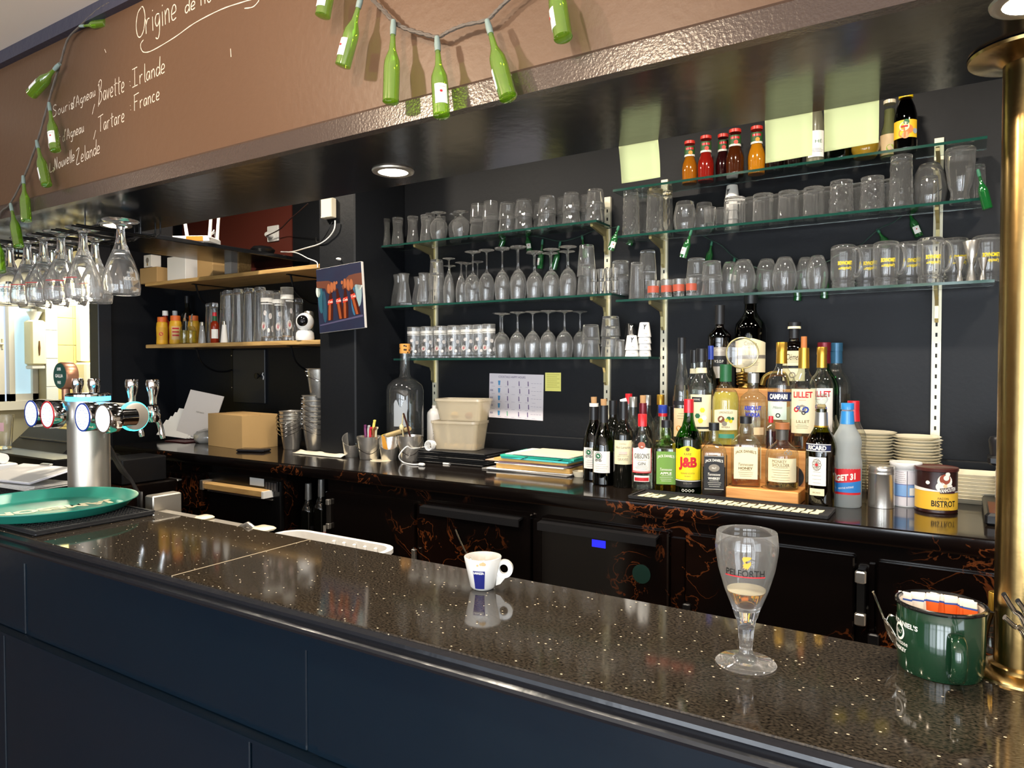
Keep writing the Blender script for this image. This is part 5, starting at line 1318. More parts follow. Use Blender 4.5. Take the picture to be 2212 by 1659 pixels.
# magnifier held by a bronze hand
mg = thing('magnifying_glass', 'round magnifying glass held up by a bronze hand sculpture on the rack', 'ornament', (OY(1603, 800, 2.374).x, 2.374, ZR3 + .0005), .35)
BRZ = mat('bronze', '7a6432', .32, .9, bump=(90, .5))
c_ = .081
MB().tube([(.050 * math.cos(a * PI / 16), 0, c_ + .035 + .050 * math.sin(a * PI / 16)) for a in range(32)], .0025, 8, closed=True).build('ring', GOLDBR, mg)
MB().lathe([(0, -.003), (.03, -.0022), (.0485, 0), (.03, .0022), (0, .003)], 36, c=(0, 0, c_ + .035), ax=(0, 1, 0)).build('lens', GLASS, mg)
MB().tube([(0, 0, c_ - .015), (0, 0, .045)], .004).build('handle', GOLDBR, mg)
hd = MB()
hd.tube(smooth_pts([(.028, .012, 0), (.026, .010, .02), (.014, .006, .035), (.004, .004, .046)]), [.016] * 4 + [.015] * 4 + [.014] * 4 + [.009], 12)
hd.build('palm', BRZ, mg)
for k in range(4):
    MB().tube(smooth_pts([(.012 - k * .001, -.004, .048 - k * .010), (-.004, -.014, .049 - k * .010), (-.014, -.006, .047 - k * .010), (-.010, .004, .045 - k * .010)]), [.0055 - k * .0004] * 13, 8).build('finger', BRZ, mg)
MB().tube(smooth_pts([(.010, .004, .030), (.002, -.012, .050), (.001, -.008, .062)]), .0055, 8).build('thumb', BRZ, mg)
bm_ = MB(); bm_.lathe([(0, 0), (.022, 0), (.024, .004), (.020, .010), (.016, .016), (0, .016)], 28, c=(.012, .006, 0)); bm_.build('base', BRZ, mg)
tag(MB().tube(smooth_pts([(-.545, 2.375, ZR3 + .012), (-.54, 2.378, ZR3 + .035), (-.52, 2.382, ZR3 + .048), (-.49, 2.385, ZR3 + .05), (-.475, 2.38, ZR3 + .04), (-.468, 2.38, ZR3 + .011)]), .010, 10, flat=.006).build('bronze_drape', BRZ), 'bronze drapery sculpture right of the hand with the lens', 'ornament')

# --- bottles on the highest right shelf
zr = SHELF['R1'][0]
JU = (('amber', 'c77a1a'), ('red', 'b0261c'), ('plum', '3a1216'), ('grape', '5a2a10'), ('orange', 'e89a1c'), ('black', '1a0c0c'), ('black', '1a0c0c'))
JLAB = ('amber juice bottle at the left end of the top shelf', 'red juice bottle second from the left on the top shelf', 'plum juice bottle half hidden behind the brown one', 'brown grape juice bottle in front of the plum one', 'bright orange juice bottle beside the paper note', 'black juice bottle hidden by the middle note, left one', 'black juice bottle hidden by the middle note, right one')
for i, (u, vt, w, yy) in enumerate(((1490, 306, 34, 2.47), (1525, 295, 36, 2.47), (1563, 292, 34, 2.51), (1588, 281, 39, 2.455), (1636, 275, 38, 2.47), (1674, 268, 38, 2.47), (1715, 262, 38, 2.47))):
    t, R, H = bottle('juice_bottle', JLAB[i], u, vt, w, S_JUICE, thin('juice_glass', 'f6f6f2', .03, .06), z=zr, y=yy, liquid=(.86, mat('juice_' + JU[i][0], JU[i][1], .2, trans=.4, ior=1.15)), group='fruit juice bottles')
    cap(t, R, H, .93, 1.003, .66, mat('juice_cap', 'd63a30', .35), n=28)
    lb = wrap_label(R * .625, .62 * H, .86 * H, -1.5, 1.5, mat('juice_label', '2f5a2e', .5), t, 18)
    wrap_label(R * .628, .62 * H, .665 * H, -1.5, 1.5, LABW, lb, 14, name='white_band'); wrap_label(R * .628, .775 * H, .825 * H, -.8, .8, REDFOIL, lb, 10, name='red_band')
    disc_on_cyl(R * .63, .15, .70 * H, .007, mat('fruit_' + ('orange' if i in (0, 4) else 'red'), 'e8962a' if i in (0, 4) else 'd8483a', .5), lb, .0012, n=10)
t, R, H = bottle('liqueur_bottle', 'grey cloudy bottle with a white label between two paper notes', 1764, 215, 39, S_TEA, G_CLEAR, z=zr, y=2.46, liquid=(.8, mat('juice_grey', '8d8672', .3, trans=.3)), twist=-.1)
cap(t, R, H, .92, 1.003, .55, SILVER); lb = wrap_label(R, .08 * H, .48 * H, -.7, 1.1, LABW, t, 14); lettering('H\u00c9', INKG, lb, .022, .012, cyl=(R + .001, .45, .32 * H)); scrib(lb, R, .2 * H, .04, 3, INK, .3)
t, R, H = bottle('water_bottle', 'green water bottle whose base shows below the right note', 1811, 225, 51, S_TEA, G_BOTTLEGREEN, z=zr, y=2.46, liquid=(.7, liq('greenwater', '37a03c')))
cap(t, R, H, .92, 1.003, .52, CAPG)
t, R, H = bottle('orange_soda_bottle', 'round bellied orange soda bottle below the right note', 1868, 232, 57, [(0, .01), (.6, 0), (.8, .02), (1, .14), (1, .26), (.8, .42), (.5, .58), (.36, .72), (.32, .85), (.32, 1), (0, 1)], thin('soda_glass', 'f0e6c0', .06, .06), z=zr, y=2.46, liquid=(.7, mat('juice_soda', 'b5a04a', .3, trans=.3, ior=1.15)))
cap(t, R, H, .94, 1.003, .38, SILVER)
t, R, H = bottle('apple_juice_bottle', 'pale green pear juice bottle with a cream cap beside the iced tea', 1922, 218, 37, S_JUICE, G_CLEAR, z=zr, y=2.50, liquid=(.84, mat('juice_pear', '8f9060', .3, trans=.35, ior=1.15)))
cap(t, R, H, .94, 1.003, .66, CREAM, n=28); lb = wrap_label(R, .05 * H, .38 * H, -1.2, 1.2, LABO, t, 14); disc_on_cyl(R, .1, .13 * H, .011, mat('pear_green', 'a3b84a', .5), lb, .001); disc_on_cyl(R, .45, .16 * H, .010, LABC, lb, .0012)
t, R, H = bottle('iced_tea_bottle', 'dark iced tea bottle with yellow cap and peach label', 1957, 204, 45, S_TEA, thin('tea_glass', '7a3a1c', .03, .08), z=zr, y=2.45, liquid=(.88, L_DARK), twist=-.05)
cap(t, R, H, .925, 1.003, .62, mat('tea_cap', 'e8c81c', .35), n=28)
lb = wrap_label(R, .19 * H, .50 * H, -1.25, 1.25, mat('label_amber', 'eec02c', .5), t, 18)
for a_, z_, r_, m_ in ((-.1, .27, .014, mat('print_orange', 'e8702a', .5)), (.3, .33, .013, MATS['print_orange']), (-.05, .385, .0135, LABC), (.12, .46, .008, INKG), (.05, .23, .010, mat('print_peach', 'f09a6a', .5)), (.95, .3, .008, mat('print_grey', 'a9b5b8', .5))): disc_on_cyl(R, a_, z_ * H, r_, m_, lb, .0010 + r_ * .02, n=14)
wrap_label(R + .0018, .37 * H, .40 * H, -.33, .23, INKR, lb, 8, name='name_band')

# --- niche under the back bar: dark wine bottles
for u, vt, lab, fm, yy in ((638, 1052, 'darkest wine bottle in the back bar niche, at the left', CAPK, 2.08), (666, 1045, 'wine bottle with silver foil in the middle of the back bar niche', SILVER, 2.03), (694, 1036, 'wine bottle with silver foil at the right of the back bar niche', SILVER, 2.04)):
    t, R, H = bottle('wine_bottle', lab, u, vt, 34, S_BDX, G_BLACK, z=.7125, y=yy)
    sleeve(t, R, H, .78, 1.003, .43, .40, fm); lb = wrap_label(R, .1 * H, .42 * H, .2, 1.2, LABW if u == 694 else LABK, t, 8)
    if u == 694: disc_on_cyl(R, .3, .3 * H, .012, INKR, lb, .001)
# ================================================================== on the granite counter
p = OZ(1611, 1434, CTR)
H = OY(1608, 1147, p.y).z - CTR; R = SZ(134, OY(1608, 1210, p.y)) / 2
g = thing('beer_glass', 'stemmed beer glass with red underlined print and a little beer left', 'glass', (p.x, p.y, CTR + .0006), face_cam(p))
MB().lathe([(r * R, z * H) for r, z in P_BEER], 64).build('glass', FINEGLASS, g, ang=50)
MB().lathe([(0, .409 * H), (.26 * R, .413 * H), (.405 * R, .458 * H), (.60 * R, .555 * H), (.59 * R, .556 * H), (0, .557 * H)], 48).build('beer', liq('beer', 'e6a81c'), g)
MB().lathe([(0, .5575 * H), (.59 * R, .5575 * H), (.612 * R, .563 * H), (.57 * R, .560 * H), (0, .5595 * H)], 40).build('foam', mat('beer_foam', 'e0d6b4', .7, alpha=.75), g)
lettering('PELFORTH', INK, g, R * 1.22, R * .22, cyl=(R * .945, -.05, .735 * H), bold=.012)
wrap_label(R * .935, .706 * H, .714 * H, -.72, .62, INKR, g, 14, name='red_line')
pel = [(0, .20), (.06, .30), (.35, .32), (.46, .28), (.40, .18), (.22, .10), (.14, .04), (.20, -.02), (.34, .02), (.42, .10), (.44, -.06), (.34, -.22), (.24, -.34), (.22, -.24), (.12, -.34), (.13, -.22), (.02, -.28), (.08, -.16), (.02, -.12), (.12, -.02), (.04, .10)]
mbp = MB(); v = [(R * .985 * math.sin((a - .22) * R * .62 / R), -R * .985 * math.cos((a - .22) * R * .62 / R), .815 * H + b * R * .62) for a, b in pel]
mbp.add(v, [tuple(range(len(v)))]); mbp.build('bird_emblem', mat('emblem_gold', 'e0a62a', .5), g)

# espresso cup and spoon
p = OZ(1043, 1271, CTR); rz = face_cam(p, .0)
c = thing('espresso_cup', 'white espresso cup with a navy strip and coffee stains on the granite', 'cup', (p.x, p.y, CTR + .0005), rz)
Hc = OY(1040, 1201, p.y).z - CTR; Rc = SZ(81, OY(1040, 1210, p.y)) / 2
MB().lathe([(0, .002), (.45 * Rc, .002), (.5 * Rc, 0), (.60 * Rc, .002), (.68 * Rc, .10 * Hc), (.82 * Rc, .5 * Hc), (1 * Rc, .985 * Hc), (.985 * Rc, Hc), (.93 * Rc, Hc), (.91 * Rc, .97 * Hc), (.74 * Rc, .5 * Hc), (.55 * Rc, .12 * Hc), (0, .10 * Hc)], 56).build('cup_body', WHITE, c, ang=60)
MB().lathe([(.915 * Rc, .965 * Hc), (.735 * Rc, .5 * Hc), (.545 * Rc, .125 * Hc), (0, .105 * Hc)], 48).build('coffee_residue', mat('coffee_stain', 'e8d2b0', .4, noise=(60, .9, 'a8794a')), c)
hb = MB(); ca = .0; n = 26
# ring handle that runs down into the wall of the cup
ctr = Vector((Rc * 1.16, 0, .635 * Hc)); v = []; f = []
out = []
for i in range(n):
    a = 2 * PI * i / n
    ro = .0155
    out.append((ctr.x + ro * math.cos(a), ctr.z + ro * math.sin(a)))
inn = [(ctr.x + .0075 * math.cos(2 * PI * i / n) - .0005, ctr.z + .0082 * math.sin(2 * PI * i / n)) for i in range(n)]
for y in (-.0055, .0055):
    k = .88
    for (x, z), (x2, z2) in zip(out, inn): v += [(x, y * .9, z), (x2, y * .7, z2)]
for i in range(n):
    j = (i + 1) % n; A, B, C, D = 2 * i, 2 * j, 2 * n + 2 * i, 2 * n + 2 * j
    f += [(A, B, B + 1, A + 1), (C, C + 1, D + 1, D), (A, C, D, B), (A + 1, B + 1, D + 1, C + 1)]
hb.add(v, f); hb.prism([(0, 0), (.008, .003), (.019, .017), (.010, .021), (.002, .022)], (Rc * .72, .0045, .12 * Hc), (1, 0, 0), (0, 0, 1), (0, -1, 0), .009)
ho = hb.build('handle', WHITE, c, ang=40); ho.rotation_euler = (0, 0, -.18)
lb = MB(); v = []; f = []
for i in range(7):
    a = -.62 + (.74) * i / 6
    for z in (.09, .66): rr_ = (.68 + (.82 - .68) * (z - .10) / .4) * Rc if z <= .5 else (.82 + .18 * (z - .5) / .485) * Rc; v.append(((rr_ + .0004) * math.sin(a), -(rr_ + .0004) * math.cos(a), z * Hc))
for i in range(6): f.append((2 * i, 2 * i + 2, 2 * i + 3, 2 * i + 1))
lb.add(v, f); lo = lb.build('navy_strip', mat('strip_royal', '1d2470', .35), c)
lettering('LAVAZZA', INKW, lo, .0185, .0038, cyl=(.872 * Rc + .0008, -.25, .60 * Hc), bold=.05)
for a_, z_, r_ in ((-.12, .89, .0026), (.0, .90, .0034), (.08, .885, .0026), (-.3, .85, .002)): disc_on_cyl(Rc * .958, a_, z_ * Hc, r_, mat('coffee_drip', 'c9a878', .5), c, .0012, n=9)
SPN = mat('spoon_steel', 'cfcac0', .16, 1.0)


def spoon(name, lab, pts, r=.0032, flat=.0012, bowl=None, group=None, cat='spoon', loc=(0, 0, 0)):
    t = thing(name, lab, cat, loc, 0, group)
    P = smooth_pts([Vector(q) - Vector(loc) for q in pts], 5); n = len(P)
    MB().tube(P, [r * (1.25 - .55 * i / n) for i in range(n)], 10, flat=flat).build('handle', SPN, t)
    if bowl:
        b0, d_, nrm, L, Wd = bowl; b0 = Vector(b0) - Vector(loc); d_ = Vector(d_).normalized(); nrm = Vector(nrm).normalized(); s_ = d_.cross(nrm).normalized(); v = []; f = []
        m_ = 9; q = 10
        for i in range(m_ + 1):
            w = Wd * math.sin(PI * (i + .12) / (m_ + .24)) ** .7
            for j in range(q + 1):
                y = -1 + 2 * j / q; v.append(b0 + d_ * (L * i / m_) + s_ * (w * y / 2) - nrm * (Wd * .22 * (1 - y * y) * math.sin(PI * i / m_)))
        for i in range(m_):
            for j in range(q): k = i * (q + 1) + j; f.append((k, k + 1, k + q + 2, k + q + 1))
        bo = MB().add(v, f).build('bowl', SPN, t); so = bo.modifiers.new('thickness', 'SOLIDIFY'); so.thickness = .0009
    return t


top = OY(984, 1144, p.y - .01); 
spoon('teaspoon', 'steel teaspoon leaning in the white espresso cup', [top, OY(996, 1172, p.y - .004), OY(1014, 1204, p.y + .002), p + Vector((.006, .012, .017))], .0034, .0013, loc=(p.x, p.y, CTR + .012))

# green enamel mug full of sugar sticks, with spoons hung on its rim
p = OZ(2030, 1446, CTR); Rm = SZ(166, OY(2030, 1400, p.y)) / 2; Hm = OY(2030, 1304, p.y).z - CTR
ENG = mat('enamel_green', '173522', .12, coat=.5)
mg_ = thing('enamel_mug', 'dark green enamel mug with black rim full of sugar sticks', 'mug', (p.x, p.y, CTR + .0005), face_cam(p))
MB().lathe([(0, .003), (.86 * Rm, .003), (.95 * Rm, 0), (.985 * Rm, .006), (1.0 * Rm, .03), (1.0 * Rm, Hm - .004), (.965 * Rm, Hm - .002), (.965 * Rm, Hm - .006)], 64).build('mug_body', ENG, mg_, ang=60)
MB().lathe([(.962 * Rm, Hm - .002), (.962 * Rm, .02), (0, .018)], 48).build('white_inside', mat('enamel_cream', 'f0e2cc', .2), mg_)
MB().tube([((Rm * 1.005) * math.cos(2 * PI * k / 56), (Rm * 1.005) * math.sin(2 * PI * k / 56), Hm) for k in range(56)], .0028, 8, closed=True).build('rim', mat('enamel_black', '141414', .15, coat=.5), mg_)
MB().tube(smooth_pts([(.016, -Rm * .93, Hm * .70), (.018, -Rm * 1.12, Hm * .72), (.020, -Rm * 1.36, Hm * .60), (.020, -Rm * 1.40, Hm * .36), (.018, -Rm * 1.22, Hm * .14), (.016, -Rm * .96, Hm * .12)], 6), .0085, 12, flat=.0045).build('handle', ENG, mg_)
for bdy, w, h, zz, bo in (("JACK DANIEL'S", .062, .0085, .70, .03), ('Tennessee', .034, .006, .42, 0), ('WHISKEY', .03, .005, .32, .03)):
    lettering(bdy, INKW, mg_, w, h, cyl=(Rm + .0008, -1.12, zz * Hm), bold=bo)
disc_on_cyl(Rm, -1.12, .57 * Hm, .011, INKW, mg_, .0008, inner=.008); lettering('No.7', INKW, mg_, .012, .005, cyl=(Rm + .0008, -1.12, .57 * Hm))
stk = 0; SUGW = mat('sugar_paper', 'f2ece2', .6); SUGO = mat('sugar_orange', 'e8641c', .5); SUGB = mat('sugar_blue', '2a56b0', .5)
rzm = mg_.rotation_euler[2]
for k in range(13):
    x_ = -.74 + .148 * (k if k < 11 else (k - 11) * 1.3 + .3); fr = k > 10
    dx, dy = Rm * x_, Rm * ((.62 - .55 * x_ * x_) if not fr else -.10)
    x, y = dx * math.cos(rzm) - dy * math.sin(rzm), dx * math.sin(rzm) + dy * math.cos(rzm)
    tip = 'white' if k < 3 or fr else 'orange'
    lab = (ORD[k] + ' ' + tip + ' sugar stick from the left in the green mug') if not fr else ('left', 'right')[k - 11] + ' white sugar stick lying in front of the orange ones'
    L_ = Hm * (.80 if not fr else .58) - .004 * ((k * 3) % 3)
    s_ = thing('sugar_stick', lab, 'packet', (p.x + x, p.y + y, CTR + .020), rzm + .25 * ((k * 7) % 5 - 2) / 2, 'sugar sticks in the enamel mug')
    tl = (.08 * ((k * 3) % 5 - 2) / 2, .05)
    def q_(z0, z1, w): return MB().prism([(-w, -.0016), (w, -.0016), (w, .0016), (-w, .0016)], (tl[0] * z0, tl[1] * z0, z0), (1, 0, 0), (0, 1, 0), (tl[0], tl[1], 1), z1 - z0)
    q_(0, L_ - .0105, .0078).build('sleeve', SUGO if tip == 'orange' else SUGW, s_, smooth=False); q_(L_ - .0104, L_ - .0082, .0079).build('blue_band', SUGB, s_, smooth=False); q_(L_ - .0081, L_, .0078).build('white_tip', SUGW, s_, smooth=False)
def MUG(a, r, z): w = mg_.rotation_euler[2] + a; return Vector((p.x + r * math.sin(w), p.y - r * math.cos(w), CTR + z))
for k, (h0, h1, b1, yo, nrm, lab) in enumerate((((1886, 1278), (1909, 1336), (1943, 1408), -.004, (-.75, -.5, -.35), 'leftmost teaspoon leaning against the outside of the green mug'), ((1918, 1400), (1945, 1392), (1923, 1327), .012, (.3, -.9, .2), 'teaspoon with its bowl turned up beside the print of the green mug'))):
    A, B, C_ = OY(*h0, p.y + yo), OY(*h1, p.y + yo), OY(*b1, p.y + yo)
    if k: A = B + (B - C_) * .25
    spoon('teaspoon', lab, [A, A + (B - A) * .5, B], .0036, .0014, (B, (C_ - B), nrm, (C_ - B).length, .022), 'teaspoons around the green mug', loc=tuple(C_ if not k else A))
for k, (pts, lab) in enumerate((([(2136, 1316), (2128, 1335), (2122, 1365), (2121, 1395), (2116, 1425)], 'teaspoon hanging behind the right side of the green mug'), ([(2142, 1322), (2134, 1345), (2128, 1375), (2126, 1398), (2120, 1430)], 'outermost teaspoon hanging at the right side of the green mug'))):
    P = [OY(u, v_, p.y + .03 + .006 * k) for u, v_ in pts]
    spoon('teaspoon', lab, P, .0046, .0016, None, 'teaspoons around the green mug', loc=tuple(P[-1]))
# gold capped bottle behind the mug
t, R, H = bottle('sauce_bottle', 'small clear bottle with a ribbed gold cap between mug and brass pole', 2153, 1280, 46, [(0, .01), (.9, 0), (1, .03), (1, .32), (.85, .5), (.6, .68), (.56, .76), (.56, 1), (0, 1)], G_CLEAR, z=CTR, y=1.168)
cap(t, R, H, .70, 1.0, .66, GOLD, ribs=26)
# cutlery in a steel beaker at the right edge
kb_ = OZ(2240, 1490, CTR); kb_ = Vector((.098, .935, CTR))
t = thing('cutlery_beaker', 'steel beaker of forks at the right end of the granite', 'beaker', (kb_.x, kb_.y, CTR + .0005))
MB().lathe([(0, 0), (.030, 0), (.034, .085), (.0325, .085), (.029, .003), (0, .003)], 32).build('beaker_body', STEEL, t)
for k, (pts) in enumerate(([(2168, 1283), (2190, 1318), (2215, 1352), (2240, 1420)], [(2170, 1333), (2190, 1352), (2214, 1374), (2244, 1430)], [(2198, 1297), (2212, 1318), (2228, 1350), (2244, 1420)])):
    P = [OY(u, v_, .925 + .008 * k) for u, v_ in pts]; P[-1] = Vector((kb_.x - .01 + .008 * k, kb_.y, CTR + .02))
    spoon('fork', ORD[k] + ' fork handle from the top leaning out of the steel beaker', P, .0062, .0026, None, 'forks in the steel beaker', 'fork', loc=tuple(P[-1]))

# bar mat, tray, papers at the left
MATZ = CTR + .012
t = thing('bar_mat', 'black ribbed rubber bar mat under the green tray', 'mat', (-2.16, .94, CTR + .0004))
MB().bbox(-.40, .372, -.152, .134, 0, .009, .003).build('mat_base', BLACKR, t, smooth=False)
e = MB()
for a, b, c2, d2 in ((-.40, .372, -.152, -.144), (-.40, .372, .126, .134), (-.40, -.392, -.144, .126), (.364, .372, -.144, .126)): e.box(a, b, c2, d2, .008, .0125)
e.build('mat_border', BLACKR, t, smooth=False)
nb = MB()
for i in range(64):
    for j in range(22):
        x, y = -.385 + i * .0118 + (j % 2) * .0059, -.138 + j * .012
        if x < .36: nb.lathe([(.0032, .0085), (.0026, .0125), (0, .0128)], 5, c=(x, y, 0))
o = nb.build('mat_nubs', BLACKR, t, smooth=False); o['kind'] = 'stuff'
TRG = mat('tray_green', '2c8f7c', .28, noise=(3, .3, '237a68'))
tp = OZ(110, 1092, CTR + .03)
t = thing('round_tray', 'round green serving tray with cream lettering lying on the rubber mat', 'tray', (-2.02, .928, CTR + .0135), 0)
Rt = .205
MB().lathe([(0, 0), (.83 * Rt, 0), (.87 * Rt, .003), (.96 * Rt, .022), (1.0 * Rt, .025), (1.0 * Rt, .027), (.955 * Rt, .0248), (.855 * Rt, .005), (.82 * Rt, .003), (0, .003)], 72).build('tray_body', TRG, t)
lettering('JAMESON', mat('tray_cream', 'f4ecc8', .5), t, .285, .066, at=(-.005, .012, .0036), plane=((-.2, -.98, 0), (.98, -.2, 0)), bold=.045)
pa = thing('paper_stack', 'loose white paper sheets piled beside the beer tower', 'papers', (-2.52, 1.08, CTR + .0137), .12)
for k in range(4):
    MB().box(-.16 + .006 * k, .14 - .01 * (k % 2), -.06, .07 - .004 * k, .003 * k, .003 * k + .0022).build('sheet', PAPER, pa, rot=(0, 0, .05 * (k - 1)), smooth=False)
for k in range(7): MB().box(-.10, -.10 + .05 + .02 * (k % 3), -.045 + .014 * k, -.0435 + .014 * k, .0118, .0122).build('print_line', INKGR, pa, smooth=False)
cl = thing('clipboard', 'clipboard with white sheets sloping up behind the tray', 'clipboard', (-2.50, 1.075, CTR + .040), .06)
cl.rotation_euler = (.20, -.02, .06)
MB().bbox(-.20, .12, -.05, .10, 0, .004, .002).build('board', mat('clip_white', 'dedde6', .4), cl, smooth=False); MB().box(-.19, .11, -.045, .095, .004, .0065).build('sheet', PAPER, cl, smooth=False)
MB().bbox(-.08, -.02, .088, .102, .0065, .012, .002).build('clip', STEEL, cl, smooth=False)
rp = OY(8, 1022, 1.20)
tag(MB().lathe([(0, 0), (.018, 0), (.018, .22), (0, .22)], 24, ax=(-1, .1, 0), c=(rp.x, 1.20, CTR + .055)).build('paper_roll', PAPER), 'white paper roll lying on the bar left of the beer tower', 'roll')
tag(MB().bbox(rp.x - .24, rp.x + .02, 1.165, 1.24, CTR + .0005, CTR + .036, .004).build('receipt_box', WHITEP, smooth=False), 'low white box carrying the paper roll', 'box')

# ------------------------------------------------------------------ beer tower
bt = thing('beer_tower', 'brushed steel beer tower with lit badges and chrome taps', 'beer tower', (-2.232, 1.135, CTR + .0005))
zt = OY(180, 893, 1.128).z - CTR
MB().lathe([(0, 0), (.0585, 0), (.0585, .006), (.0565, .010), (.0565, zt + .038), (0, zt + .038)], 48).build('column', BRUSHED, bt)
LEDB = mat('led_blue', '6fd8ff', .4, emit=('35b6ff', 4))
MB().lathe([(.0565, zt + .038), (.060, zt + .039), (.060, zt + .051), (.0565, zt + .052)], 48).build('light_ring', LEDB, bt)
MB().lathe([(0, zt + .062), (.055, zt + .062), (.060, zt + .058), (.060, zt + .052), (0, zt + .052)], 48).build('top_cap', CHROME, bt)
xr = OY(287, 892, 1.128).x + 2.232
MB().cyl((-.30, 0, zt), (xr - .014, 0, zt), .036, n=36).build('crossbar', BRUSHED, bt)
MB().lathe([(0, 0), (.042, 0), (.042, .012), (0, .012)], 40, c=(xr - .014, 0, zt), ax=(1, 0, 0)).build('light_ring', mat('led_teal', '6fe8e8', .4, emit=('3fe0e0', 1.5)), bt)
MB().lathe([(0, 0), (.038, 0), (.038, .006), (.034, .008), (0, .008)], 40, c=(xr - .003, 0, zt), ax=(1, 0, 0)).build('end_plate', mat('brushed_plate', 'b9b2a8', .45, .55), bt)
LIT = mat('lit_badge', 'f4f6ff', .4, emit=('dfe9ff', 2.2))
for u, rim_m, cen in ((62, INKB, 'print'), (97, INKR, 'print'), (173, INKB, 'print'), (217, CHROME, 'plain')):
    x = OY(u, 885, 1.03).x + 2.232; zz = zt
    b = MB().lathe([(0, .012), (.024, .012), (.024, .058), (.036, .061), (.041, .066), (.041, .094), (.038, .098), (0, .098)], 36, c=(x, 0, zz), ax=(0, -1, 0)).build('badge_housing', CHROME, bt)
    MB().lathe([(0, 0), (.0355, 0), (.0355, .0012), (0, .0012)], 36, c=(x, -.098, zz), ax=(0, -1, 0)).build('lit_face', LIT, b)
    MB().lathe([(.0355, .0), (.040, 0), (.040, .002), (.0355, .002)], 36, c=(x, -.098, zz), ax=(0, -1, 0)).build('badge_rim', rim_m, b)
    if cen == 'print':
        for r_ in (.020, .027):
            pr = MB()
            for q in range(14 if r_ > .025 else 10):
                a = q * 2 * PI / (14 if r_ > .025 else 10); pr.box(x + r_ * math.cos(a) - .0018, x + r_ * math.cos(a) + .0018, -.1006, -.0994, zz + r_ * math.sin(a) - .0016, zz + r_ * math.sin(a) + .0016)
            pr.build('badge_print', mat('badge_ink', 'b9c3dc' if rim_m is INKB else 'd8b4b8', .5), b, smooth=False)
HANDLE = [(0, 0), (.010, 0), (.011, .006), (.011, .02), (.014, .036), (.0185, .052), (.0190, .066), (.0165, .074), (0, .076)]
for u, vt, yy in ((163, 811, 1.215), (199, 811, 1.215), (281, 812, 1.215), (326, 812, 1.215)):
    q = OY(u, 893, yy); x = q.x + 2.232; y = yy - 1.128
    tp_ = MB().cyl((x, 0.02, zt), (x, y, zt), .011, n=16).build('tap', CHROME, bt)
    MB().lathe([(0, -.026), (.013, -.024), (.019, -.012), (.020, 0), (.019, .012), (.013, .024), (0, .026)], 24, c=(x, y, zt)).build('tap_body', CHROME, tp_)
    MB().lathe([(r, z + .02) for r, z in HANDLE], 24, c=(x, y, zt + .008)).build('tap_handle', CHROME, tp_)
    MB().tube(smooth_pts([(x, y, zt), (x + .002, y + .018, zt - .03), (x + .006, y + .026, zt - .075)], 5), [.009] * 5 + [.008] * 5 + [.007], 12).build('spout', CHROME, tp_)
q = OY(137, 812, 1.20); x, y = q.x + 2.232, .072
hb_ = MB().cyl((x, y - .0, zt + .03), (x, y, q.z - CTR - .02), .012, n=14).build('badge_handle', mat('handle_copper', 'a5765c', .35, .5), bt)
MB().lathe([(0, 0), (.044, 0), (.045, .004), (.045, .034), (.043, .038), (0, .038)], 36, c=(x, y + .02, q.z - CTR), ax=(0, -1, 0)).build('round_badge', mat('badge_copper', 'a5765c', .3, .6), hb_)
MB().lathe([(0, 0), (.041, 0), (.041, .001), (0, .001)], 36, c=(x, y - .018, q.z - CTR), ax=(0, -1, 0)).build('badge_face', mat('badge_green', '1c4b42', .35), hb_)
lettering('GALLIA', INKW, hb_, .05, .011, at=(x, y - .0205, q.z - CTR), bold=.03); lettering('SUPER', INKW, hb_, .026, .010, at=(x, y - .0205, q.z - CTR + .022), bold=.04); lettering('PARIS', INKW, hb_, .022, .010, at=(x, y - .0205, q.z - CTR - .022), bold=.03)

# till and screens behind the tower
tl = thing('cash_till', 'black till box with a folded black screen behind the beer tower', 'till', (-3.45, 1.62, .986))
MB().bbox(-.50, .26, -.14, .14, 0, .115, .006).build('drawer_box', BLACKP, tl, smooth=False)
MB().prism([(-.01, .115), (.13, .115), (.13, .20), (.09, .21)], (-.46, 0, 0), (0, 1, 0), (0, 0, 1), (1, 0, 0), .52).build('screen_base', mat('till_grey', '2a2a2d', .3), tl, smooth=False)
MB().box(-.44, .02, .03, .035, .16, .165).build('screen_bezel', mat('till_panel', '4a4a4e', .15), tl, smooth=False)
tag(MB().bbox(-3.17, -3.00, 1.66, 1.86, .9865, 1.095, .005).build('card_printer', BLACKP, smooth=False), 'small black printer box with a red light beside the till', 'printer')
MB().box(0, .012, 0, .004, 0, .006).build('power_light', mat('red_light', 'ff5a30', .4, emit=('ff4a20', 3)), bpy.data.objects['card_printer'], (-3.02, 1.656, 1.075))
p = OZ(8, 965, 1.105); 
gl_ = OY(8, 925, 1.56)
tg = thing('pint_glass', 'faceted glass with a pink print standing on the till at the left edge', 'glass', (gl_.x, 1.56, 1.1025), 0)
link('glass', KIND['pint'], tg, (0, 0, .16), (PI, 0, 0), scale=(.042, .042, .16)); wrap_label(.0395, .085, .125, -1.2, 1.2, mat('pink_print', 'd9a9b0', .5), tg, 14, name='pink_print')
mb = MB()
for dx in (0, .012, .024): mb.tube(smooth_pts([OY(222 + dx * 400, 955, 1.52), OY(245 + dx * 300, 990, 1.48), OY(262 + dx * 300, 1018, 1.44), OY(285, 1040, 1.42), OY(298 + dx * 200, 1075, 1.40), OY(300 + dx * 200, 1100, 1.38), Vector((OY(300, 1100, 1.38).x + dx * .4, 1.37, .4)), Vector((OY(300, 1100, 1.38).x + dx * .4, 1.36, .008))], 5), .006, 8)
tag(mb.build('cable_bundle', BLACKP), 'black cable bundle running down beside the beer tower', 'cables')
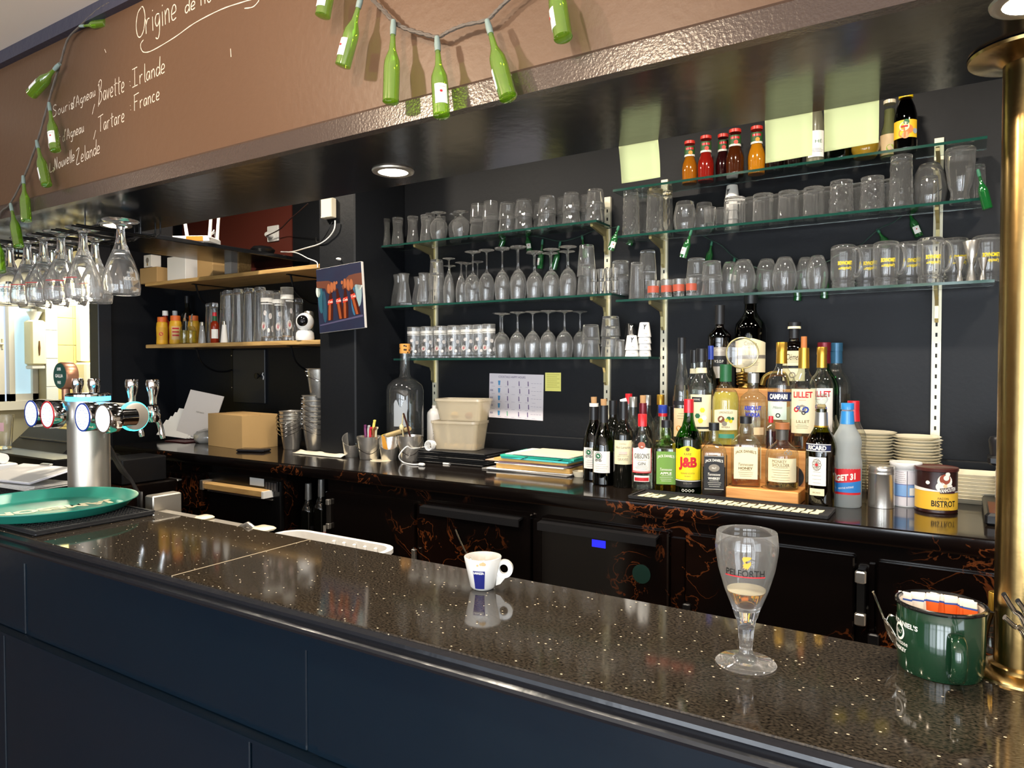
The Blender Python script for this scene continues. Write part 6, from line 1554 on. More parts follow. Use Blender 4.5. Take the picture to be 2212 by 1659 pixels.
tag(MB().bbox(-1.905, -1.865, 1.115, 1.20, CTR - .06, CTR + .035, .003).build('steel_bracket', BRUSHED, smooth=False), 'brushed steel bracket standing behind the green tray', 'bracket')

# ================================================================== on the back bar, left to right
ZT = CTR + .0006
def at(u, v, z=CTR): return OZ(u, v, z)
mn = thing('menu_cards', 'white menu card leaning on folded papers beside the taps', 'menu', (-3.44, 2.28, ZT), 0)
MB().box(-.11, .11, -.004, 0, 0, .24).build('menu_card', mat('menu_white', 'd3cdc9', .6), mn, loc=(0, 0, .021), rot=(-.30, .16, .25), smooth=False)
for k in range(4): MB().box(-.10, .08, -.003, 0, 0, .16 - .02 * k).build('leaflet', PAPER, mn, (-.06 - .012 * k, -.015 - .012 * k, .016), rot=(-.55 - .06 * k, .1, .35), smooth=False)
lettering('PORT MAHON', INKGR, mn, .05, .008, at=(0.0, -.006, .13), loc=(0, 0, .021), rot=(-.30, .16, .25))
tag(MB().bbox(-3.52, -3.34, 2.17, 2.36, CTR + .0004, CTR + .005, .002).build('burgundy_folder', mat('burgundy_card', '4a141c', .5), smooth=False), 'burgundy folder lying under the menu card', 'folder')
pb = at(425, 955)
sb_ = MB(); random.seed(4)
prof = [(0, 0), (.07, .002), (.082, .02), (.078, .045), (.06, .058), (.03, .07), (0, .072)]
sb_.lathe(prof, 26, mod=lambda w, k: 1 + .07 * math.sin(5 * w + k * 1.7) + .05 * math.sin(11 * w - k))
tag(sb_.build('plastic_bag', thin('bag_film', 'dcdcd8', .12, .16, .35, 'f2f2f0'), None, (pb.x + .075, pb.y + .03, ZT), ang=80), 'crumpled clear plastic bag left of the cardboard box', 'bag')
# cardboard box seen on its corner
bx, by = at(523, 970), None
cA, cL, cR = at(523, 972), at(450, 962), at(580, 962)
e1 = (Vector((cL.x, cL.y, 0)) - Vector((cA.x, cA.y, 0))); e2 = Vector((-e1.y, e1.x, 0)) * -1
w1 = e1.length; e1.normalize(); e2.normalize()
w2 = (Vector((cR.x, cR.y, 0)) - Vector((cA.x, cA.y, 0))).dot(e2)
hbx = OY(523, 899, cA.y).z - CTR
cb_ = thing('cardboard_box', 'closed brown cardboard box on the back bar below the pine shelf', 'box', (cA.x, cA.y, ZT))
def cpz(s, t, z): q = e1 * s + e2 * t; return (q.x, q.y, z)
mb = MB(); mb.prism([(0, 0), (w1, 0), (w1, w2), (0, w2)], (0, 0, 0), e1, e2, (0, 0, 1), hbx - .003); mb.build('carton', CARD, cb_, smooth=False)
mb = MB(); mb.prism([(0, 0), (w1, 0), (w1, w2 * .49), (0, w2 * .49)], (0, 0, hbx - .003), e1, e2, (0, 0, 1), .003); mb.build('flap', CARD, cb_, smooth=False)
mb = MB(); mb.prism([(0, w2 * .51), (w1, w2 * .51), (w1, w2), (0, w2)], (0, 0, hbx - .003), e1, e2, (0, .0, 1), .004); mb.build('flap', CARD, cb_, smooth=False)
ph = at(540, 976)
tag(MB().bbox(-.07, .07, -.035, .035, 0, .012, .004).build('mobile_phone', mat('phone_black', '232326', .2), None, (ph.x, ph.y + .02, ZT), (0, 0, .35)), 'dark phone lying flat in front of the cardboard box', 'phone')
# steel pails nested in two columns


def pail(label, x, y, z, r=.052, h=.105, rz=0.0, grp='steel pails', tall=1.0):
    t = thing('steel_pail', label, 'pail', (x, y, z), rz, grp)
    MB().lathe([(0, 0), (r * .66, 0), (r * .68, .003), (r * .98, h - .003), (r * 1.04, h), (r * .98, h + .002), (r * .95, h - .003), (r * .65, .004), (0, .003)], 32).build('pail_body', STEEL, t)
    for s in (-1, 1): MB().cyl((s * r * .95, 0, h - .012), (s * (r * 1.0 + .0015), 0, h - .012), .004, n=10).build('ear', CHROME, t)
    sg = -1
    MB().tube(smooth_pts([(r * 1.01, 0, h - .012), (r * 1.14, sg * r * .10, h - .012), (r * 1.02, sg * r * .68, h - .036), (0, sg * r * 1.22, h - .06), (-r * 1.02, sg * r * .68, h - .036), (-r * 1.14, sg * r * .10, h - .012), (-r * 1.01, 0, h - .012)], 5), .0014, 6).build('bail', CHROME, t)
    return t


pA = at(612, 972); pB = at(656, 974)
for k in range(4):
    pail(('lowest', 'second', 'third', 'topmost')[k] + ' pail of the shorter nested column beside the cardboard box', pA.x, pA.y + .05, ZT + (.0 if k == 0 else .018 * k), .056, .125, .3)
for k in range(7):
    zz = ZT + .021 * k if k < 6 else OY(665, 855, pB.y + .06).z - .045
    pail(('lowest', 'second', 'third', 'fourth', 'fifth', 'sixth', 'topmost')[k] + ' pail of the tall nested column beside the pillar', pB.x + .012 + (.030 if k == 6 else 0), pB.y + .06, ZT + .024 * k + (.10 if k == 6 else 0), .06, .135, 1.1)
for u, z0, lab in ((688, 0, 'front'), (694, .004, 'rear')):
    q = at(u, 968); t = thing('ice_scoop', lab + ' brown handled steel ladle leaning beside the tall pails', 'scoop', (q.x, q.y + (.06 if z0 else .02), ZT))
    MB().tube(smooth_pts([(-.035, 0, .20), (-.025, 0, .205), (-.012, 0, .17), (-.002, 0, .12), (.002, 0, .075)]), .006, 10, flat=.009).build('handle', mat('scoop_brown', '4a2318', .3), t)
    MB().tube([(.002, 0, .075), (.004, 0, .03), (.004, 0, .0)], [.006, .0085, .010], 12).build('socket', CHROME, t)
clo = MB(); N_ = 14; v = []; f = []
q0, q1 = at(632, 980), at(735, 990)
for i in range(N_ + 1):
    for j in range(7):
        s, t_ = i / N_, j / 6; v.append((q0.x + (q1.x - q0.x) * s, q0.y + .0 + t_ * .09 * (1 - .3 * s), ZT + .004 + .011 * math.sin(s * 7 + t_ * 3) ** 2 * (1 - abs(2 * t_ - 1))))
for i in range(N_):
    for j in range(6): k = i * 7 + j; f.append((k, k + 7, k + 8, k + 1))
o = clo.add(v, f).build('tea_towel', mat('towel_cream', 'e2dac6', .9)); so = o.modifiers.new('thickness', 'SOLIDIFY'); so.thickness = .003
tag(o, 'crumpled cream tea towel on the worktop in front of the pails', 'towel')
# ice buckets with slanted mouths and tools


def bucket(label, u, v, wpx, vtop, slant=0.0, y=None, handle=False):
    q = at(u, v); R = SZ(wpx, q) / 2; yy = q.y + R; H = OY(u, vtop, yy).z - CTR
    t = thing('ice_bucket', label, 'bucket', (q.x, yy, ZT), face_cam((q.x, yy)))
    prof = [(0, 0), (R * .74, 0), (R * .76, .003), (R, H), (R * .97, H), (R * .73, .005), (0, .004)]
    mb = MB().lathe(prof, 36)
    if slant: mb.v = [(x, y_, z + (slant * (y_ / R) * max(0, (z / H - .6) / .4) * H)) for x, y_, z in mb.v]
    mb.build('bucket_body', STEEL, t)
    if handle: MB().tube(smooth_pts([(-R * 1.02, 0, H * .95), (-R * .9, -R * .8, H * .55), (0, -R * 1.25, H * .28), (R * .8, -R * .8, H * .55), (R * 1.02, 0, H * .95)], 5), .0016, 6).build('bail', CHROME, t)
    reg('counter', [t], R, 1.99, 2.54)
    return t, q.x, yy, R, H
t1, x1_, y1_, R1, H1 = bucket('slant cut steel beaker left of the pen bucket', 745, 989, 42, 947, .35)
t2, x2_, y2_, R2, H2 = bucket('steel bucket full of corkscrews and openers', 779, 994, 56, 941, 0, None, True)
t3, x3_, y3_, R3, H3 = bucket('slant cut steel scoop bucket holding a yellow opener', 825, 996, 44, 953, .40)
t4, x4_, y4_, R4, H4 = bucket('steel bucket with tongs in front of the big bottle', 868, 999, 56, 940, 0, None, True)
TOOL = (((-.022, 0), ('purple corkscrew', '6a2a5a', .030)), ((-.010, .006), ('steel corkscrew', 'b8b8b8', .028)), ((.004, 0), ('red opener', 'c8283a', .022)), ((.012, .010), ('yellow corkscrew', 'f0e070', .052)), ((.024, -.004), ('brown corkscrew', '7a4a2a', .024)), ((.018, .016), ('cream opener', 'e0d8b8', .022)))
for (dx, dy), (nm, c_, h_) in TOOL:
    t = thing('corkscrew', nm + ' sticking out of the tool bucket on the back bar', 'corkscrew', (x2_ + dx, y2_ + dy, ZT + .012))
    MB().tube(smooth_pts([(0, 0, 0), (0, 0, H2 * .7), (dx * .15, 0, H2 + h_ * .5), (dx * .3 + .004, 0, H2 + h_)]), .0055, 10, flat=.004).build('grip', mat('tool_' + c_, c_, .35), t)
    MB().lathe([(0, 0), (.006, 0), (.0065, .006), (0, .008)], 10, c=(dx * .3 + .004, 0, H2 + h_ - .002)).build('tip', mat('tool_' + c_, c_, .35), t)
t = thing('bottle_opener', 'orange wooden opener lying in the slant cut bucket', 'opener', (x3_, y3_, ZT + .008))
MB().prism([(-.009, 0), (.009, 0), (.010, .04), (.006, .078), (-.006, .08), (-.011, .04)], (-.004, -.006, .012), (1, 0, 0), (-.15, -.1, 1), (0, -1, 0), .006).build('paddle', mat('opener_orange', 'd89a3c', .5), t, smooth=False)
t = thing('whisk_broom', 'light wooden grater handle lying across the bucket tops', 'tool', (x3_ + .01, y3_ + .03, ZT + H3 + .02))
MB().tube([(-.05, 0, .0), (.03, .0, .022), (.075, .0, .036)], [.012, .015, .015], 12, flat=.010).build('roll', mat('roll_kraft', 'bfa877', .7), t)
MB().tube([(.045, -.0002, .0268), (.062, -.0002, .032)], .0157, 12, flat=.0106).build('printed_band', mat('roll_print', '7a6444', .7), t)
MB().tube([(-.07, 0, -.006), (-.05, 0, 0)], .010, 10).build('grip', mat('grip_yellow', 'e0c030', .5), t)
tg_ = thing('serving_tongs', 'brown and steel tongs standing in the right ice bucket', 'tongs', (x4_, y4_, ZT + .01))
MB().tube([(.018, 0, .03), (-.006, -.01, H4 + .03), (-.026, -.012, H4 + .082)], .004, 8, flat=.007).build('arm', mat('tong_brown', '4a2a24', .35, .3), tg_)
MB().tube([(-.028, 0, .03), (-.034, -.012, H4 + .03), (-.027, -.012, H4 + .082)], .003, 8, flat=.006).lathe([(0, -.012), (.008, -.008), (.010, 0), (.008, .010), (0, .018)], 14, c=(-.036, -.012, H4 + .022)).build('arm', mat('tong_cream', 'cfc49a', .5), tg_)
sl = thing('paper_coaster', 'scalloped cream paper coaster under the slant cut bucket', 'coaster', (x3_ - .015, y3_ - .03, CTR + .0003))
MB().lathe([(0, 0), (.045, 0), (.045, .0004), (0, .0004)], 40, mod=lambda w, k: 1 + .04 * math.cos(14 * w)).build('paper', CREAM, sl)
# big clear display bottle with leopard cap
q = OY(875, 965, 2.385); R = SZ(80, q) / 2; zt_ = OY(866, 762, 2.385).z - CTR; zsh = OY(875, 838, 2.385).z - CTR
t = thing('display_bottle', 'very large clear bottle with a leopard print cap beside the shelves', 'bottle', (OY(875, 900, 2.385).x, 2.385, ZT), face_cam((q.x, 2.385)))
prof = [(0, .004), (R * .9, .002), (R, .014), (R, zsh - .01), (R * .93, zsh + .012), (R * .66, zsh + .034), (R * .34, zsh + .046), (R * .27, zsh + .062), (R * .27, zt_), (R * .25, zt_)]
MB().lathe(prof, 48).build('glass_body', thin('display_glass', 'e8eeee', .03, .09, .015), t)
m_ = mat('leopard', 'd99a4c', .6); nt = m_.node_tree; vo = nt.nodes.new('ShaderNodeTexVoronoi'); vo.inputs['Scale'].default_value = 75; rp_ = nt.nodes.new('ShaderNodeValToRGB'); rp_.color_ramp.elements[0].color = lin('2a140a'); rp_.color_ramp.elements[0].position = .30; rp_.color_ramp.elements[1].color = lin('d99a4c'); rp_.color_ramp.elements[1].position = .36
tcn = nt.nodes.new('ShaderNodeTexCoord'); nt.links.new(tcn.outputs['Object'], vo.inputs['Vector']); nt.links.new(vo.outputs['Distance'], rp_.inputs[0]); nt.links.new(rp_.outputs[0], nt.nodes['Principled BSDF'].inputs['Base Color'])
MB().lathe([(0, zt_ - .004), (.0225, zt_ - .004), (.0235, zt_), (.0235, zt_ + .036), (.021, zt_ + .038), (0, zt_ + .038)], 28).build('leopard_cap', m_, t)
wrap_label(R, zsh * .45, zsh * .78, -.62, .1, mat('bottle_print', '9aa0a6', .5), t, 12, name='cloud_print', cut=lambda s: .02 * math.sin(s * 9) * R * 10)
# aerosol, tubs, cable, folders
q = at(937, 985); yy = 2.50
sp = thing('spray_bottle', 'white aerosol bottle left of the translucent tubs', 'bottle', (OY(938, 930, yy).x, yy, ZT), face_cam((-1.9, 2.4)))
R = SZ(31, OY(938, 930, yy)) / 2; H = OY(938, 876, yy).z - CTR
MB().lathe([(0, 0), (R * .96, 0), (R, .004), (R, H * .80), (R * .93, H * .86), (R * .5, H * .93), (R * .3, H * .94), (R * .3, H), (0, H)], 32).build('can', mat('can_white', 'dcd8d4', .35), sp)
lettering('PRINE', mat('can_grey', 'a9a49f', .5), sp, .09, .020, at=(0.004, -R - .0006, H * .45), plane=((0, 0, 1), (-1, 0, 0)))
TUBM = thin('tub_plastic', 'f4efe2', .2, .05, .30, 'efe6d2')
q = at(990, 1000)
fo = thing('menu_folders', 'stack of black menu folders under the translucent tubs', 'folders', (OZ(965, 1000, CTR).x + .02, 2.36, ZT), .0)
ff = OZ(880, 985, CTR); fb = OZ(975, 1004, CTR)
for k in range(7):
    MB().bbox(-.150, .185, -.10, .09, .0075 * k, .0075 * k + .0066, .0022).build('folder', mat('folder_black', '19191a', .45), fo, (.004 * ((k * 3) % 4 - 1.5), .004 * ((k * 5) % 3 - 1), 0), (0, 0, .03 * ((k % 3) - 1) + .05), smooth=False)
zf = ZT + .0535
xl, xrr = OY(952, 940, 2.36).x, OY(1040, 940, 2.36).x
zl1 = OY(1000, 911, 2.30).z; zl2 = OY(1000, 862, 2.32).z
t = thing('plastic_tub', 'lower translucent food tub with crumbs in its bottom', 'tub', ((xl + xrr) / 2, 2.355, zf), .18)
W_ = (xrr - xl) / 2
tub(-W_, W_, -.065, .065, .02, 0, zl1 - zf, .003, .012, .004).build('tub_body', TUBM, t)
ct = MB(); random.seed(5)
for k in range(60): a = random.uniform(-W_ + .03, W_ - .03); b = random.uniform(-.04, .04); ct.box(a, a + .009, b, b + .007, .004, .008 + random.random() * .012)
o = ct.build('crumbs', mat('crumb', 'dcc79a', .8), t, smooth=False); o['kind'] = 'stuff'
t = thing('plastic_tub', 'upper translucent food tub holding two potatoes', 'tub', ((xl + xrr) / 2 + .012, 2.362, zl1 + .0005), .16)
tub(-W_, W_ + .004, -.062, .062, .02, 0, zl2 - zl1, .003, .014, .004).build('tub_body', TUBM, t)
for k, (dx, lab) in enumerate(((-.03, 'left pale potato lying in the upper translucent tub'), (.04, 'right brown potato lying in the upper translucent tub'))):
    tag(MB().lathe([(0, -.015), (.012, -.011), (.017, 0), (.012, .011), (0, .015)], 18).build('potato', mat('potato_%d' % k, ('e0c48a', 'c48a50')[k], .6), None, ((xl + xrr) / 2 + .012 + dx, 2.345, zl1 + .021)), lab, 'potato')
cx_, cz_ = OY(935, 950, 2.24), None
cc = MB(); pts = []
for k in range(64):
    a = k * .42; r_ = .016 + .0042 * (k / 64) * 1; pts.append((cx_.x + r_ * math.cos(a), 2.24 - .0005 * k, ZT + .055 + .021 + r_ * math.sin(a)))
tag(MB().tube(pts, .0022, 6).tube(smooth_pts([OZ(930, 965, CTR + .055) + Vector((0, .02, .004)), Vector((cx_.x - .09, 2.225, CTR + .058)), OY(878, 965, 2.19), OY(862, 985, 2.17), OZ(870, 998, CTR + .004), OZ(890, 1003, CTR + .004), OZ(905, 1003, CTR + .004)], 6), .0026, 8).build('white_cable', WHITEP), 'coiled white charging cable draped over the black folders', 'cable')
bpy.data.objects['white_cable']['group'] = ''
del bpy.data.objects['white_cable']['group']
pl = OZ(907, 1003, CTR + .006); MB().bbox(pl.x - .004, pl.x + .022, pl.y - .008, pl.y + .008, CTR + .0008, CTR + .012, .003).build('plug', WHITEP, bpy.data.objects['white_cable'])
# envelopes and files
fi = thing('paper_files', 'pile of kraft envelopes, green folder and papers on the back bar', 'files', (-1.322, 2.335, ZT), .06)
ENV = mat('envelope_kraft', 'd8ad66', .7); GF = mat('folder_teal', '2fb59a', .35); GF2 = mat('folder_aqua', '49bdc0', .35)
stack_ = [('grey_folder', mat('folder_grey', '8a8783', .6), -.22, .155, .004), ('paper', PAPER, -.20, .15, .004), ('kraft_envelope', ENV, -.16, .15, .017), ('paper', PAPER, -.16, .14, .004), ('purple_folder', mat('folder_plum', '6a5668', .6), -.15, .15, .004), ('kraft_envelope', ENV, -.17, .14, .011), ('aqua_folder', GF2, -.13, .16, .006), ('teal_folder', GF, -.14, .16, .008), ('paper', PAPER, -.12, .155, .003), ('paper', mat('paper_warm', 'efe2c6', .8), -.08, .16, .0015)]
z_ = 0
for k, (nm, m_, a, b, h_) in enumerate(stack_):
    MB().bbox(a, b, -.115 + .006 * (k % 3), .10, z_, z_ + h_, .001).build(nm, m_, fi, rot=(0, 0, .05 * ((k * 2) % 3 - 1) - .05), smooth=False); z_ += h_ + .0006
for x in (-.05, .09): MB().tube([(x, -.112, .0495), (x + .02, -.114, .057), (x + .05, -.09, .0665)], .0012, 6).build('elastic', INK, fi)
MB().box(-.21, -.15, -.10, -.03, .036, .0375).build('pink_slip', mat('slip_pink', 'dfb59a', .7), fi, smooth=False)
ne = OZ(990, 1005, CTR); 
t = thing('notepads', 'small white notepads lying left of the kraft envelopes', 'notepads', (ne.x, ne.y + .03, ZT), .15)
MB().bbox(-.075, .03, -.03, .05, 0, .006, .001).build('pad', PAPER, t, smooth=False); MB().bbox(-.04, .05, -.01, .06, .0062, .017, .002).build('pad', mat('pad_grey', 'c9ccd2', .6), t, smooth=False)
di = at(1245, 1032); R = SZ(33, di) / 2
t = thing('small_dish', 'small white ashtray dish beside the corked wine bottles', 'dish', (di.x, di.y + R, ZT))
MB().lathe([(0, 0), (R * .72, 0), (R * .95, .015), (R, .020), (R * .94, .020), (R * .7, .006), (0, .005)], 32).build('dish_body', CREAM, t)
# black rubber spill mat with cream print
xm0, xm1 = OY(1358, 1078, 1.96).x, OY(1790, 1115, 1.96).x
t = thing('spill_mat', 'narrow black rubber bar mat with cream print below the spirit bottles', 'mat', (0, 0, CTR + .0004))
MB().bbox(xm0, xm1, 1.955, 2.082, 0, .006, .002).build('mat_base', BLACKR, t, smooth=False)
e = MB(); 
for a, b, c2, d2 in ((xm0, xm1, 1.955, 1.961), (xm0, xm1, 2.076, 2.082), (xm0, xm0 + .006, 1.961, 2.076), (xm1 - .006, xm1, 1.961, 2.076)): e.box(a, b, c2, d2, .005, .010)
e.build('mat_border', BLACKR, t, smooth=False)
random.seed(11); pr = MB(); x = xm0 + .02
while x < xm1 - .03:
    w = random.uniform(.012, .024)
    if xm0 + .075 < x < xm0 + .105: x += .03; continue
    z0 = .0062; y0 = 1.975 + random.uniform(0, .006); h_ = .062 + random.uniform(-.006, .006)
    poly = [(0, 0), (w * .5, random.uniform(-.004, .004)), (w, 0), (w * .85, h_ * .35), (w * 1.05, h_ * .5), (w * .9, h_), (w * .4, h_ * .9), (0, h_), (w * .2, h_ * .55), (-w * .05, h_ * .3)]
    pr.prism(poly, (x, y0, z0), (1, 0, 0), (.12, 1, 0), (0, 0, 1), .0012); x += w + .004
pr.build('cream_print', mat('mat_cream', 'e9e0b8', .6), t, smooth=False)
# plates, tins, trays at the right
for col, (u, n, v0, w, lab) in enumerate(((1882, 20, 1069, 96, 'left'), (1978, 19, 1062, 98, 'right'))):
    y = 2.485; q = OY(u, 1000, y); R = SZ(w, q) / 2; ztop = OY(u, 946 if col else 936, y - R * .2).z; dz = (ztop - ZT - .012) / (n - 1)
    s0 = None
    for k in range(n):
        lb_ = ('topmost' if k == n - 1 else 'lowest' if k == 0 else (ORD[k] if k < 12 else 'upper %s' % ORD[k - 12])) + ' saucer counted from the bottom of the ' + lab + ' saucer stack' if k not in (0, n - 1) else ('topmost' if k else 'lowest') + ' saucer of the ' + lab + ' cream saucer stack'
        if s0 is None:
            s0 = tag(MB().lathe([(0, 0), (R * .55, 0), (R * .6, .002), (R * .97, dz * 1.0 + .006), (R, dz + .0075), (R * .97, dz + .0082), (R * .6, .0055), (0, .005)], 44).build('saucer', CREAM, None, (q.x, y, ZT)), lb_, 'saucer', 'cream saucers in two stacks')
        else: dup(s0, (q.x + .0012 * ((k * 7) % 5 - 2), y + .001 * ((k * 3) % 5 - 2), ZT + dz * k), 0, lb_)
u, y = 1904, 2.255
q = at(1904, 1099); R = SZ(53, q) / 2; y = q.y + R; H = OY(1904, 1006, y).z - CTR
t = thing('steel_shaker', 'polished steel shaker tin beside the frosted bottle', 'shaker', (OY(1904, 1050, y).x, y, ZT))
MB().lathe([(0, 0), (R, 0), (R, .002), (R * .99, H * .80), (R * 1.01, H * .81), (R * 1.01, H * .83), (R * .99, H * .84), (R * .99, H * .87), (R * 1.0, H * .88), (R * .98, H * .98), (R * .93, H), (0, H * 1.0)], 48).build('tin', STEEL, t)
q = at(1956, 1097); R = SZ(53, q) / 2; y = q.y + R * 1.15; H = OY(1956, 998, y).z - CTR
t = thing('powder_tub', 'white plastic powder tub with pale blue printed band', 'tub', (OY(1956, 1050, y).x, y, ZT), face_cam((-.1, 2.3)))
MB().lathe([(0, 0), (R * .97, 0), (R, .003), (R, H * .85), (R * 1.0, H * .86)], 40).build('tub_body', WHITEP, t); MB().lathe([(R * 1.0, H * .84), (R * 1.10, H * .86), (R * 1.22, H * .98), (R * 1.20, H), (R * .9, H * .995), (0, H * .99)], 40).build('lid', WHITEP, t)
lb = wrap_label(R, .03 * H, .82 * H, -1.5, 1.5, mat('tub_label', 'ddd8dc', .5), t, 20); wrap_label(R + .0006, .24 * H, .50 * H, -1.4, 1.3, mat('tub_blue', '7fa8d8', .5), lb, 18, name='blue_band')
for z_ in (.235, .505): wrap_label(R + .0007, z_ * H, (z_ + .012) * H, -1.4, 1.3, INKB, lb, 16, name='navy_line')
wrap_label(R + .0010, .03 * H, .82 * H, .10, .16, mat('tub_seam', '77737a', .5), lb, 3, name='seam'); scrib(lb, R, .78 * H, .03, 9, INKGR, -.4, .0055); wrap_label(R + .0012, .27 * H, .44 * H, .3, .95, LABW, lb, 6, name='white_panel')
q = at(2022, 1110); R = SZ(83, q) / 2; y = q.y + R * .95; H = OY(2022, 1008, y).z - CTR
t = thing('cocoa_tin', 'yellow and brown cocoa tin with a picture of a cup', 'tin', (OY(2022, 1060, y).x, y, ZT), face_cam((-.05, 2.25), .12))
MB().lathe([(0, .001), (R * .99, 0), (R * 1.01, .003), (R * .985, .006), (R * .985, H * .93)], 56).build('tin_body', mat('cocoa_brown', '2c1512', .3), t); MB().lathe([(R * 1.0, H * .92), (R * 1.03, H * .93), (R * 1.04, H * .99), (R * 1.0, H), (R * .96, H * .985), (0, H * .98)], 56).build('lid', mat('lid_brown', '4a2420', .3), t)
lb = wrap_label(R * .986, .08 * H, .50 * H, -1.55, 1.55, mat('label_sun', 'eab93a', .45), t, 28, cut=lambda s: .05 * H * math.sin(3 * (s - .5)) * -1)
wrap_label(R * .986 + .0006, .49 * H, .515 * H, -1.55, 1.55, INKW, lb, 24, name='white_wave', cut=lambda s: .05 * H * math.sin(3 * (s - .5)) * -1)
lettering('FA\u00c7ON', INK, lb, .026, .007, cyl=(R * .986 + .001, .22, .335 * H)); lettering('BISTROT', INK, lb, .062, .016, cyl=(R * .986 + .001, .28, .225 * H), bold=.02); scrib(lb, R, .14 * H, .04, 2, INKGOLD, .2, .006)
lb2 = wrap_label(R * .986 + .001, .455 * H, .565 * H, .05, .85, mat('label_plum', '3a1a2a', .5), t, 14, cut=lambda s: .05 * H * s)
lettering('VANHOUTEN', INKW, lb2, .044, .011, cyl=(R * .986 + .0022, .45, .535 * H), bold=.03, slope=.14)
for a_, z_, r_, m_ in ((.30, .72, .0185, INKW), (.30, .77, .0135, mat('cocoa_print', '9a4a34', .5)), (.55, .60, .007, INKW), (.1, .60, .012, INKW), (.42, .88, .006, INKW), (-.5, .68, .005, INKW), (.35, .80, .007, INKW), (.30, .62, .005, LABO)): disc_on_cyl(R * .986, a_, z_ * H, r_, m_, t, .0008 + (.02 - r_) * .05, n=18)
# square plates
q = OY(2105, 1060, 2.44); Wp = .085
s0 = None
for k in range(8):
    lb_ = ('lowest', 'second', 'third', 'fourth', 'fifth', 'sixth', 'seventh', 'topmost')[k] + ' square cream plate in the stack at the right end of the back bar'
    zz = ZT + .0098 * k
    if s0 is None:
        v = []; f = []
        rs = [rr(-Wp * .8, Wp * .8, -Wp * .55, Wp * .55, .02, 4), rr(-Wp, Wp, -Wp * .72, Wp * .72, .025, 4), rr(-Wp * .97, Wp * .97, -Wp * .69, Wp * .69, .022, 4), rr(-Wp * .78, Wp * .78, -Wp * .53, Wp * .53, .018, 4)]
        for ring, z in zip(rs, (0, .016, .0168, .004)): v += [(a, b, z) for a, b in ring]
        n = len(rs[0])
        for m_ in range(3):
            for i in range(n): f.append((m_ * n + i, m_ * n + (i + 1) % n, (m_ + 1) * n + (i + 1) % n, (m_ + 1) * n + i))
        f += [tuple(range(n - 1, -1, -1)), tuple(range(3 * n, 4 * n))]
        s0 = tag(MB().add(v, f).build('square_plate', CREAM, None, (q.x, 2.44, zz)), lb_, 'plate', 'square cream plates')
    else: dup(s0, (q.x + .002 * ((k * 3) % 4 - 1.5), 2.44, zz), .01 * (k % 3 - 1), lb_)
t = thing('coffee_machine', 'black coffee machine partly hidden by the brass pole', 'machine', (.150, 2.33, ZT))
MB().bbox(-.10, .25, -.24, .12, 0, .03, .006).build('drip_tray', BLACKP, t, smooth=False); MB().bbox(-.02, .25, -.05, .12, .03, .24, .01).build('body', BLACKP, t, smooth=False)
MB().bbox(-.09, .0, -.04, .06, .125, .15, .006).build('group_head', BLACKP, t, smooth=False); MB().lathe([(0, .15), (.03, .15), (.034, .19), (.03, .20), (0, .20)], 24, c=(-.055, .0, 0)).build('knob', mat('knob_black', '1f1f22', .3), t); MB().cyl((-.06, .0, .03), (-.06, .0, .12), .012, n=16).build('spout', CHROME, t)
MB().box(-.09, .10, -.23, -.06, .030, .0315).build('drip_grid', mat('grid_brown', '5a3018', .4), t, smooth=False)

# ================================================================== walls: notes, card, picture, alcove
def sheet(name, label, cat, u0, u1, v0, v1, y, m, lift=.0006, rz=0):
    a, b = OY(u0, (v0 + v1) / 2, y), OY(u1, (v0 + v1) / 2, y); zc0 = OY((u0 + u1) / 2, v1, y).z; zc1 = OY((u0 + u1) / 2, v0, y).z
    t = thing(name, label, cat, ((a.x + b.x) / 2, y - lift, (zc0 + zc1) / 2)); w, h = (b.x - a.x) / 2, (zc1 - zc0) / 2
    MB().box(-w, w, -.0006, 0, -h, h).build('sheet', m, t, smooth=False)
    return t, w, h
t, w, h = sheet('recipe_card', 'white laminated cocktail recipe sheet taped to the dark wall', 'poster', 1057, 1174, 808, 905, YB, mat('card_white', 'dcd6dc', .35))
t.rotation_euler = (0, .02, 0)
lettering('COCKTAILS HAPPY HOURS', mat('ink_violet', '4a2a6a', .6), t, w * 1.0, .009, at=(-.02, -.0012, h * .86))
VI = MATS['ink_violet']; BL_ = mat('ink_sky', '4a8fc0', .6); GR_ = mat('ink_mint', '4fae7a', .6); GY_ = mat('ink_soft', '9a93a8', .6)
for r_ in range(5):
    zz = h * (.58 - .34 * r_)
    MB().prism([(-.006, .010), (.006, .010), (.004, -.010), (-.004, -.010)], (-w * .62, -.0007, zz), (1, 0, 0), (0, 0, 1), (0, -1, 0), .0006).build('drawn_glass', BL_, t, smooth=False)
    for k, x in enumerate((-.30, .12, .45)): MB().prism([(-.0018, .010), (.0012, .010), (.0026, -.010), (-.0012, -.010)], (w * (x + .03 * (r_ % 2)), -.0007, zz), (1, 0, 0), (0, 0, 1), (0, -1, 0), .0006).build('drawn_bottle', GR_ if (r_ == 4 and k == 0) else VI, t, smooth=False)
    mb = MB()
    for k in range(7): x = -w * .9 + k * w * .25; mb.box(x, x + w * .12, -.0013, -.0007, zz - .0155, zz - .0145)
    for k in range(4): mb.box(w * (.56 + .1 * k), w * (.63 + .1 * k), -.0013, -.0007, zz + .002, zz + .0032); mb.box(-w * .96 + .004 * k, -w * .94 + .004 * k, -.0013, -.0007, zz - .004, zz + .004)
    mb.build('handwriting', GY_, t, smooth=False)
t, w, h = sheet('sticky_note', 'small yellow handwritten note right of the recipe sheet', 'note', 1178, 1212, 805, 845, YB, mat('note_yellow', 'e4df7c', .7))
mb = MB()
for k in range(7): mb.box(-w * .8, w * (.8 - .3 * (k % 2)), -.0012, -.0007, h * (.75 - .22 * k), h * (.75 - .22 * k) + .0014)
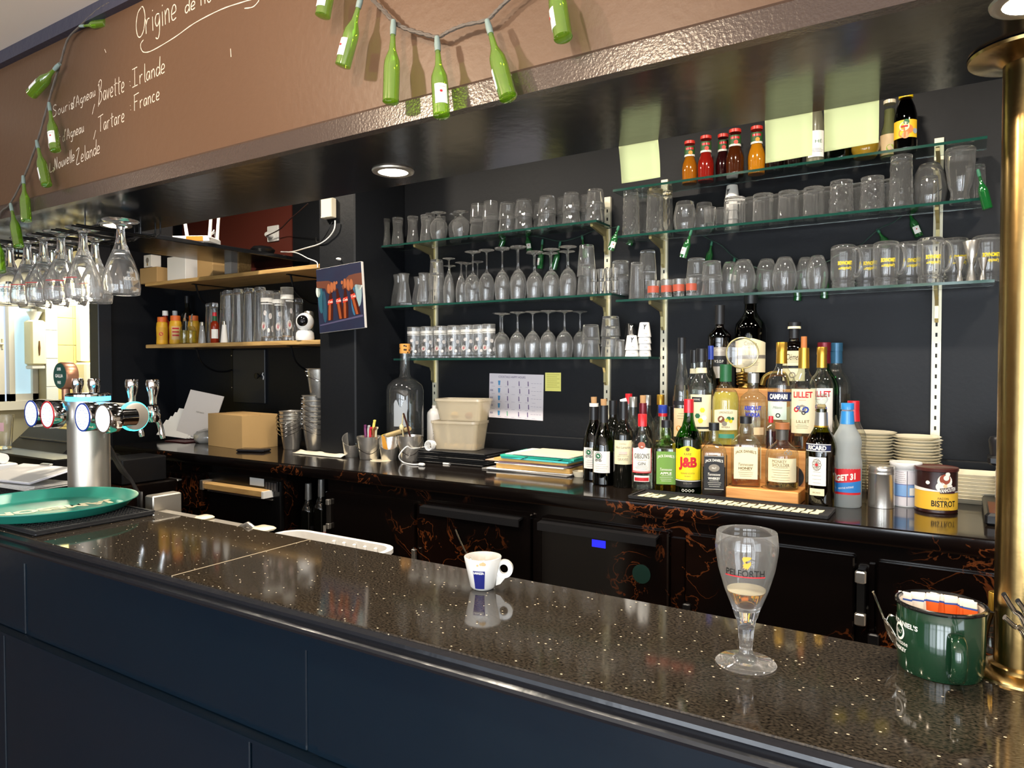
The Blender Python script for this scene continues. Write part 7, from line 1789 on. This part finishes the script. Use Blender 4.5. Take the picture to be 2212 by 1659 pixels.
mb.build('handwriting', mat('ink_olive', 'a39a3c', .6), t, smooth=False)
NOTE = mat('note_pale', 'e6e8a4', .75)
for i, (u0, u1, v0, v1, lab) in enumerate(((1336, 1421, 311, 388, 'yellow paper note hanging from the soffit left of the juice bottles'), (1652, 1755, 248, 336, 'yellow paper note hanging from the soffit over the black juice bottles'), (1780, 1899, 222, 308, 'biggest yellow paper note hanging from the soffit near the iced tea'))):
    y = 1.1795; a, b = OY(u0, v0, y), OY(u1, v0, y); hh = SZ(v1 - v0, a)
    N_ = 8; v = []; f = []
    for k in range(N_ + 1):
        s = k / N_; zz = 1.8835 - (hh + .004) * s
        for j in range(5): q = j / 4; v.append((a.x + (b.x - a.x) * q + .004 * s * (i == 0), y + .0004 + .004 * math.sin(s * 2.2) * (1 + .5 * math.sin(q * 3 + i)) - .004 * s * s * (q - .5), zz))
    for k in range(N_):
        for j in range(4): c2 = k * 5 + j; f.append((c2, c2 + 1, c2 + 6, c2 + 5))
    o = MB().add(v, f).build('paper_note', NOTE); so = o.modifiers.new('thickness', 'SOLIDIFY'); so.thickness = .0004
    tag(o, lab, 'note')
# cola picture
pc = thing('canvas_picture', 'tilted canvas picture of hands holding four cola bottles on the pillar', 'picture', (OY(744, 644, 2.235).x, 2.222, OY(744, 644, 2.222).z), 0)
pc.rotation_euler = (0, -.07, .05)
W_, H_ = SZ(118, OY(744, 644, 2.23)) / 2 * 1.10, SZ(140, OY(744, 644, 2.23)) / 2
MB().bbox(-W_, W_, -.014, .0, -H_, H_, .001).build('canvas', mat('canvas_white', 'd8d4d0', .6), pc, smooth=False)
MB().box(-W_ + .001, W_ - .001, -.0146, -.014, -H_ + .001, H_ - .001).build('picture_ground', mat('pic_ground', '211b30', .4, noise=(14, .8, '1c2c42')), pc, smooth=False)
def flat(name, poly, m, lay): return MB().prism([(a * W_, b * H_) for a, b in poly], (0, -.0146 - .0003 * lay, 0), (1, 0, 0), (0, 0, 1), (0, -1, 0), .0003).build(name, m, pc, smooth=False)
def oval(cx, cz, rx, rz): return [(cx + rx * math.cos(k * PI / 8), cz + rz * math.sin(k * PI / 8)) for k in range(16)]
for cx, cz, rx, rz, c_ in ((-.85, .05, .12, .45, '23505e'), (-.7, -.2, .1, .5, '1c3f52'), (.8, .15, .16, .5, '7f9498'), (.6, -.1, .12, .5, '2a5a78'), (-.95, .3, .1, .18, 'b8c4bc'), (.88, .35, .12, .2, 'd0d4cc')):
    flat('light_blur', oval(cx, cz, rx, rz), mat('pic_' + c_, c_, .5), 1)
flat('table_line', [(-.95, -.78), (.95, -.66), (.95, -.60), (-.95, -.74)], mat('pic_table', '4a4660', .4), 1)
for k, (x, z, tl_) in enumerate(((-.42, -.12, -.10), (-.05, -.12, .14), (.24, -.12, -.05), (.60, -.05, .28))):
    b = [(-.11, -.52), (.11, -.52), (.12, -.2), (.10, .05), (.05, .3), (.045, .42), (-.045, .42), (-.05, .3), (-.10, .05), (-.12, -.2)]
    R_ = [(x + a + tl_ * -c2, z + c2) for a, c2 in b]
    flat('cola_bottle', R_, mat('pic_cola', '3a140c', .3), 2)
    flat('amber_shine', [(x + a * .45 + tl_ * -c2 - .03, z + c2) for a, c2 in b[:4] + b[8:]], mat('pic_amber', '8a4424', .3), 3)
    flat('red_label', [(x + a + tl_ * -c2, z + c2) for a, c2 in ((-.11, -.05), (.11, -.01), (.10, .13), (-.10, .10))], mat('pic_red', 'b03020', .4), 4)
    lettering('Cola', INKW, pc, .2 * W_, .07 * H_, at=((x + .0) * W_, -.0163, (z + .045) * H_), shear=.3)
SK = mat('pic_skin', '5a3020', .5); SK2 = mat('pic_skin_light', '94522e', .5)
flat('hand', [(-1, .62), (-.7, .60), (-.45, .58), (-.25, .50), (-.12, .30), (-.18, .22), (-.3, .26), (-.42, .16), (-.55, .22), (-.62, .36), (-1, .42)], SK, 3)
flat('hand', [(1, .66), (.72, .66), (.45, .64), (.28, .54), (.12, .34), (.16, .24), (.28, .28), (.4, .16), (.55, .2), (.72, .34), (1, .28)], SK, 3)
for cx, cz, rx, rz in ((-.32, .36, .07, .16), (-.2, .40, .06, .14), (-.46, .34, .07, .15), (.26, .42, .06, .15), (.4, .36, .07, .17), (.54, .36, .07, .16), (-.1, .48, .05, .05), (.14, .46, .05, .06)): flat('finger', oval(cx, cz, rx, rz), SK2, 4)
# white junction box with cables
jb = OY(716, 452, 2.243); 
t = thing('junction_box', 'white plastic junction box high on the pillar front', 'box', (jb.x, 2.242, jb.z))
w_, h_ = SZ(32, jb) / 2, SZ(42, jb) / 2
MB().bbox(-w_, w_, -.032, 0, -h_, h_, .003).build('cover', mat('box_cream', 'd8d0bc', .5), t, smooth=False); MB().box(-w_ * .9, w_ * .3, -.0335, -.032, -h_ * .95, -h_ * .8).build('lip', CREAM, t, smooth=False)
A = OY(724, 476, 2.222)
mb = MB(); mb.tube(smooth_pts([A - Vector((.03, -.012, 0)) , OY(708, 500, 2.23), OY(695, 520, 2.235), OY(684, 522, 2.24), OY(683, 512, 2.24)]), .0022, 6)
tag(mb.build('black_cable', BLACKP), 'thin black cable looping below the white junction box', 'cable')
tag(MB().tube(smooth_pts([A, OY(722, 495, 2.225), OY(710, 513, 2.23), OY(690, 527, 2.238), OY(660, 536, 2.30), OY(630, 544, 2.40), OY(607, 544, 2.45)], 5), .003, 8).tube(smooth_pts([OY(612, 544, 2.44), OY(640, 546, 2.32), OY(665, 558, 2.26), OY(684, 566, 2.255), OY(686, 578, 2.252)], 5), .0025, 8).build('white_lead', WHITEP), 'white lead running from the junction box down to the router board', 'cable')
tag(MB().lathe([(0, 0), (.006, 0), (.006, .012), (.003, .022), (0, .022)], 10, c=(0, 0, 0), ax=(0, -1, 0)).build('coat_hook', WHITEP, None, (OY(735, 560, 2.243).x, 2.2425, OY(735, 560, 2.243).z)), 'tiny white hook on the pillar above the picture', 'hook')
# --- alcove: pine shelves, router board, cupboard door
for k, (z, lab, sname) in enumerate(((1.955, 'upper pine shelf crossing the dark alcove', 'U'), (1.612, 'lower pine shelf with mustard bottles and glasses in the alcove', 'D'))):
    t = thing('pine_shelf', lab, 'shelf', (-3.16, 2.42, z))
    MB().bbox(-.69, .70, -.15, .145, -.020, 0, .002).build('board', OAK, t, smooth=False)
    for x in (-.33, .42):
        br_ = MB(); br_.box(x - .009, x + .009, .138, .146, -.26 if k else -.2, -.021); br_.box(x - .009, x + .009, -.10, .146, -.0245, -.0212)
        b_ = br_.build('bracket', mat('bracket_black', '151517', .35, .4), t, smooth=False)
        MB().tube(smooth_pts([(x, -.08, -.024), (x, -.05, -.10), (x, .03, -.145), (x, .10, -.15), (x, .138, -.14)], 5), .005, 8).build('curved_stay', MATS['bracket_black'], b_)
        for z_ in (-.06, -.24 if k else -.18): MB().lathe([(0, 0), (.004, 0), (.003, .002), (0, .003)], 10, c=(x, .138, z_), ax=(0, -1, 0)).build('screw', STEEL, b_)
rb_ = thing('router_board', 'black board bridging the alcove, carrying the router', 'shelf', (-3.06, 1.88, 2.035))
MB().bbox(-.20, .20, -.70, .685, -.010, .010, .003).build('board', BLACKGLOSS, rb_, smooth=False)
ZB = 2.0455
ro = OY(470, 520, 2.15)
t = thing('wifi_router', 'flat white router with four antennas on the black board', 'router', (-2.965, 1.98, ZB), .5)
MB().bbox(-.10, .10, -.06, .06, 0, .03, .006).build('router_body', WHITEP, t, smooth=False)
MB().bbox(.0, .075, -.066, -.06, .004, .026, .001).build('port_strip', mat('port_orange', 'd07a2a', .5), t, smooth=False)
for x, y, dx in ((-.085, -.055, -.05), (.0, -.055, -.04), (.085, .05, .02), (.10, -.05, .02)): MB().tube([(x, y, .02), (x + dx * .3, y, .10), (x + dx, y, .25)], [.008, .007, .006], 8).build('antenna', WHITEP, t)
mb = MB()
for k in range(3): mb.tube(smooth_pts([(-2.98, 2.12, ZB + .01), (-2.96, 2.10 - .01 * k, ZB + .055 + .008 * k), (-2.93, 2.06, ZB + .06 + .006 * k), (-2.905, 2.02, ZB + .03), (-2.90, 2.06, ZB + .004)]), .0025, 6)
tag(mb.build('router_leads', WHITEP), 'loops of white lead behind the router', 'cable')
tag(MB().bbox(-3.10, -2.93, 1.70, 1.86, ZB, ZB + .07, .006).build('black_adapter', BLACKP, smooth=False), 'black adapter box left of the router on the board', 'adapter')
tag(MB().bbox(-.05, .05, -.06, .06, 0, .012, .002).build('white_carton', PAPER, None, (-2.92, 1.52, ZB), smooth=False), 'small white carton corner showing under the soffit', 'carton')
tag(MB().lathe([(0, 0), (.05, 0), (.06, .02), (.045, .035), (0, .04)], 24).build('black_puck', BLACKP, None, (-2.93, 2.33, ZB)), 'rounded black speaker puck right of the router', 'speaker')
so_ = OY(592, 505, YB - .006)
t = thing('wall_socket', 'white wall socket with a plug above the router board', 'socket', (so_.x, YB - .0065, so_.z))
MB().bbox(-.045, .045, -.010, 0, -.042, .042, .003).build('plate', WHITEP, t, smooth=False); MB().lathe([(0, 0), (.016, 0), (.016, .03), (.01, .04), (0, .04)], 18, c=(-.005, -.010, -.01), ax=(0, -1, 0)).build('plug', WHITEP, t)
tag(MB().tube(smooth_pts([so_ + Vector((.0, -.05, -.02)), OY(605, 495, 2.50), OY(625, 475, 2.42), OY(645, 458, 2.35), OY(665, 440, 2.30)], 4), .003, 6).build('dark_lead', mat('lead_dark', '2a1a1a', .5)), 'dark lead rising from the wall socket to the soffit', 'cable')
# items on the upper pine shelf
ZU = 1.9556
def onshelf(name, label, cat, u, v0, v1, w_px, y, m, z=ZU, dy=.04):
    p = OY(u, v0, y); w = SZ(w_px, p) / 2; h = max(.012, p.z - z)
    return tag(MB().bbox(-w, w, -dy, dy, 0, h, .002).build(name, m, None, (p.x, y, z + .0004), smooth=False), label, cat)
q_ = onshelf('tissue_carton', 'white rounded carton on the upper pine shelf', 'carton', 395, 556, 590, 66, 2.35, WHITEP)
onshelf('cardboard_box', 'brown cardboard carton right of the white one on the upper shelf', 'box', 457, 560, 585, 54, 2.36, CARD)
onshelf('cardboard_box', 'low brown carton at the left end of the upper pine shelf', 'box', 335, 580, 600, 64, 2.335, CARD)
onshelf('sticker_carton', 'small black and white carton near the middle of the upper shelf', 'carton', 506, 568, 580, 22, 2.36, mat('carton_bw', 'b8b4ae', .6))
onshelf('wood_block', 'small pale wooden block on the upper pine shelf', 'block', 524, 568, 578, 16, 2.40, OAK)
lbx = OY(331, 546, 2.34)
t = thing('bulb_carton', 'white carton printed with a light bulb above the low brown carton', 'carton', (lbx.x, 2.335, OY(331, 579, 2.335).z + .002))
MB().bbox(-.035, .035, -.03, .03, 0, .068, .001).build('carton_body', PAPER, t, smooth=False)
MB().prism(oval(0, .038, .014, .016), (0, -.0302, 0), (1, 0, 0), (0, 0, 1), (0, -1, 0), .0005).build('bulb_print', INKGR, t, smooth=False); MB().box(-.005, .005, -.0308, -.0302, .008, .022).build('bulb_cap', mat('bulb_gold', 'a88a4a', .4), t, smooth=False)
# items on the lower pine shelf
ZD = 1.6126
MUST = mat('mustard', 'dda72c', .4); ORC = mat('cap_orange', 'd9682a', .45)
for i, (u, vt, w, lab) in enumerate(((350, 685, 24, 'leftmost mustard squeeze bottle on the lower pine shelf'), (379, 682, 26, 'middle mustard squeeze bottle with a red label'), (418, 682, 24, 'right mustard squeeze bottle behind the oil cruets'))):
    yy = 2.325 if i < 2 else 2.37; p = OY(u, vt, yy); R = SZ(w, p) / 2; H = p.z - ZD
    t = thing('mustard_bottle', lab, 'bottle', (p.x, yy, ZD), face_cam((p.x, yy)), 'mustard squeeze bottles'); reg('alcove', [t], R, 2.28, 2.56)
    MB().lathe([(0, 0), (R * .9, 0), (R, .006), (R * .95, H * .25), (R, H * .6), (R * .9, H * .78), (R * .78, H * .82), (0, H * .82)], 24).build('bottle_body', MUST, t)
    MB().lathe([(0, H * .82), (R * .80, H * .82), (R * .78, H * .99), (R * .7, H), (0, H)], 24).build('cap', ORC, t)
    wrap_label(R * .99, H * .16, H * .62, -.7, .7, mat('mustard_label', 'e0b878', .5) if i == 1 else mat('mustard_band', 'd09a2a', .5), t, 10)
    if i == 1:
        for z_ in (.28, .40, .52): wrap_label(R * .99 + .001, H * z_, H * (z_ + .05), -.5, .5, INKR, t, 8, name='red_band')
    if i == 0: disc_on_cyl(R * .99, -.2, H * .38, .010, INKR, t, .0012)
for i, (u, vt, w, yy, m_, capm, lab) in enumerate(((359, 672, 20, 2.40, mat('ketchup', '7a1a14', .3), WHITEP, 'dark ketchup bottle with white cap behind the mustard'), (378, 672, 18, 2.46, G_CLEAR, WHITEP, 'clear bottle with a white cap behind the middle mustard'), (402, 640, 20, 2.50, G_BLACK, CAPK, 'tall black bottle at the back of the lower pine shelf'))):
    t, R, H = bottle('sauce_bottle', lab, u, vt, w * 1.3, S_SPIRIT, m_, z=ZD, y=yy); cap(t, R, H, .86, 1.003, .45, capm)
for i, (u, vt, lab) in enumerate(((399, 690, 'left oil cruet with a steel pourer'), (413, 692, 'right oil cruet in front of the mustard'))):
    yy = 2.315 + .0 * i; p = OY(u, vt, yy); t, R, H = bottle('oil_cruet', lab + ' on the lower pine shelf', u, vt, 20, [(0, .01), (.9, 0), (1, .03), (1, .55), (.8, .68), (.4, .76), (.36, 1), (0, 1)], G_CLEAR, z=ZD, y=yy, liquid=(.55, mat('oil_yellow', 'd8b414', .1, trans=.7)), group='oil cruets')
    MB().tube([(0, 0, H), (.002, 0, H + .02), (.006, 0, H + .034)], [.005, .004, .003], 8).build('pourer', STEEL, t); MB().cyl((0, 0, H - .01), (0, 0, H + .006), .006, n=10).build('cork', CORKM, t)
for i, (u, vt, m_, lab) in enumerate(((436, 696, LABW, 'left white salt shaker with a steel spout'), (484, 694, LABW, 'right white cone salt shaker'))):
    yy = 2.32; p = OY(u, vt, yy); R = SZ(16, p) / 2; H = p.z - ZD
    t = thing('salt_shaker', lab + ' on the lower pine shelf', 'shaker', (p.x, yy, ZD)); MB().lathe([(0, 0), (R, 0), (R, .004), (R * .55, H * .8), (R * .5, H * .85), (0, H * .85)], 20).build('shaker_body', m_ if i else thin('cruet_glass', 'f0f0ee', .03, .08, .2), t); MB().lathe([(0, H * .84), (R * .6, H * .84), (R * .5, H), (0, H * 1.03)], 16).build('top', STEEL, t)
t, R, H = bottle('hot_sauce_bottle', 'tiny hot sauce bottle with red cap and green neck', 474, 676, 18, S_SPIRIT, mat('hot_sauce', '8a2a14', .2), z=ZD, y=2.36)
cap(t, R, H, .88, 1.003, .5, REDFOIL); sleeve(t, R, H, .72, .88, .5, .46, CAPG, 'green_neck'); wrap_label(R, .15 * H, .45 * H, -.8, .8, LABW, t, 8)
PINTN = 'tall upturned beer glass on the lower pine shelf'
for i, (u, vt, w, yy) in enumerate(((477, 630, 26, 2.36), (494, 628, 27, 2.36), (514, 625, 29, 2.345), (538, 623, 28, 2.35), (562, 621, 31, 2.335), (487, 636, 24, 2.44), (508, 632, 25, 2.44), (530, 630, 25, 2.44), (553, 627, 26, 2.44), (575, 628, 26, 2.43), (595, 628, 27, 2.43))):
    o = glass('pint', 'L1', u, vt, w, (ORD[i] + ' tall beer glass from the left, front row of the lower pine shelf') if i < 5 else (ORD[i - 5] + ' tall beer glass from the left, back row of the lower pine shelf'), 0, 'tall beer glasses in the alcove', 'pint_glass', z=ZD, y=yy)
for i, (u, vt) in enumerate(((452, 656), (464, 655))): glass('tumbler', 'L1', u, vt, 22, ('left', 'right')[i] + ' small tumbler left of the tall beer glasses in the alcove', 0, 'small alcove tumblers', z=ZD, y=2.40)
for i, (u, vt, yy) in enumerate(((579, 645, 2.32), (600, 648, 2.345), (620, 638, 2.32))):
    p = OY(u, vt, yy); pz_ = dup(pt0, (p.x, yy, ZD), face_cam((p.x, yy)) + .5 * i, ('left', 'middle', 'right')[i] + ' printed straight glass beside the white camera', scale=(1.02, 1.02, (p.z - ZD) / .118)); reg('alcove', [pz_], .027, 2.28, 2.56)
glass('tumbler', 'L1', 640, 645, 34, 'dark tumbler stacked high behind the white camera', 0, None, z=ZD, y=2.46)
t = thing('pepper_mill', 'steel topped glass shaker behind the white camera', 'shaker', (OY(667, 690, 2.40).x, 2.40, ZD)); MB().lathe([(0, 0), (.022, 0), (.022, .11), (0, .11)], 20).build('glass_body', G_CLEAR, t); MB().lathe([(0, .11), (.024, .11), (.024, .135), (.02, .145), (0, .145)], 20).build('top', STEEL, t)
cp_ = OY(657, 700, 2.30); t = thing('security_camera', 'round white security camera at the right end of the lower pine shelf', 'camera', (cp_.x, 2.305, ZD), face_cam((cp_.x, 2.3), -.35)); reg('alcove', [t], .044, 2.26, 2.56)
MB().lathe([(0, 0), (.040, 0), (.043, .010), (.040, .036), (.030, .046), (0, .046)], 32).build('base', WHITEP, t)
MB().lathe([(.041 * math.cos(a), .086 + .043 * math.sin(a)) for a in [(-.5 + k / 14) * PI for k in range(15)]], 32).build('head', WHITEP, t)
MB().lathe([(0, .0135), (.012, .0125), (.021, .007), (.026, 0)], 28, c=(0, -.0335, .090), ax=(0, -1, .05)).build('face', mat('camera_black', '0d0d0f', .08), t); MB().lathe([(0, 0), (.009, 0), (.007, .003), (0, .004)], 18, c=(.004, -.0465, .088), ax=(0, -1, .05)).build('lens', mat('lens_black', '2a2a30', .05), t)
# cupboard door in the alcove wall
a, b = OY(507, 756, YB), OY(577, 872, YB)
cd_ = struct(MB().bbox(a.x, b.x, YB - .014, YB + .001, b.z, a.z, .003).build('door_1', mat('door_paint', '202329', .45), smooth=False))
MB().lathe([(0, 0), (.007, 0), (.007, .012), (.016, .018), (.016, .026), (0, .03)], 18, c=(OY(566, 812, YB).x, YB - .014, OY(566, 812, YB).z), ax=(0, -1, 0)).build('door_knob', BLACKP, cd_)
MB().tube([(OY(575, 812, YB).x + d_, YB - .02, OY(575, 812, YB).z + z_) for d_, z_ in ((0, .018), (-.006, .006), (.004, -.004), (0, -.02))], .003, 6).build('hook', WHITEP, cd_)

# ================================================================== garlands of small green bottles
GG = thin('garland_glass', 'b8e05a', .05, .24, .20, 'a4d63c')
GGD = thin('garland_glass_dark', '4fae68', .06, .16, .26, '2f9a4c')
S_MINI = [(0, .0), (.80, .0), (1, .012), (1, .42), (.94, .50), (.66, .58), (.44, .64), (.36, .72), (.30, .80), (.30, .86), (0, .86)]
SOCK = mat('garland_socket', '7f8f88', .45); WIRE = mat('garland_wire', '5a5148', .6); WIREG = mat('garland_wire_green', '1f3a30', .6)
MINI = {}


def mini(parent, neck, base, gm, lab_ang=None, wire=None, R=None):
    """one small bottle: socket at the neck point, base at the base point"""
    neck, base = Vector(neck), Vector(base); L = (base - neck).length; R = R or L * .108
    t = MB().lathe([(r * R, k * L) for r, k in S_MINI], 20).build('mini_bottle', gm, parent)
    MB().lathe([(0, .82 * L), (R * .36, .82 * L), (R * .40, .90 * L), (R * .30, 1.0 * L), (0, 1.0 * L)], 12).build('socket', SOCK if gm is GG else mat('socket_green', '2a6a50', .5), t)
    if lab_ang is not None:
        wrap_label(R, .12 * L, .36 * L, lab_ang - .75, lab_ang + .75, LABW, t, 8); disc_on_cyl(R, lab_ang, .26 * L, R * .16, INKR, t, .0014, n=8, name='red_crest')
        lettering('JAMESON', INKGR, t, R * .95, R * .16, cyl=(R + .0012, lab_ang, .315 * L))
    d = (neck - base).normalized(); q = Vector((0, 0, 1)).rotation_difference(d); t.rotation_mode = 'QUATERNION'; t.rotation_quaternion = q; t.location = base
    return t


def cord(parent, pts, r, m):
    P = smooth_pts(pts, 5); mb = MB()
    for ph in (0, PI):
        Q = []
        for i, p_ in enumerate(P): Q.append(p_ + Vector((math.cos(i * 1.3 + ph), math.sin(i * 1.3 + ph) * .6, math.sin(i * 1.3 + ph))) * (r * .6))
        mb.tube(Q, r, 6)
    return mb.build('cord', m, parent)


YG = .862
g1 = thing('bottle_garland', 'garland of small green bottles hanging down the left end of the board', 'garland')
cord(g1, [OY(u, v, YG + .012) for u, v in ((238, 5), (228, 10), (207, 24), (171, 58), (146, 86), (131, 135), (117, 178), (104, 224), (81, 305), (53, 380), (22, 440), (0, 462), (-14, 520))], .0022, WIRE)
for u0, v0, u1, v1, la in ((129, 138, 68, 203, -.5), (106, 222, 120, 326, .55), (79, 304, 101, 400, -.6), (50, 380, 57, 478, None), (23, 440, 41, 533, None), (-6, 500, 2, 588, None)):
    mini(g1, OY(u0, v0, YG + .005), OY(u1, v1, YG - .004), GG, la, R=.0118 if u0 != 129 else .0135)
mini(g1, OY(172, 57, YG + .01), OY(230, 50, YG + .03), GG, None, R=.009)
g2 = thing('bottle_garland', 'garland of small green bottles swagged across the middle of the board', 'garland')
cord(g2, [OY(u, v, YG + .008) for u, v in ((690, -90), (730, -70), (780, -30), (806, 0), (832, 26), (850, 46), (875, 61), (910, 72), (945, 80), (965, 70), (1000, 55), (1049, 44), (1072, 24), (1097, 0), (1150, -40), (1195, -80))], .0026, WIRE)
for u0, v0, u1, v1, la in ((722, -95, 697, 36, .15), (781, -10, 740, 144, -.15), (850, 44, 844, 222, None), (944, 80, 954, 252, .75), (1052, 44, 1098, 213, -1.3), (1190, -85, 1217, 84, -.9)):
    mini(g2, OY(u0, v0, YG), OY(u1, v1, YG - .014), GG, la, R=.0128)
YS = 2.502
for gi, (lab, cpts, bots) in enumerate((('dark green bottle garland hanging behind the left glass shelves', [(1070, 498), (1100, 500), (1139, 508), (1171, 513), (1211, 521), (1250, 512), (1285, 498), (1335, 490)], ((1092, 505, 1082, 533, None), (1137, 500, 1144, 543, .5), (1172, 517, 1166, 581, -.6), (1211, 521, 1196, 583, None), (1257, 508, 1264, 560, None), (1337, 488, 1319, 541, .6))),
                                       ('dark green bottle garland hanging behind the lowest right glass shelf', [(1350, 500), (1420, 498), (1490, 498), (1538, 520), (1560, 532), (1587, 556), (1640, 580), (1720, 585), (1800, 560), (1850, 536), (1898, 495), (1930, 480), (1965, 455), (2050, 400), (2112, 365)], ((1368, 500, 1359, 530, None), (1494, 497, 1475, 557, -.3), (1538, 521, 1528, 575, None), (1587, 556, 1580, 612, .3), (1895, 495, 1922, 540, None), (1961, 452, 1986, 512, 0.1), (2112, 366, 2134, 452, None), (1640, 590, 1636, 645, None), (1730, 590, 1722, 650, None), (1786, 585, 1780, 645, None))))):
    g3 = thing('bottle_garland', lab, 'garland')
    cord(g3, [OY(u, v, YS + .045) for u, v in cpts], .0014, WIREG)
    for u0, v0, u1, v1, la in bots:
        y_ = 2.388 if u0 > 2100 or u0 in (1337, 1494) else YS + .05
        mini(g3, OY(u0, v0, y_), OY(u1, v1, y_), GGD, la, R=.0125)
settle()
